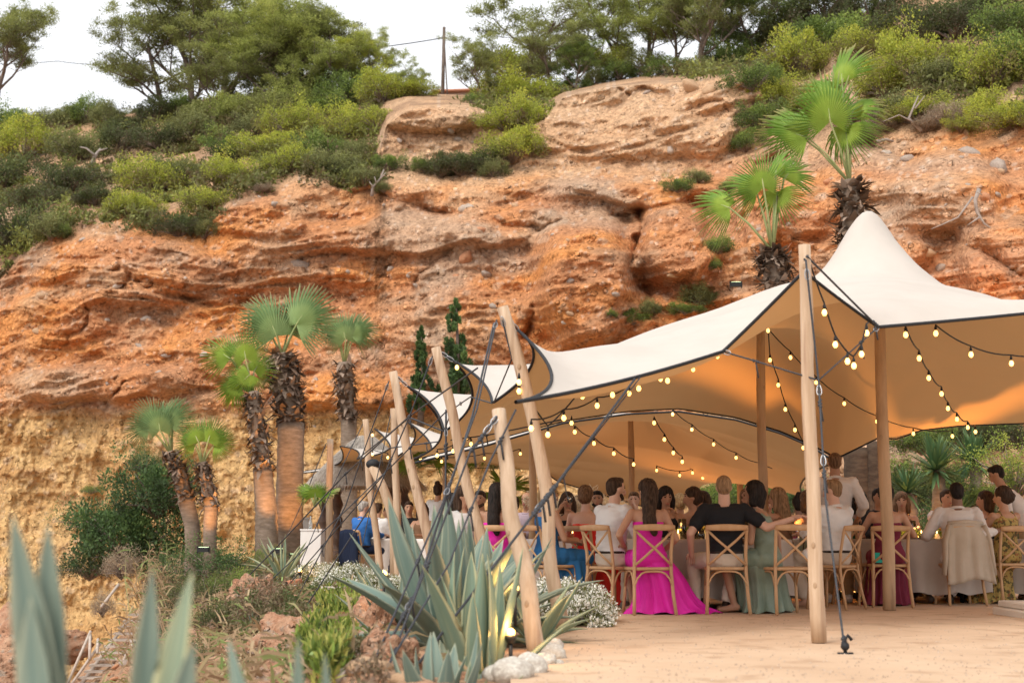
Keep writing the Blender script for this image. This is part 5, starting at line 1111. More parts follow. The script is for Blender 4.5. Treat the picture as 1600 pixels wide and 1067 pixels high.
# ================================================================== thatched hut
dh = 29.5
hut = thing('thatched_hut', 'open thatched hut with carved dark posts behind the slanting poles', 'hut', W(567, 872, dh)); o = Vector(hut.location); k = dh / FPX
m_thatch = leafmat('thatch_straw', (.28, .235, .19), (.45, .39, .33), (.60, .53, .45), 0, .95); m_carved = mat('carved_dark_wood', (.085, .055, .045), .8, (.15, .10, .075), 6, bump=.02)
ap = W(576, 682, dh) - o; ez = (W(0, 763, dh) - o).z; hw = 92 * k; zc = ap.z
cx = ap.x; ring = []
for i in range(9):
    t = i / 8; z = ap.z + (ez - ap.z) * t; w = .10 + (hw - .10) * t ** .85; ring.append([(cx - .05 + w * c_, .9 * w * s_ , z + .015) for c_, s_ in [((abs(math.cos(a)) ** .55) * np.sign(math.cos(a)), (abs(math.sin(a)) ** .55) * np.sign(math.sin(a))) for a in np.linspace(0, 2 * math.pi, 40, endpoint=False)]])
b = MB(); b.grid(np.array(ring), wrap=True, tint=np.full((9, 40), .3)); rf = b.obj('roof', m_thatch, hut, tint=True)
V = []; F = []; T = []; rg = np.random.default_rng(3)
for i in range(9000):
    t = rg.random() ** .6; a = rg.uniform(0, 6.28); w = .10 + (hw - .10) * t ** .85; c_, s_ = (abs(math.cos(a)) ** .55) * np.sign(math.cos(a)), (abs(math.sin(a)) ** .55) * np.sign(math.sin(a))
    p = np.array([cx - .05 + w * c_, .9 * w * s_, ap.z + (ez - ap.z) * t + .04]); dr = np.array([c_ * .7, s_ * .6, -.75 - .3 * t]) + rg.normal(size=3) * .16; dr /= np.linalg.norm(dr); L = rg.uniform(.10, .22); sd = np.cross(dr, [c_, s_, .8]); sd /= np.linalg.norm(sd); sd *= .008; n0 = len(V)
    V += [p - sd, p + sd, p + dr * L]; F.append((n0, n0 + 1, n0 + 2)); T += [np.clip(rg.normal(.5, .25), 0, 1)] * 3
st = link('straw', meshfast('straw', np.array(V), np.array(F), m_thatch, False, {'tint': ('FLOAT', np.array(T))}), rf); st['kind'] = 'stuff'
for px in (507, 524, 612, 632):
    b = MB(); x = (W(px, 800, dh + (0 if px in (507, 632) else .6)) - o).x; y = 0 if px in (507, 632) else .9; prof = []
    for i in range(34):
        z = -.3 + (ez + .35) * i / 33; prof.append((.085 + .035 * abs(((i / 3.3) % 2) - 1) * 2 - .02, z))
    b.lathe(prof, 8, (x, y, 0)); b.obj('carved_post', m_carved, hut)
b = MB(); b.tube([(cx - hw * .8, 0, ez + .1), (cx + hw * .75, 0, ez + .1)], .05, 8); b.obj('beam', m_carved, hut)
# serving counters and things by the palms
m_counter = mat('white_counter', (.66, .63, .60), .7, (.72, .70, .67), 3); m_blue = mat('blue_plastic', (.03, .12, .5), .4)
def boxthing(name, lab, cat, p0, p1, d, dep, m, bev=.01, z0=None, rz=0):
    a, c = W(p0[0], p0[1], d), W(p1[0], p1[1], d); w = abs(c.x - a.x); h = abs(a.z - c.z); b = MB(); x = (a.x + c.x) / 2; zb = min(a.z, c.z)
    b.box(-w / 2, w / 2, 0, dep, 0, h - .03); o = b.obj('body', m, None, smooth=False); root = thing(name, lab, cat, (x, d, zb), rz); o.parent = root
    t = MB(); t.box(-w / 2 - .01, w / 2 + .01, -.012, dep + .01, h - .03, h); t.obj('top', m, root, smooth=False)
    o.modifiers.new('b', 'BEVEL').width = bev; return root
boxthing('counter', 'pale waist-high bar counter beside the thick palm trunk', 'counter', (468, 905), (502, 826), 24.5, .5, m_counter)
boxthing('counter', 'white back counter standing behind the pale bar counter', 'counter', (466, 900), (482, 808), 27.6, .5, m_counter)
boxthing('cool_box', 'blue cool box with white lid between the two big palm trunks', 'cool box', (428, 850), (438, 812), 27.9, .35, m_blue)
b = MB(); b.lathe([(.03, 0), (.035, .1), (.012, .16), (.012, .22)], 10); o = b.obj('bottle', mat('clear_glass', (.8, .85, .85), .05, trans=.8, spec=.5)); o.location = W(485, 826, 24.7); tag(o, 'small glass bottle on the pale bar counter', 'bottle')
# bamboo and terracotta spouts
def spout(lab, p0, p1, r, m, d0, d1):
    a, c = W(*p0, d0), W(*p1, d1); b = MB(); ax = (c - a); pts = [Vector((0, 0, 0)), ax * .5, ax]
    b.tube(pts, [r, r * 1.05, r], 14); root = thing('spout', lab, 'spout', a); b.obj('pipe', m, root); e = MB(); e.tube([Vector((0, 0, 0)) - ax.normalized() * .012, Vector((0, 0, 0)) + ax.normalized() * .01], r * .75, 12); e.obj('bore', mat('dark_bore', (.03, .02, .015), .9), root)
spout('large bamboo spout sticking out of the ice plant', (536, 965), (577, 949), .052, mat('bamboo', (.62, .46, .30), .6, (.52, .36, .22), 4, stretch=(.5, 4, 4)), 13.3, 13.8)
spout('small bamboo spout above the dry bank', (438, 922), (458, 919), .05, MATS['bamboo'], 20, 20.4)
m_terra = mat('terracotta', (.50, .19, .10), .8, (.58, .26, .15), 6)
spout('terracotta pipe under the curling agave leaves', (573, 931), (596, 926), .035, m_terra, 12.6, 12.8)
spout('terracotta pipe on the bank near the small striped agave', (448, 911), (470, 907), .035, m_terra, 20, 20.2)
# cushion-like white crate on the bank
m_slab = mat('whitewashed_board', (.66, .60, .52), .8, (.56, .49, .42), 5)
bx = boxthing('crate', 'whitewashed wooden crate wedged in the bank beside the ice plant', 'crate', (502, 948), (529, 917), 17.0, .3, m_slab, rz=R(-18))
for i in range(3):
    b = MB(); b.box(-.11, .11, -.02, -.002, .03 + i * .075, .09 + i * .075); b.obj('plank', m_slab, bx, smooth=False)
# thatched stump
b = MB(); stump = thing('thatched_stump', 'dome of dry palm thatch on a stump in the bank', 'stump', W(405, 965, 21)); b.lathe([(.36, 0), (.36, .35), (.30, .42), (.02, .46)], 14); b.obj('stump', m_ptrunk, stump)
V, F, T = [], [], []; rg = np.random.default_rng(8)
for i in range(1200):
    a = rg.uniform(0, 6.28); t = rg.random(); p = np.array([math.cos(a) * .4 * t, math.sin(a) * .4 * t, .52 - .12 * t * t]); dr = np.array([math.cos(a) * .6, math.sin(a) * .6, -.9]) + rg.normal(size=3) * .1; dr /= np.linalg.norm(dr); sd = np.array([-math.sin(a), math.cos(a), 0]) * .008; n0 = len(V); L = rg.uniform(.2, .5)
    V += [p - sd, p + sd, p + dr * L]; F.append((n0, n0 + 1, n0 + 2)); T += [rg.random()] * 3
x = link('thatch', meshfast('thatch', np.array(V), np.array(F), leafmat('dry_thatch', (.3, .2, .13), (.45, .33, .22), (.58, .46, .34), 0, .95), False, {'tint': ('FLOAT', np.array(T))}), stump); x['kind'] = 'stuff'
# wooden stairs
m_step = mat('weathered_plank', (.55, .47, .40), .85, (.42, .35, .29), 4, stretch=(.6, 4, 4), bump=.005)
st = thing('wooden_stairs', 'weathered wooden stairs with round handrails climbing the ravine', 'stairs', W(150, 1075, 27.5)); o = Vector(st.location)
n = 12
for i in range(n):
    t = i / (n - 1); c = W(150 + 72 * t ** 1.05, 1068 - 108 * t, 27.5 + 1.2 * t) - o; hw = .36 - .10 * t
    b = MB(); b.box(c.x - hw, c.x + hw, c.y - .10, c.y + .12, c.z - .02, c.z + .02); b.obj('tread', m_step, st, smooth=False)
for side in (-1, 1):
    a = W(150, 1068, 27.4) - o + Vector((side * .34, 0, -.08)); c = W(222, 960, 28.6) - o + Vector((side * .25, 0, -.08)); b = MB(); b.tube([a, c], .035, 6); b.obj('stringer', m_step, st)
for (pa, pb, nm) in (((100, 1080), (142, 985), 'handrail'), ((105, 1078), (158, 1003), 'handrail'), ((158, 948), (186, 912), 'handrail'), ((140, 1030), (141, 990), 'post'), ((152, 1020), (153, 998), 'post'), ((170, 1082), (205, 1004), 'handrail'), ((205, 1020), (206, 1000), 'post')):
    b = MB(); b.tube([W(*pa, 27.3) - o, W(*pb, 27.6) - o], .028, 8); b.obj(nm, m_step, st)
# limestone step at the right
b = MB(); P0 = W(1600, 957, 14.6); root = thing('stone_step', 'pale limestone step slab at the lower right picture edge', 'step', (P0.x, 13.2, 0)); b.box(-.32, 1.8, -.1, 1.4, 0, .085); sl = b.obj('slab', mat('limestone_slab', (.62, .54, .45), .8, (.70, .62, .53), 3), root, smooth=False); sl.modifiers.new('b', 'BEVEL').width = .012
b = MB(); b.box(-.26, 1.8, .0, 1.4, .087, .15); s2 = b.obj('upper_slab', MATS['limestone_slab'], root, smooth=False); s2.modifiers.new('b', 'BEVEL').width = .012
# garden floodlights (lit) aimed at the palm trunks
m_lamp = mat('floodlight_black', (.02, .02, .02), .4); m_led = mat('lit_led', (.7, 1, .6), .3, emit=(.75, 1.0, .55), estr=1.6)
def flood(lab, loc, target, power, col=(1, .45, .13), size=75, spot=True, head=True, r=.05):
    loc = Vector(loc); root = thing('floodlight', lab, 'floodlight', loc, 0, 'floodlights on the ground'); b = MB(); b.box(-.09, .09, -.05, .05, .02, .10); b.box(-.11, -.095, -.03, .03, 0, .12); b.box(.095, .11, -.03, .03, 0, .12); b.obj('housing', m_lamp, root, smooth=False)
    e = MB(); e.box(-.08, .08, -.04, .04, .101, .106); e.obj('lens', m_led if head else m_bulb, root, smooth=False)
    l = bpy.data.lights.new('lamp', 'SPOT'); l.energy = power; l.color = col; l.spot_size = R(size); l.spot_blend = .7; l.shadow_soft_size = r; lo = bpy.data.objects.new('lamp', l); C.objects.link(lo); lo.parent = root; lo.location = (0, 0, .16)
    lo.rotation_euler = (-(Vector(target) - loc - Vector((0, 0, .16)))).to_track_quat('Z', 'Y').to_euler(); return root
flood('black floodlight with greenish lens at the foot of the orange-lit palm', W(434, 866, 25.0) + Vector((.0, 0, 0)), W(410, 700, 26), 170, size=60)
flood('black floodlight with greenish lens at the foot of the thick palm trunk', W(461, 874, 25.6), W(455, 740, 27), 160, size=60)
flood('small floodlight hidden by the little upright palm', W(318, 864, 24.6), W(326, 760, 25.5), 90, size=70)
flood('floodlight under the slim palm by the hut', W(556, 872, 28.8), W(542, 650, 30), 120, size=50)
flood('floodlight behind the tent peak washing the red cliff', W(1470, 470, 24.0), W(1530, 410, 28.5), 260, size=95)
flood('floodlight on the cliff shelf at the lower right palm', W(1150, 450, 25.0), W(1140, 400, 30), 60, size=90)
flood('floodlight behind the inner pole throwing light up the tent ceiling', (W(1262, 915, 18.0).x, 18.0, .02), W(1240, 600, 17.2), 520, size=70, head=False, col=(1, .45, .12))
flood('floodlight behind the back row lighting the cloth by the central pole', (W(1325, 915, 17.6).x, 17.6, .02), W(1310, 640, 16.6), 400, size=60, head=False, col=(1, .45, .12))
flood('floodlight by the palm trunks lighting the tent hem from behind', (W(1480, 905, 19.4).x, 19.4, .02), W(1480, 630, 17.6), 380, size=80, head=False, col=(1, .45, .12))
flood('floodlight at the rear of the second tent lighting its cloth', (W(1060, 905, 24.8).x, 24.8, .02), W(1060, 720, 23), 90, size=120, head=False, col=(1, .45, .14))
flood('floodlight in the yuccas behind the right table', (W(1425, 880, 19.6).x, 19.8, .02), W(1420, 790, 21.5), 80, size=100, head=False)
flood('floodlight lighting the thick trunk under the hem', (W(1385, 905, 19.3).x, 19.3, .02), W(1350, 780, 20.4), 40, size=80, head=False)
# small garden spike lamps among the agaves
def spike(lab, px, py, d, e=6):
    p = W(px, py, d); root = thing('spike_lamp', lab, 'garden lamp', p, 0, 'small lamps among the agaves'); b = MB(); b.tube([(0, 0, -.25), (0, 0, -.03)], .012, 6); b.lathe([(.02, -.05), (.035, -.02), (.04, .0)], 10); b.obj('holder', m_lamp, root); g = MB(); g.ball((0, 0, .015), .028, 10, 8); g.obj('bulb', m_bulb, root)
    l = bpy.data.lights.new('lamp', 'POINT'); l.energy = e; l.color = (1, .5, .15); l.shadow_soft_size = .03; lo = bpy.data.objects.new('lamp', l); C.objects.link(lo); lo.parent = root; lo.location = (0, -.05, .06)
spike('glowing spike lamp in the striped agave behind the short pole', 805, 922, 10.3); spike('tiny lit lamp on the bank by the small striped agave', 469, 893, 21.5, 3); spike('small lamp in front of the largest agave left side', 600, 899, 12.2, 4); spike('small lamp low by the white boulders', 798, 992, 8.9, 3)
# reeds and dry grass
m_reed = leafmat('dry_reed', (.34, .23, .14), (.44, .32, .19), (.26, .36, .12), .15, .8)
def reeds(px, py, d, h, n, lab, seed=1, w=1.0, leaf=5, grp='dry reeds on the bank'):
    rg = np.random.default_rng(seed); d2 = snap(px, py) or d; h = h * d2 / d; d = d2; p = W(px, py, d); o = thing('reed_clump', lab, 'reeds', p, 0, grp) if lab else p; V, F, T = [], [], []
    def strip(a, b_, c, wd, t):
        q = len(V); sd = np.cross(c - a, [0, 1, .2]); sd = sd / (np.linalg.norm(sd) + 1e-6) * wd
        V.extend([a - sd, a + sd, b_ + sd, b_ - sd, c + sd * .1, c - sd * .1]); F.extend([(q, q + 1, q + 2, q + 3), (q + 3, q + 2, q + 4, q + 5)]); T.extend([t] * 6)
    for i in range(n):
        a = np.array([rg.normal() * .35 * w, rg.normal() * .35 * w, -.3]); ln = np.array([rg.normal() * .35, rg.normal() * .35, 1.0]); L = h * rg.uniform(.5, 1.1); m_ = a + ln * L * .5; c = a + ln * L * .95 + np.array([rg.normal() * .1, 0, 0]); t0 = abs(rg.normal()) * .35
        strip(a, m_, c, .009, t0)
        for j in range(leaf):
            u = rg.uniform(.3, 1); q = a + (c - a) * u; dr = np.array([rg.normal(), rg.normal(), rg.uniform(-.2, .9)]); dr /= np.linalg.norm(dr); l2 = rg.uniform(.12, .3); strip(q, q + dr * l2 * .5, q + dr * l2 + np.array([0, 0, -.06]), .010, np.clip(rg.normal(.4 if t0 < .4 else .8, .3), 0, 1))
    if not lab: return V, F, T
    lf = link('stalks', meshfast('stalks', np.array(V), np.array(F), m_reed, False, {'tint': ('FLOAT', np.array(T))}), o); lf['kind'] = 'stuff'; return o
for i, a in enumerate([(262,905,26,1.0,60,'tall dry reeds right of the stairs top'),(270,930,25,1.2,70,'dry reeds before the dark bush at the stairs head'),(300,1000,24,1.0,60,'drooping dry reeds on the bank right of the stairs'),(330,960,23,.8,50,'short reeds below the trailing green shrub'),(262,1000,25,.8,50,'matted dry reeds beside the stair stringer'),(360,1010,20,.6,60,'dry grass clump on the slope under the stump'),(420,985,18,.5,60,'dry grass on the bank under the guy ropes'),(475,930,20,.5,50,'wispy dry grass beside the crate'),(440,1040,14.5,.4,50,'dry tuft on the red rock shelf'),(340,1065,17,.6,60,'dry grass at the very bottom between the blurred leaves'),(500,900,19,.6,50,'wiry dry stems in front of the crate'),(610,960,12,.35,40,'dry grass under the curling agave')]):
    reeds(*a, seed=i + 3)
# distant guy-rope anchors in the bed


rg = random.Random(5); VV, FF, TT = [], [], []; n0 = 0
for i in range(30):
    px = rg.uniform(250, 540); py = rg.uniform(890, 1060)
    d = snap(px, py)
    if d is None: continue
    V, F, T = reeds(px, py, d, rg.uniform(.3, .6), 30, None, seed=100 + i, leaf=4); V = np.array(V) + np.array(tuple(W(px, py, d))); VV.append(V); FF.append(np.array(F) + n0); TT += T; n0 += len(V)
tag(link('dry_grass', meshfast('dry_grass', np.concatenate(VV), np.concatenate(FF), m_reed, False, {'tint': ('FLOAT', np.array(TT))})), 'dry grass growing all over the bank under the ropes', 'grass', kind='stuff')
# ================================================================== chairs
m_chair = mat('honey_beech', (.50, .25, .07), .42, (.60, .33, .11), 3, stretch=(3, 3, .6), bump=.002, spec=.4)
m_chairp = mat('pale_beech', (.48, .27, .13), .5, (.56, .35, .19), 3, stretch=(3, 3, .6), bump=.002)
def make_chair():
    root = bpy.data.objects.new('cross_back_chair', None); C.objects.link(root)
    def rect_tube(b, pts, hw, ht): b.tube(pts, [hw] * len(pts), 8, flat=ht / hw, up=(0, 1, 0))
    b = MB(); n = 28; top = []; 
    for z, s in ((.435, .94), (.440, 1), (.462, 1), (.468, .95)):
        top.append([(.215 * s * np.sign(math.cos(a)) * abs(math.cos(a)) ** .45, .215 * s * np.sign(math.sin(a)) * abs(math.sin(a)) ** .45, z) for a in np.linspace(0, 2 * math.pi, n, endpoint=False)])
    b.grid(np.array(top), wrap=True); b.f.append(tuple(range(n - 1, -1, -1))); b.f.append(tuple(3 * n + k for k in range(n))); b.obj('seat', m_chair, root)
    for s in (-1, 1):
        b = MB(); rect_tube(b, [(s * .215, -.27, 0), (s * .200, -.225, .2), (s * .190, -.195, .42), (s * .188, -.205, .6), (s * .195, -.25, .80), (s * .200, -.268, .855)], .018, .016); b.obj('rear_leg', m_chair, root)
        b = MB(); rect_tube(b, [(s * .205, .205, 0), (s * .19, .19, .2), (s * .178, .175, .44)], .0175, .0165); b.obj('front_leg', m_chair, root)
    b = MB(); P = []
    for i in range(13):
        t = -1 + i / 6; x = .212 * t; y = -.275 - .035 * (1 - t * t); zt = .895 - .012 * t * t; zb = .832 + .006 * t * t; P.append([(x, y - .011, zb), (x, y - .013, zt - .006), (x, y, zt), (x, y + .013, zt - .006), (x, y + .011, zb), (x, y, zb - .004)])
    b.grid(np.array(P), wrap=True); b.f.append((5, 4, 3, 2, 1, 0)); b.f.append(tuple(72 + k for k in range(6))); b.obj('top_rail', m_chair, root)
    for s in (-1, 1):
        b = MB(); rect_tube(b, [(s * .19, -.215, .485), (s * .10, -.252, .565), (0, -.268 - .006 * s, .655), (-s * .10, -.272, .74), (-s * .185, -.262, .825)], .013, .008); b.obj('cross_brace', m_chair, root)
    def arch(p0, p1, h):
        b = MB(); p0, p1 = Vector(p0), Vector(p1); Q = []
        for i in range(11):
            t = i / 10; Q.append(p0.lerp(p1, t) + Vector((0, 0, h * (1 - (2 * t - 1) ** 4 if 0 < t < 1 else 0))))
        b.tube(Q, .010, 7); b.obj('bentwood_arch', m_chair, root)
    arch((-.205, -.22, .26), (.205, -.22, .26), .165); arch((-.195, .19, .26), (.195, .19, .26), .165); arch((-.2, -.20, .27), (-.19, .18, .27), .155); arch((.2, -.20, .27), (.19, .18, .27), .155)
    return root
chair0 = make_chair(); chair_used = [False]
def chair(px, d, yaw, lab, pale=False, mt=None, sit=None):
    o = copy_tree(chair0) if chair_used[0] else chair0; chair_used[0] = True
    o.location = ((px - 800) / FPX * d, d, .016); o.rotation_euler = (0, 0, R(yaw)); tag(o, lab, 'chair', 'cross-back wooden chairs around the tables')
    if sit is not None:
        v = Matrix.Rotation(R(yaw), 3, 'Z') @ Vector((0, .07, 0)); o.location = (sit.location.x + v.x, sit.location.y + v.y, .016)
    if pale:
        for c in o.children: swapmat(c, m_chairp)
    return o
# ================================================================== tables
def thin_glass():
    m = bpy.data.materials.new('thin_glass'); m.use_nodes = True; nt = m.node_tree; n = nt.nodes; n.clear(); out = n.new('ShaderNodeOutputMaterial'); t = n.new('ShaderNodeBsdfTransparent'); t.inputs[0].default_value = (.93, .95, .95, 1)
    g = n.new('ShaderNodeBsdfGlossy'); g.inputs['Roughness'].default_value = .06; f = n.new('ShaderNodeFresnel'); f.inputs[0].default_value = 1.9; mx = n.new('ShaderNodeMixShader'); nt.links.new(f.outputs[0], mx.inputs[0]); nt.links.new(t.outputs[0], mx.inputs[1]); nt.links.new(g.outputs[0], mx.inputs[2]); nt.links.new(mx.outputs[0], out.inputs[0]); return m
m_lin = mat('stone_linen', (.47, .40, .345), .9, (.52, .45, .39), 3, bump=.003, bscale=80); m_linw = mat('pale_linen', (.66, .60, .55), .9, (.70, .64, .59), 3, bump=.003, bscale=80)
m_leg = mat('dark_metal', (.03, .03, .03), .5, metal=.5); m_glass = thin_glass(); m_wax = mat('candle_wax', (.85, .72, .5), .5, emit=(1, .55, .2), estr=.25); m_flame = mat('flame', (1, .7, .3), .5, emit=(1, .55, .16), estr=7)
def table(px, d, r, lab, clab, mt=None, seed=1, hem=.12):
    x = (px - 800) / FPX * d; root = thing('round_table', lab, 'table', (x, d, .016), 0, 'round dinner tables under the tents')
    b = MB(); b.lathe([(r - .02, .705), (r - .01, .725), (r - .02, .735)], 40); b.obj('tabletop', m_step, root)
    for k in range(4): a = .7 + k * 1.571; b = MB(); b.tube([(math.cos(a) * r * .55, math.sin(a) * r * .55, 0), (math.cos(a) * r * .55, math.sin(a) * r * .55, .70)], .022, 8); b.obj('leg', m_leg, root)
    n = 144; P = []; zs = [.742, .744, .740, .70, .6, .45, .3, hem]; 
    for i, z in enumerate(zs):
        row = []
        for k in range(n):
            a = 2 * math.pi * k / n; dz = (.74 - z) / .62; f = max(0, dz) ** .8; fo = .055 * f * math.sin(a * 14 + seed + .8 * math.sin(a * 3)) + .03 * f * math.sin(a * 23 + seed * 2); rr_ = (r * (.0 if i == 0 else (.7 if i == 1 else 1)) + (.012 if i > 1 else 0) + fo - .04 * f)
            row.append((rr_ * math.cos(a), rr_ * math.sin(a), z + (.02 * math.sin(a * 14 + seed) if i == 7 else 0)))
        P.append(row)
    b = MB(); b.grid(np.array(P), wrap=True); c = b.obj('tablecloth', mt or m_lin); c.location = (x, d, .016); tag(c, clab, 'tablecloth', 'linen tablecloths'); return Vector((x, d, .76))
def glass_mesh(kind):
    b = MB()
    if kind == 0: b.lathe([(.034, 0), (.034, .004), (.005, .012), (.004, .09), (.020, .105), (.036, .13), (.040, .16), (.035, .20), (.0335, .20), (.038, .16), (.034, .132), (.018, .108)], 14)
    elif kind == 1: b.lathe([(.030, 0), (.036, .01), (.038, .10), (.0365, .10), (.034, .012), (.01, .012)], 14)
    else: b.lathe([(.045, 0), (.046, .22), (.0445, .22), (.0435, .012), (.01, .012)], 14)
    return b
GL = [glass_mesh(i).mesh('bowl', m_glass) for i in range(3)]
def glass(p, kind, lab): o = link(['wine_glass', 'tumbler', 'candle_cylinder'][kind], GL[kind]); o.location = p; tag(o, lab, ['wine glass', 'tumbler', 'candle holder'][kind], 'glassware on the tables'); return o
m_bloom = [mat('orange_bloom', (.75, .30, .06), .7), mat('yellow_bloom', (.80, .60, .12), .7), mat('cream_bloom', (.80, .72, .55), .7)]
def centre(P, lab, seed=1, w=.35):
    rg = np.random.default_rng(seed); o = thing('flower_centrepiece', lab, 'flowers', P, 0, 'low flower centrepieces')
    s = leafcloud(np.stack([rg.uniform(-w, w, 30), rg.uniform(-.08, .08, 30), rg.uniform(.02, .10, 30)], 1), [.045] * 30, 25, .05, .018, rg, .5); link('greenery', foliage_mesh('greenery', *s, LM['box']), o)
    for i in range(14):
        b = MB(); c = (rg.uniform(-w, w), rg.uniform(-.09, .07), rg.uniform(.07, .15)); b.ball(c, (.022, .022, .017), 8, 6); b.obj('bloom', m_bloom[i % 3], o)
def candle(P, lab, lit=True, e=.0):
    o = thing('candle', lab, 'candle', P, 0, 'small lit candles on the tables'); b = MB(); b.lathe([(.022, 0), (.022, .06), (.002, .063)], 10); b.obj('wax', m_wax, o); b = MB(); b.lathe([(.002, .064), (.008, .075), (.006, .092), (.0005, .108)], 8); b.obj('flame', m_flame, o)
    if e: l = bpy.data.lights.new('lamp', 'POINT'); l.energy = e; l.color = (1, .5, .16); l.shadow_soft_size = .05; lo = bpy.data.objects.new('lamp', l); C.objects.link(lo); lo.parent = o; lo.location = (0, 0, .2)
def plate(P, lab):
    b = MB(); b.lathe([(.07, 0), (.13, .012), (.135, .016), (.128, .016), (.07, .006)], 24); o = b.obj('plate', mat('white_china', (.75, .73, .70), .2)); o.location = P; tag(o, lab, 'plate', 'plates on the tables'); return o
T1 = table(1105, 15.98, .90, 'round table between the pink dress and the black shirt', 'stone-coloured cloth on the table between pink dress and black shirt', seed=1)
T2 = table(925, 18.0, .85, 'round table behind the red dress', 'pale cloth on the table behind the red dress', m_linw, seed=2)
T3 = table(1432, 17.5, .98, 'round table with candle glow before the yuccas', 'stone-coloured cloth on the candlelit table before the yuccas', seed=3)
T4 = table(725, 18.2, .8, 'round table behind the largest agave', 'pale cloth on the table behind the largest agave', m_linw, seed=4)
T5 = table(606, 25.8, .75, 'far round table near the forked post', 'pale cloth on the far table near the forked post', m_linw, seed=5)
T6 = table(1243, 19.6, .8, 'round table half hidden behind the front pole', 'stone-coloured cloth on the table half hidden behind the front pole', seed=6)
T7 = table(1640, 17.6, .9, 'round table cut by the right picture edge', 'stone-coloured cloth on the table at the right picture edge', seed=7)
centre(T1 + Vector((-.1, -.1, 0)), 'low yellow and orange flower row on the table beside the pink dress', 1); centre(T3 + Vector((.0, -.1, 0)), 'orange flower row glowing on the right table', 2, .45); centre(T2, 'small flowers on the table behind the red dress', 3, .2)
PREF = ['tall candle cylinder', 'wine glass', 'tumbler']
for ti, (T, nm, k) in enumerate(((T1, 'the table beside the pink dress', 9), (T3, 'the candlelit right table', 9), (T2, 'the table behind the red dress', 4), (T6, 'the table behind the front pole', 4))):
    rg = random.Random(ti + 2)
    ps = sorted([T + Vector((math.cos(a) * q * .9 - .05, math.sin(a) * q * .7, 0)) for a, q in [(rg.uniform(0, 6.28), rg.uniform(.1, .55)) for _ in range(k)]], key=lambda v: v.x / v.y)
    cnt = {}
    for i, p in enumerate(ps):
        kd = [2, 0, 0, 2, 1][i % 5]; n_ = cnt[kd] = cnt.get(kd, -1) + 1
        glass(p, kd, f"{ORD[n_]} {['wine glass', 'tumbler', 'tall candle cylinder'][kd]} on {nm}")
    ps = sorted([T + Vector((rg.uniform(-.4, .4), rg.uniform(-.25, .1), 0)) for _ in range(4 if ti != 1 else 7)], key=lambda v: v.x / v.y)
    for i, p in enumerate(ps): candle(p, f'{ORD[i]} small lit candle on {nm}', e=(1.6 if i == 0 and ti < 3 else 0) * (2 if ti == 1 else 1))
for p, lab in ((T1 + Vector((-.55, -.5, 0)), 'white plate before the pink dress'), (T1 + Vector((.2, -.62, 0)), 'white plate before the man in black'), (T1 + Vector((.62, -.25, 0)), 'white plate beside the green satin dress'), (T3 + Vector((-.3, -.7, 0)), 'white plate before the burgundy dress'), (T3 + Vector((.4, -.65, 0)), 'white plate before the man with the jacket')): plate(p, lab)
glass(T1 + Vector((.1, -.72, 0)), 1, 'short water tumbler at the near rim of the table beside the pink dress')
# pampas bouquet
o = thing('pampas_bouquet', 'large cream pampas bouquet rising behind the red dress table', 'bouquet', T2 + Vector((-.12, 1.6, -.2))); rg = np.random.default_rng(4); cen = np.stack([rg.normal(0, .3, 40), rg.normal(0, .2, 40), .62 + rg.normal(0, .08, 40)], 1)
V, F, t = leafcloud(cen, [.12] * 40, 120, .07, .012, rg, rg.random(40)); link('plumes', foliage_mesh('plumes', V, F, t, leafmat('pampas', (.60, .46, .30), (.72, .60, .42), (.82, .72, .56), .3)), o); b = MB(); b.lathe([(.08, -.55), (.12, -.2), (.08, .2), (.1, .35)], 12); b.obj('vase', m_linw, o)
# ================================================================== people
SKIN = {k: mat('skin_' + k, c, .5, c2, 9, spec=.3) for k, c, c2 in (('fair', (.56, .33, .235), (.60, .37, .27)), ('tan', (.44, .235, .145), (.49, .275, .175)), ('olive', (.36, .19, .115), (.41, .225, .14)), ('deep', (.20, .105, .065), (.24, .13, .085)))}
def hairmat(n, c, c2): return mat('hair_' + n, tuple(x * .6 for x in c), .62, tuple(x * 1.15 for x in c2), 9, bump=.002, bscale=22, stretch=(6, 6, .7), spec=.12)
HAIR = dict(black=hairmat('black', (.012, .010, .009), (.03, .022, .018)), dark=hairmat('dark_brown', (.035, .020, .013), (.07, .042, .027)), brown=hairmat('brown', (.11, .06, .035), (.19, .11, .06)), blond=hairmat('blond', (.36, .22, .10), (.50, .34, .17)), grey=hairmat('grey', (.28, .24, .21), (.42, .38, .34)), sandy=hairmat('sandy', (.20, .12, .065), (.32, .20, .11)))
def fabric(n, c, c2=None, **k): return mat('fabric_' + n, c, k.pop('rough', .85), c2 or tuple(min(1, x * 1.12) for x in c), 4, bump=.004, bscale=40, **k)
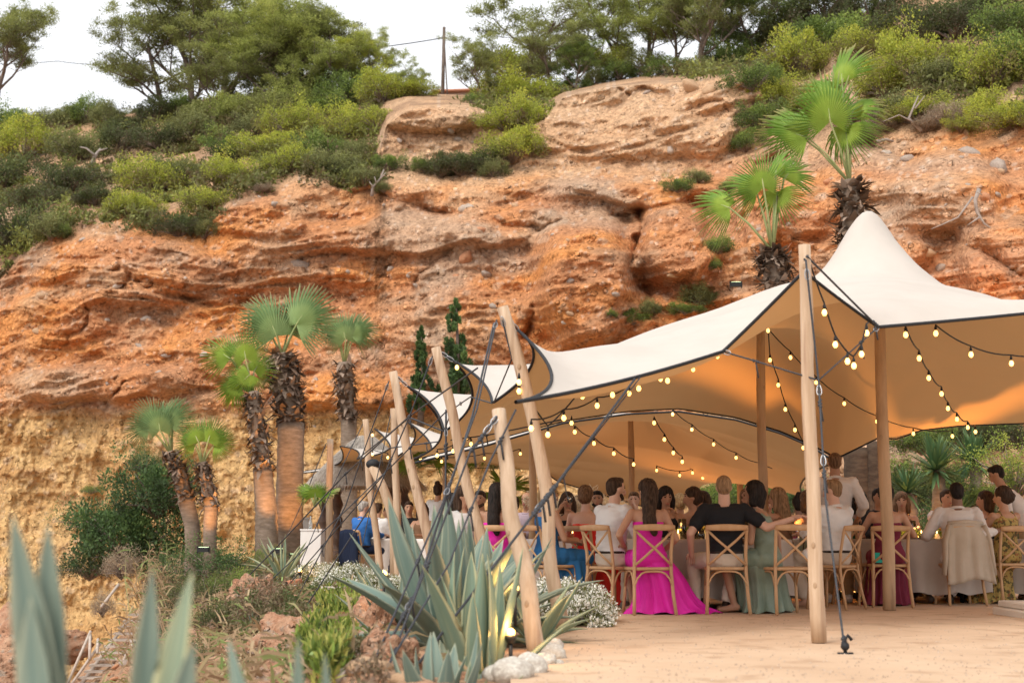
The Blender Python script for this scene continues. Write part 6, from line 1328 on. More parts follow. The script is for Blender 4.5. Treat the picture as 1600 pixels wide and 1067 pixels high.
FB = dict(white=fabric('white', (.66, .64, .62)), linen=fabric('linen_white', (.60, .55, .51)), magenta=fabric('magenta', (.62, .012, .30), (.72, .02, .38), rough=.6), black=fabric('black', (.012, .012, .014)), sage=fabric('sage', (.17, .22, .165), (.23, .29, .22), rough=.45), red=fabric('red', (.62, .025, .02), (.74, .04, .03)), blue=fabric('blue', (.02, .12, .30), (.03, .16, .38)), cream=fabric('cream_trousers', (.55, .46, .37)), khaki=fabric('khaki', (.36, .24, .13)), navy=fabric('navy', (.008, .014, .035)), burg=fabric('burgundy', (.14, .015, .035), (.20, .025, .05)), floral=mat('fabric_floral', (.10, .08, .03), .8, (.42, .30, .09), 22, thr=(.45, .5), col3=(.30, .10, .04), scale3=30), royal=fabric('royal_blue', (.03, .13, .38)), teal=fabric('teal', (.03, .16, .19)), lilac=fabric('lilac', (.45, .36, .42)), sand=fabric('sand_linen', (.43, .35, .26), (.49, .40, .31)), shoe=fabric('grey_shoe', (.16, .13, .11)), leather=mat('dark_leather', (.03, .018, .012), .4), sole=mat('white_sole', (.6, .58, .55), .6), green=fabric('green', (.02, .10, .06)), brownd=fabric('brown_dress', (.20, .11, .06)))
m_eye = mat('eye', (.03, .02, .015), .2); m_brow = HAIR['dark']; m_lip = mat('lips', (.42, .13, .11), .5)
_bake = []
def lump(b, p0, p1, r0, r1, n=12):
    """tapered limb piece with round ends"""
    p0, p1 = Vector(p0), Vector(p1); ax = p1 - p0; L = max(ax.length, 1e-5); prof = []
    for k in range(4): a = math.pi / 2 * k / 4; prof.append((r0 * math.sin(a) + .0005, -r0 * math.cos(a)))
    prof += [(r0, 0), (r0 * .5 + r1 * .5, L / 2), (r1, L)]
    for k in range(1, 5): a = math.pi / 2 * k / 4; prof.append((r1 * math.cos(a) + .0005, L + r1 * math.sin(a)))
    b.lathe(prof, n, tuple(p0), tuple(ax / L))
def egg(b, c, r, M=None): b.ball(tuple(c), tuple(r), 14, 10, M=M)
def oval(b, secs, n=20):
    """trunk from oval sections (x, y, z, rx, ry)"""
    P = [[(c[0] + c[3] * math.cos(a), c[1] + c[4] * math.sin(a), c[2]) for a in np.linspace(0, 2 * math.pi, n, endpoint=False)] for c in secs]
    o = b.n; b.grid(np.array(P), wrap=True); b.f.append(tuple(o + k for k in range(n - 1, -1, -1))); b.f.append(tuple(o + (len(secs) - 1) * n + k for k in range(n)))
def melt(name, b, m, parent, vox=.014, sm=5, fold=0.0, fz=3.0, fx=16.0, extra=None, label=None):
    """join overlapping lumps into one continuous skin; fold = depth of cloth folds"""
    o = b.obj(name, m, parent, label=label); md = o.modifiers.new('r', 'REMESH'); md.mode = 'VOXEL'; md.voxel_size = vox; md.use_smooth_shade = True
    s = o.modifiers.new('s', 'SMOOTH'); s.factor = .6; s.iterations = sm; _bake.append((o, fold, fz, fx, extra, m)); return o
def bake_all():
    dg = bpy.context.evaluated_depsgraph_get(); dg.update(); out = []
    for o, fold, fz, fx, extra, m in _bake:
        me = bpy.data.meshes.new_from_object(o.evaluated_get(dg)); me.name = o.name; out.append(me)
    for (o, fold, fz, fx, extra, m), me in zip(_bake, out):
        o.modifiers.clear(); nv = len(me.vertices)
        if fold and nv:
            co = np.empty(nv * 3, np.float32); me.vertices.foreach_get('co', co); co = co.reshape(-1, 3).astype(float); no = np.empty(nv * 3, np.float32); me.vertices.foreach_get('normal', no); no = no.reshape(-1, 3)
            f = fbm(co[:, 0] * fx + 3 * pn(co[:, 2] * 3, co[:, 0] * 2, 1.), co[:, 1] * fx, co[:, 2] * fz, 2, True); co += no * (fold * (f - .2))[:, None]; me.vertices.foreach_set('co', co.astype(np.float32).ravel()); me.update()
        me.materials.clear(); me.materials.append(m)
        if extra is not None and extra.n:
            V = np.concatenate(extra.v); bmh = bmesh.new(); bmh.from_mesh(me); vs = [bmh.verts.new(v) for v in V]
            for q in extra.f:
                f_ = bmh.faces.new([vs[i] for i in q]); f_.smooth = True
            bmh.to_mesh(me); bmh.free()
        me.polygons.foreach_set('use_smooth', np.ones(len(me.polygons), bool)); old = o.data; o.data = me; bpy.data.meshes.remove(old)
    _bake.clear()
def ik(a, t, l1, l2, pole):
    a, t, pole = Vector(a), Vector(t), Vector(pole); d = t - a; L = min(d.length, (l1 + l2) * .985); dn = d.normalized(); t = a + dn * L; x = (l1 * l1 - l2 * l2 + L * L) / (2 * L); h = math.sqrt(max(0, l1 * l1 - x * x)); pd = (pole - dn * pole.dot(dn)).normalized(); return a + dn * x + pd * h, t
LASTP = [None]
def person(lab, px, d, yaw, sex='f', skin='tan', hair=('long', 'dark'), top=('dress', 'magenta'), bottom=None, seated=True, lean=0.0, twist=0, head=(0, 0), hands=None, sc=1.0, near=False, shoe=None, dz=0.0, group='wedding guests', beard=False, seat=.47, name='person', skirt=None, knees=None, back=.0, z=None, far=False):
    if seated and d < 17.5: d -= .24
    root = LASTP[0] = thing(name, lab, 'person', ((px - 800) / FPX * d, d, .016 + dz if z is None else z), R(yaw), group, sc)
    vox = .0125 if near else (.023 if far else .018); m_s = SKIN[skin]; fem = sex == 'f'
    pz = (seat + .09) if seated else .93
    hipw = .095 if fem else .09; shw = .165 if fem else .195
    P = Vector((0, .02, pz)); TL = .50 if fem else .53
    def sp(t, x=0.0, y=0.0):   # point on the spine at fraction t, bent forward by lean
        return Vector((x, P.y + y + lean * t ** 1.3, P.z + TL * t * (1 - .25 * abs(lean) * t)))
    tw = Matrix.Rotation(R(twist), 3, 'Z')
    def at(t, x, y): o = sp(t); v = tw @ Vector((x, y, 0)) * 1.0 if t > .5 else Vector((x, y, 0)); return o + v
    def secs(g=0.0, t0=-.12, t1=1.0):
        pr = [(-.14, .12, .09), (-.05, .168, .118), (.08, .172, .120), (.22, .140, .105), (.38, .122, .092), (.55, .138, .105), (.72, .150, .112), (.85, .155, .10), (.95, .125, .078), (1.03, .065, .058)] if fem else [(-.14, .12, .10), (-.05, .165, .122), (.08, .166, .124), (.22, .155, .118), (.38, .152, .116), (.55, .168, .122), (.72, .185, .130), (.86, .190, .118), (.96, .150, .088), (1.03, .075, .065)]
        out = []
        for t, rx, ry in pr:
            if t0 <= t <= t1: c = sp(max(t, 0)) if t >= 0 else Vector((P.x, P.y, P.z + t * TL)); out.append((c.x, c.y, c.z, rx + g, ry + g))
        return out
    sh = [at(.90, s * shw, 0) for s in (-1, 1)]; nk = sp(1.0); hy, hp = head
    hc0 = nk + Vector((0, .035 + .3 * lean * .3, .165 if fem else .17)); HM = Matrix.Rotation(R(hy), 3, 'Z') @ Matrix.Rotation(R(-hp), 3, 'X')
    def hh(x, y, z): return hc0 + HM @ Vector((x, y, z))
    # legs
    hip = [P + Vector((s * hipw, 0, -.02)) for s in (-1, 1)]
    if seated: kn = [Vector((s * (.12 if fem else .17), P.y + .43, seat + .06)) for s in (-1, 1)]; an = [Vector((s * (.12 if fem else .18) + .03, P.y + .40 + .06 * s, .09)) for s in (-1, 1)]
    else: kn = [Vector((s * .10, P.y + .02, .50)) for s in (-1, 1)]; an = [Vector((s * .115, P.y - .02, .09)) for s in (-1, 1)]
    if knees: kn = [Vector(k) for k in knees[0]]; an = [Vector(k) for k in knees[1]]
    # arms
    if hands is None: hands = ((-.12, .42, .80), (.12, .42, .80)) if seated else ((-.24, .08, .82), (.24, .08, .82))
    arms = []
    for i, s in enumerate((-1, 1)):
        t = Vector(hands[i]); el, wr = ik(sh[i], t, .29 if fem else .30, .25 if fem else .26, (s * .7, -.45, -1)); arms.append((sh[i], el, wr))
    b = MB(); oval(b, secs())
    ra = (.046, .037, .026) if fem else (.055, .044, .031)
    for a, el, wr in arms: lump(b, a, el, ra[0], ra[1]); lump(b, el, wr, ra[1], ra[2])
    lump(b, at(.86, -shw * .55, 0), at(.86, shw * .55, 0), .062, .062)
    lump(b, sp(.95), hc0 + Vector((0, -.015, -.06)), .058 if fem else .066, .052 if fem else .060)
    egg(b, hh(0, -.005, .03), (.077, .095, .092), HM); lump(b, hh(0, .015, -.02), hh(0, .03, -.075), .062, .040)
    lump(b, hh(0, .085, .015), hh(0, .108, -.022), .010, .014); egg(b, hh(0, .088, -.052), (.026, .012, .012), HM)
    for s in (-1, 1): egg(b, hh(s * .078, -.005, 0), (.010, .018, .030), HM)
    for i in range(2):
        if bottom or not seated or True: lump(b, hip[i], kn[i], .082 if fem else .088, .056); lump(b, kn[i], an[i], .054, .036)
        fd = Vector((0, 1, 0)); fd = (kn[i] - P); fd.z = 0; fd = fd.normalized() if seated and fd.length > .1 else Vector((0, 1, 0)); lump(b, an[i] - fd * .03 + Vector((0, 0, -.035)), an[i] + fd * .15 + Vector((0, 0, -.06)), .038, .028)
    ex = MB()
    for i, (a, el, wr) in enumerate(arms):
        f = (wr - el).normalized(); s = (-1, 1)[i]; side = f.cross(Vector((0, 0, 1))); side = side.normalized() if side.length > .1 else Vector((1, 0, 0)); up = side.cross(f); c = wr + f * .055
        egg(b, c - f * .01, (.036, .036, .030)); lump(b, wr, c + f * .02, .024, .028)
        if not far:
            for j in range(4):
                p0 = c + f * .03 + side * (j - 1.5) * .018; L = (.066, .076, .072, .056)[j]; ex.tube([p0 - f * .02, p0 + f * L * .45 - up * .004, p0 + f * L * .78 - up * .02, p0 + f * L * .95 - up * .036], [.009, .0085, .0075, .006], 6)
            ex.tube([c - f * .02 - side * s * -.028, c + side * s * .045 + f * .012 - up * .01, c + side * s * .052 + f * .045 - up * .018], [.011, .010, .008], 6)
    melt('body', b, m_s, root, vox, 4, extra=ex)
    # face
    for s in (-1, 1):
        e = MB(); egg(e, hh(s * .030, .083, .022), (.013, .006, .007), HM); e.obj('eye', m_eye, root); e = MB(); lump(e, hh(s * .014, .090, .042), hh(s * .046, .078, .042), .0045, .003, 6); e.obj('eyebrow', HAIR['dark'] if hair[1] not in ('blond', 'grey') else HAIR['sandy'], root)
    e = MB(); egg(e, hh(0, .094, -.052), (.022, .008, .007), HM); e.obj('mouth', m_lip, root)
    # hair
    style, hcol = hair; hm = HAIR[hcol]; hb = MB()
    if style != 'bald':
        g = 0 if style == 'short' else .008
        egg(hb, hh(0, -.022, .045), (.083 + g, .096 + g, .088 + g), HM); egg(hb, hh(0, -.045, -.005 if style != 'short' else .01), (.075 + g, .065 + g, .085), HM)
    if style == 'short': egg(hb, hh(0, .03, .098), (.062, .055, .032), HM)
    if style in ('long', 'wavy'):
        w = .085 if style == 'long' else .105; bl = HM @ Vector((0, -1, 0)); 
        for s in (-1, 0, 1):
            a = hh(s * .055, -.055, .02); c = Vector((hc0.x + s * .07, sp(.75).y - .135, sp(.72).z)) if s == 0 else Vector(tuple(hh(s * .085, -.035, -.12))); lump(hb, a, a.lerp(c, .55), .055, .062 if style == 'wavy' else .052); lump(hb, a.lerp(c, .5), c, .058, .040)
        c = sp(.62) + Vector((0, -.135, 0)); lump(hb, hh(-.03, -.07, -.05), c + Vector((-.035, 0, 0)), .06, .035); lump(hb, hh(.03, -.07, -.05), c + Vector((.035, 0, .02)), .06, .032)
    if style == 'side': 
        lump(hb, hh(0, -.06, 0), sp(.7) + Vector((-.02, -.12, 0)), .085, .06); lump(hb, sp(.78) + Vector((0, -.12, 0)), sp(.5) + Vector((.03, -.14, 0)), .065, .035); lump(hb, hh(.05, -.03, .0), hh(.06, -.02, -.14), .04, .03); lump(hb, hh(-.05, -.03, .0), hh(-.06, -.02, -.14), .04, .03)
    if style == 'bun': egg(hb, hh(0, -.115, .055), (.050, .045, .048), HM); egg(hb, hh(.01, -.12, .075), (.03, .035, .03), HM)
    if style == 'topbun': egg(hb, hh(0, -.06, .145), (.052, .052, .045), HM)
    if style == 'updo': egg(hb, hh(0, -.10, -.01), (.062, .05, .055), HM); egg(hb, hh(.02, -.125, .015), (.035, .03, .03), HM)
    if style == 'bob':
        for s in (-1, 1): lump(hb, hh(s * .06, -.02, .02), hh(s * .075, -.01, -.10), .045, .04)
        lump(hb, hh(0, -.07, 0), hh(0, -.06, -.12), .075, .06)
    if style != 'bald': melt('hair', hb, hm, root, .012 if near else .016, 3, fold=.008 if style != 'short' else .005, fz=3, fx=26)
    if beard: e = MB(); lump(e, hh(-.05, .03, -.06), hh(0, .062, -.088), .022, .026); lump(e, hh(.05, .03, -.06), hh(0, .062, -.088), .022, .026); melt('beard', e, hm, root, .01, 2, fold=.003, fx=30)
    # clothes
    kind, fc = top; fm = FB[fc]; b = MB()
    if kind in ('shirt', 'tshirt', 'blouse'):
        oval(b, secs(.022, -.12 if not seated else -.03, .97)); lump(b, at(.87, -shw * .7, 0), at(.87, shw * .7, 0), .072 if fem else .080, .072 if fem else .080)
        for a, el, wr in arms:
            e1 = a.lerp(el, .62 if kind == 'tshirt' else 1.0); lump(b, a, e1, ra[0] + .018, ra[1] + (.028 if kind == 'tshirt' else .016))
            if kind == 'shirt': lump(b, el, el.lerp(wr, .62), ra[1] + .016, ra[2] + .018)
        melt('shirt', b, fm, root, vox, 5, fold=.012, fz=9, fx=7)
        if kind == 'shirt': c = MB(); q = sp(.985); c.tube([q + Vector((math.cos(a) * .068, math.sin(a) * .066 + .008, .012 * math.sin(a) * -1 + .012)) for a in np.linspace(0, 2 * math.pi, 15)], .017, 7, cap=False, flat=1.0); c.obj('collar', fm, root)
    elif kind == 'strapless': oval(b, secs(.012, -.14, .72)); melt('bodice', b, fm, root, vox, 3, fold=.006, fz=14, fx=10)
    elif kind == 'dress':
        oval(b, secs(.012, -.14, .86))
        for s in (-1, 1): lump(b, at(.82, s * .085, -.08), at(.99, s * .085, -.01), .022, .018); lump(b, at(.99, s * .085, -.01), at(.82, s * .085, .07), .018, .022)
        melt('bodice', b, fm, root, vox, 3, fold=.008, fz=12, fx=9)
    elif kind == 'halter':
        oval(b, secs(.012, -.14, .60)); lump(b, at(.6, -.07, .08), at(1.0, -.03, .04), .05, .02); lump(b, at(.6, .07, .08), at(1.0, .03, .04), .05, .02); lump(b, at(.6, -.10, .0), at(.6, .10, .0), .07, .07); melt('bodice', b, fm, root, vox, 3, fold=.008, fz=12, fx=9)
    if bottom:
        b = MB(); oval(b, secs(.014, -.14, .12))
        for i in range(2): lump(b, hip[i], kn[i], .098, .078); lump(b, kn[i], an[i].lerp(kn[i], .12), .078, .062)
        egg(b, P + Vector((0, -.02, -.02)), (.17, .12, .10)); melt('trousers', b, FB[bottom], root, vox, 5, fold=.012, fz=8, fx=8)
        if kind in ('shirt', 'tshirt'): c = MB(); q = sp(.10); c.tube([q + Vector((math.cos(a) * (.175 if not fem else .16), math.sin(a) * .14, 0)) for a in np.linspace(0, 2 * math.pi, 21)], .014, 6, cap=False); c.obj('belt', FB['leather'], root)
    if skirt or (kind in ('strapless', 'dress', 'halter') and not bottom):
        b = MB(); oval(b, secs(.018, -.14, .12)); L = skirt or 'long'
        if seated:
            lump(b, P + Vector((-.07, 0, -.01)), kn[0] + Vector((0, 0, .01)), .115, .088); lump(b, P + Vector((.07, 0, -.01)), kn[1] + Vector((0, 0, .01)), .115, .088); lump(b, P, (kn[0] + kn[1]) / 2, .10, .085)
            melt('skirt', b, fm, root, vox, 4, fold=.010, fz=5, fx=9); b = None; dr = MB(); n = 96; G_ = []; sd_ = px * .37      # the cloth that falls from the lap to the ground, in pleats
            T_ = dict(long=([.56, .50, .44, .33, .18, .07, .015], [0, 0, 0, .0, .0, .0, .0], [.28, .30, .31, .32, .33, .33, .34], [.16, .205, .215, .22, .23, .25, .27], [.20, .26, .265, .25, .24, .24, .26]),
                      train=([.57, .51, .44, .33, .18, .07, .012], [.02, .05, .09, .14, .18, .22, .27], [.10, .14, .15, .14, .13, .12, .12], [.17, .22, .24, .26, .29, .35, .46], [.16, .25, .25, .25, .24, .24, .25]))['train' if L == 'train' else 'long']
            for z_, cx_, cy_, rx_, ry_ in zip(*[np.interp(np.linspace(0, 6, 14), range(7), q) for q in T_]):
                f_ = np.clip((.56 - z_) / .5, 0, 1); a_ = np.linspace(0, 2 * np.pi, n, endpoint=False); w_ = .5 * np.sin(a_ * 13 + sd_ + 1.3 * np.sin(a_ * 2 + sd_) + .5 * f_) + .32 * np.sin(a_ * 21 + sd_ * 2) + .3 * np.sin(a_ * 5 + sd_)
                k_ = 1 + w_ * (.02 + .15 * f_ ** 1.2); G_.append(np.stack([cx_ + rx_ * k_ * np.cos(a_), cy_ + ry_ * k_ * np.sin(a_), np.full(n, z_) + (.012 * np.sin(a_ * 9) if z_ < .03 else 0)], -1))
            dr.grid(np.array(G_), wrap=True); dr.obj('gown_fall', fm, root)
        else:
            for s in (-1, 0, 1): lump(b, P + Vector((s * .07, 0, 0)), Vector((s * .14, P.y, .14)), .12, .15)
        if b is not None: melt('skirt', b, fm, root, vox, 4, fold=.022, fz=2.2, fx=11)
    if shoe:
        for i in range(2):
            fd = (kn[i] - P); fd.z = 0; fd = fd.normalized() if seated else Vector((0, 1, 0)); b = MB(); lump(b, an[i] - fd * .035 + Vector((0, 0, -.035)), an[i] + fd * .17 + Vector((0, 0, -.052)), .048, .036); lump(b, an[i] + Vector((0, 0, .0)), an[i] + Vector((0, 0, -.03)), .045, .048); so = melt('shoe', b, FB[shoe], root, .013, 3)
            if shoe in ('shoe', 'white'): b = MB(); c = an[i] + fd * .065; b.ball((c.x, c.y, .012), (.045, .14, .012), 14, 6, M=Matrix.Rotation(math.atan2(-fd.x, fd.y), 3, 'Z')); b.obj('sole', FB['sole'], root)
    return root
# ---- the guests one can make out
person('woman in strapless magenta gown from behind, long straight dark hair, gown trailing on sand', 1012, 14.75, 8, 'f', 'tan', ('side', 'dark'), ('strapless', 'magenta'), skirt='train', near=True, head=(28, 4), hands=((-.24, .16, .70), (.20, .22, .62)), lean=.03)
chair(1003, 14.42, 10, 'chair under the woman in the magenta gown', True, sit=LASTP[0])
person('bearded man in white shirt and beige trousers turning towards the magenta gown', 950, 15.1, -52, 'm', 'fair', ('short', 'dark'), ('shirt', 'white'), 'cream', near=True, head=(-16, 0), beard=True, shoe='shoe', lean=.05, hands=((-.05, .40, .98), (.10, .42, .80)))
chair(938, 14.9, -50, 'chair under the bearded man in the white shirt', True, sit=LASTP[0])
person('man in black T-shirt seen from behind with his arm laid along the next chair', 1130, 14.85, -4, 'm', 'fair', ('short', 'sandy'), ('tshirt', 'black'), 'cream', near=True, head=(0, 0), shoe='leather', hands=((-.34, .10, .62), (.66, -.10, .945)), sc=1.0, knees=(((-.30, .36, .52), (.14, .44, .52)), ((-.30, .30, .09), (.02, .28, .09))))
chair(1128, 14.5, -3, 'chair straddled by the man in the black T-shirt', sit=LASTP[0])
person('dark-haired woman in sage satin dress sitting sideways, one hand on her seat', 1198, 14.95, 62, 'f', 'olive', ('bob', 'black'), ('dress', 'sage'), near=True, head=(10, -2), hands=((-.05, .30, .72), (.27, -.02, .53)), lean=.10, skirt='train')
chair(1222, 14.6, 12, 'empty-backed chair on which the man in black rests his arm')
person('woman with long blond-brown hair leaning in behind the sage dress', 1222, 17.2, 40, 'f', 'tan', ('side', 'sandy'), ('dress', 'brownd'), head=(10, 0), lean=.05)
person('black-haired woman facing the camera across the table, looking at her hands', 1038, 17.05, 178, 'f', 'olive', ('long', 'black'), ('dress', 'black'), head=(10, 12), hands=((-.10, .36, 1.0), (.12, .34, .92)), lean=.05)
person('dark-haired woman in profile beside the tall candle glasses', 1082, 17.3, 150, 'f', 'tan', ('updo', 'dark'), ('strapless', 'brownd'), head=(-55, 0))
person('blond woman with updo behind the table, back turned', 1062, 19.6, 10, 'f', 'tan', ('updo', 'blond'), ('strapless', 'lilac'))
person('woman in scarlet open-backed dress with auburn updo', 914, 16.55, -6, 'f', 'fair', ('updo', 'brown'), ('strapless', 'red'), head=(-12, 4), lean=.04, skirt='train')
chair(903, 16.1, -38, 'chair turned at an angle under the scarlet dress', sit=LASTP[0])
person('blond woman in ocean-blue dress turned to the right, partly behind the crooked pole', 852, 15.9, -58, 'f', 'tan', ('bob', 'blond'), ('dress', 'blue'), head=(-5, 4), skirt='long', hands=((-.05, .36, .74), (.12, .30, .72)), near=True)
chair(838, 15.8, -60, 'chair under the woman in the blue dress', sit=LASTP[0])
person('dark-haired woman raising a glass to her mouth, facing the camera', 888, 18.9, 160, 'f', 'olive', ('long', 'dark'), ('dress', 'black'), head=(20, 0), hands=((-.18, .26, 1.02), (.06, .22, 1.12)))
glass(Vector(((890 - 800) / FPX * 18.6, 18.6, 1.12)), 0, 'wine glass lifted by the dark-haired woman')
person('dark-haired man facing the camera behind the bearded man', 933, 19.4, 172, 'm', 'olive', ('short', 'black'), ('shirt', 'sand'), beard=True)
person('woman with very long black hair and magenta skirt, back to the camera', 776, 15.9, -12, 'f', 'olive', ('side', 'black'), ('strapless', 'magenta'), skirt='long', head=(-8, 0))
chair(772, 15.55, -10, 'chair under the long black hair by the agave', sit=LASTP[0])
person('smiling dark-haired woman in white top leaning back with a teal skirt', 722, 16.8, -150, 'f', 'tan', ('side', 'dark'), ('blouse', 'white'), 'teal', head=(20, 0), hands=((-.3, .30, .72), (.42, .22, .70)))
person('grey-haired man in royal blue shirt at the far left table', 566, 25.0, -48, 'm', 'fair', ('short', 'grey'), ('shirt', 'royal'), 'navy', head=(-10, 12))
chair(572, 22.0, -45, 'chair under the man in the royal blue shirt', sit=LASTP[0])
person('person in white shirt beside the man in royal blue', 590, 26.2, -30, 'm', 'tan', ('short', 'dark'), ('shirt', 'white'), 'cream', far=True)
person('woman with top bun standing far behind the big agave', 684, 26.0, -20, 'f', 'tan', ('topbun', 'dark'), ('blouse', 'white'), 'black', seated=False, far=True)
person('waiter in white shirt and khaki trousers standing with his back turned', 1303, 17.0, -12, 'm', 'olive', ('short', 'brown'), ('shirt', 'linen'), 'khaki', seated=False, shoe='white', hands=((-.16, .26, 1.02), (.26, .22, 1.0)), group='waiters', near=True, head=(8, 10))
person('young man with short blond hair in white shirt, right behind the tall front pole', 1304, 15.8, 38, 'm', 'fair', ('short', 'sandy'), ('shirt', 'white'), 'cream', head=(20, 0))
chair(1318, 15.4, 48, 'chair with arched rail right beside the tall front pole', sit=LASTP[0])
person('bare-shouldered woman in burgundy dress behind the central pole', 1382, 16.3, -8, 'f', 'tan', ('updo', 'black'), ('strapless', 'burg'), skirt='long', hands=((-.25, .38, .78), (.28, .38, .78)))
chair(1391, 15.95, -6, 'chair of the burgundy dress, crossed by the central pole', sit=LASTP[0])
person('man in white linen shirt with a jacket hung over his chair', 1492, 16.7, -8, 'm', 'deep', ('short', 'black'), ('shirt', 'linen'), 'linen', near=True, head=(6, 0), hands=((-.36, .26, .72), (.44, .02, .84)), shoe='leather', knees=(((-.30, .36, .52), (.12, .44, .52)), ((-.34, .22, .09), (-.10, .20, .09))))
jc = chair(1506, 16.3, 4, 'chair hidden under the beige jacket', sit=LASTP[0])
person('woman in yellow floral open-backed dress at the right', 1566, 16.9, 18, 'f', 'tan', ('updo', 'dark'), ('dress', 'floral'), skirt='long', head=(35, 0))
chair(1583, 16.4, 15, 'chair under the yellow floral dress', sit=LASTP[0])
person('dark-haired woman in profile between the linen shirt and the floral dress', 1540, 18.4, 95, 'f', 'tan', ('bob', 'dark'), ('dress', 'black'), head=(-8, 0))
person('waiter in white shirt leaning over the table at the right picture edge', 1600, 18.0, 70, 'm', 'olive', ('short', 'black'), ('shirt', 'linen'), 'khaki', seated=False, lean=.28, hands=((-.20, .42, .95), (.20, .42, .92)), group='waiters', head=(0, 25), sc=.97)
# ---- guests half hidden further back
BACK = [
 (1165, 17.6, 175, 'f', 'olive', ('side', 'brown'), ('dress', 'green'), 'brown-haired woman behind the shoulder of the man in black'),
 (1100, 18.6, 120, 'f', 'tan', ('bob', 'dark'), ('strapless', 'lilac'), 'dark-haired woman with bowed head behind the candle glasses'),
 (1130, 20.5, 170, 'm', 'fair', ('bald', 'grey'), ('shirt', 'linen'), 'bald man far behind the black T-shirt'),
 (1246, 20.6, 5, 'f', 'deep', ('topbun', 'black'), ('strapless', 'burg'), 'dark-skinned woman with round black bun, back to the camera'),
 (1262, 18.2, 30, 'f', 'tan', ('long', 'brown'), ('strapless', 'sage'), 'brown-haired woman leaning close behind the front pole'),
 (1340, 18.6, 170, 'f', 'deep', ('long', 'black'), ('dress', 'green'), 'dark-haired guest between the waiter and the palm trunk'),
 (1368, 18.4, 185, 'm', 'olive', ('short', 'black'), ('shirt', 'black'), 'dark-haired man facing the camera beside the palm trunk'),
 (1405, 18.9, 165, 'f', 'tan', ('long', 'brown'), ('dress', 'brownd'), 'brown-haired woman facing the camera behind the burgundy dress'),
 (1473, 18.9, 190, 'm', 'tan', ('short', 'dark'), ('shirt', 'linen'), 'man facing the camera beyond the white linen shirt'),
 (990, 19.8, 170, 'm', 'fair', ('short', 'brown'), ('shirt', 'white'), 'man raising his phone behind the magenta gown'),
 (905, 20.4, 10, 'f', 'tan', ('bun', 'black'), ('dress', 'lilac'), 'black-haired woman with bun beyond the scarlet dress'),
 (826, 19.8, 150, 'm', 'tan', ('bald', 'grey'), ('shirt', 'lilac'), 'bald elderly man in lilac between the two leaning poles'),
 (803, 20.6, 20, 'f', 'tan', ('bun', 'black'), ('blouse', 'white'), 'small dark-haired guest in white between the leaning poles'),
 (752, 19.3, 165, 'm', 'olive', ('short', 'dark'), ('shirt', 'sand'), 'bearded guest in sand shirt behind the ropes'),
 (708, 19.4, 40, 'f', 'tan', ('long', 'black'), ('dress', 'black'), 'long black-haired guest in black above the agave tips'),
 (735, 21.0, 185, 'm', 'tan', ('short', 'black'), ('shirt', 'white'), 'guest in white far behind the agave tips'),
 (612, 26.8, 100, 'f', 'olive', ('long', 'black'), ('dress', 'black'), 'dark-haired woman in black behind the forked post'),
 (640, 25.2, 185, 'm', 'tan', ('short', 'dark'), ('shirt', 'black'), 'man in black standing out between post and agave'),
 (662, 24.6, 150, 'f', 'tan', ('long', 'dark'), ('dress', 'brownd'), 'woman in brown behind the slanting pole at the left tables'),
 (1196, 20.8, 185, 'f', 'tan', ('updo', 'brown'), ('dress', 'lilac'), 'woman facing the camera at the table behind the sage dress'),
]
for q in BACK: person(q[7], q[0], q[1], q[2], q[3], q[4], q[5], q[6], bottom='black' if q[3] == 'm' else None, far=True, beard='bearded' in q[7], hands=((-.05, .2, 1.12), (.12, .3, .9)) if 'phone' in q[7] else None)
for px, d, yw, lab in [(1262, 17.8, 30, 'chair just left of the tall front pole, further back'), (1340, 16.6, -60, 'chair between waiter and burgundy dress'), (885, 16.9, -75, 'chair side-on behind the scarlet dress'), (1568, 15.9, 30, 'chair at the right edge in front of the floral dress'), (708, 18.9, 40, 'chair behind the largest agave'), (1100, 18.9, 120, 'chair across the table by the candle glasses'), (1405, 19.2, 165, 'chair behind the candles on the right table'), (640, 25.5, 185, 'chair far left near the forked post')]:
    if 'floral dress' in lab and 'edge' in lab: continue
    chair(px, d, yw, lab)
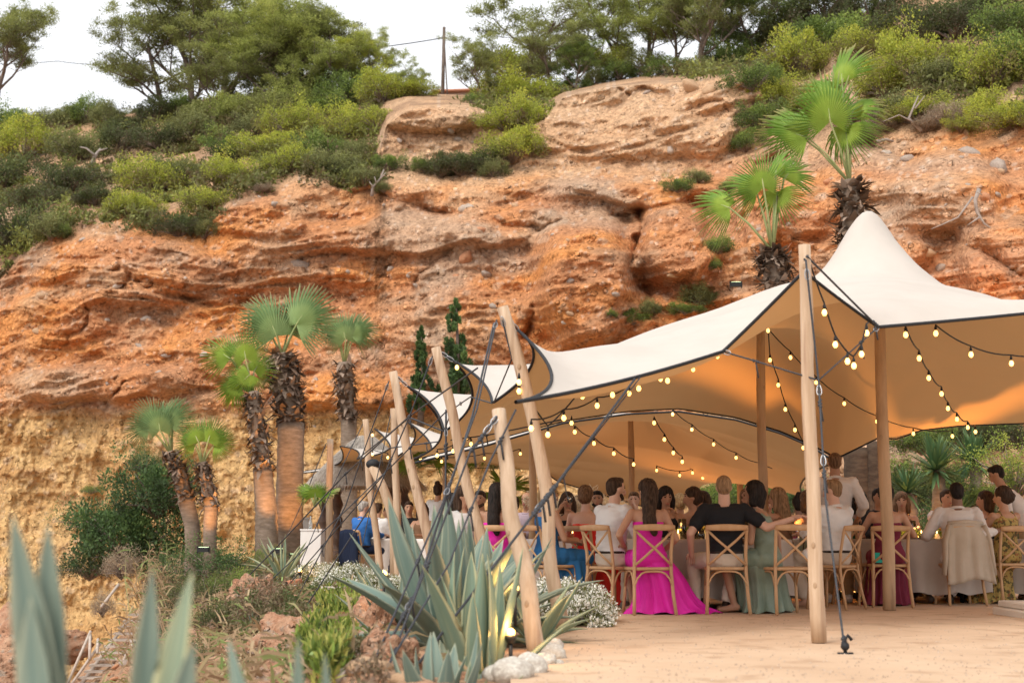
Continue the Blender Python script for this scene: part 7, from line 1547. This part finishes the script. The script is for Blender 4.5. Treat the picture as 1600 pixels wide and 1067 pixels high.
# jacket over the chair of the man in linen
jk = thing('jacket', 'beige linen jacket draped over a chair back', 'jacket', jc.location, R(4)); b = MB()
P = []
for i in range(15):
    v = i / 14; row = []
    for k in range(25):
        u = -1 + k / 12; w = .225 + .05 * v; z = .925 - .66 * v + .03 * math.sin(u * 3 + 1) * v; y = -.315 - .03 * v - .03 * (1 - u * u) + .016 * math.sin(u * 9 + v * 2) * min(1, v * 3) + .012 * math.sin(u * 17) * v
        if v < .08: y += .04; 
        row.append((u * w + .02 * v * v, y, z - (.05 * abs(u) ** 3 if v < .2 else 0)))
    P.append(row)
b.grid(np.array(P)); o = b.obj('body', FB['sand'], jk); sm = o.modifiers.new('s', 'SOLIDIFY'); sm.thickness = .014
for s in (-1, 1):
    b = MB(); b.tube([(s * .20, -.30, .90), (s * .255, -.31, .72), (s * .27, -.33, .52), (s * .29, -.33, .34)], [.05, .055, .05, .045], 12, flat=.55); b.obj('sleeve', FB['sand'], jk)
b = MB(); b.tube([(-.20, -.27, .915), (0, -.30, .935), (.20, -.27, .915)], .028, 8); b.obj('collar', FB['sand'], jk)
jk2 = thing('jacket', 'navy jacket hung over the chair of the man in royal blue', 'jacket', ((566 - 800) / FPX * 24.95, 24.95, .016), R(-45)); b = MB()
b.grid(np.array([[(-1 * .23 + .46 * k / 12, -.30 - .025 * math.sin(k * 1.3 + i * .3) + .04 * (abs(k - 6) / 6) ** 2, .90 - .60 * i / 8 - .06 * (abs(k - 6) / 6) ** 3) for k in range(13)] for i in range(9)])); o = b.obj('body', FB['navy'], jk2); sm = o.modifiers.new('s', 'SOLIDIFY'); sm.thickness = .02
# small things held or set down
hb = thing('handbag', 'white handbag hanging from the chair by the tall front pole', 'handbag', (chair0.location.x + 0, 0, 0)); hb.location = Vector(((1262 - 800) / FPX * 14.9, 14.9, .60)); b = MB(); b.ball((0, 0, 0), (.10, .05, .075), 14, 8); b.obj('bag', FB['white'], hb); b = MB(); b.tube([(-.08, 0, .05), (-.06, 0, .18), (.06, 0, .18), (.08, 0, .05)], .006, 6); b.obj('strap', FB['leather'], hb)
hb = thing('box', 'small turquoise box hanging under the burgundy chair seat', 'box', Vector(((1366 - 800) / FPX * 16.0, 16.0, .50))); b = MB(); b.box(-.055, .055, -.02, .02, 0, .11); b.obj('carton', mat('turquoise', (.02, .40, .30), .5), hb, smooth=False)
bake_all()
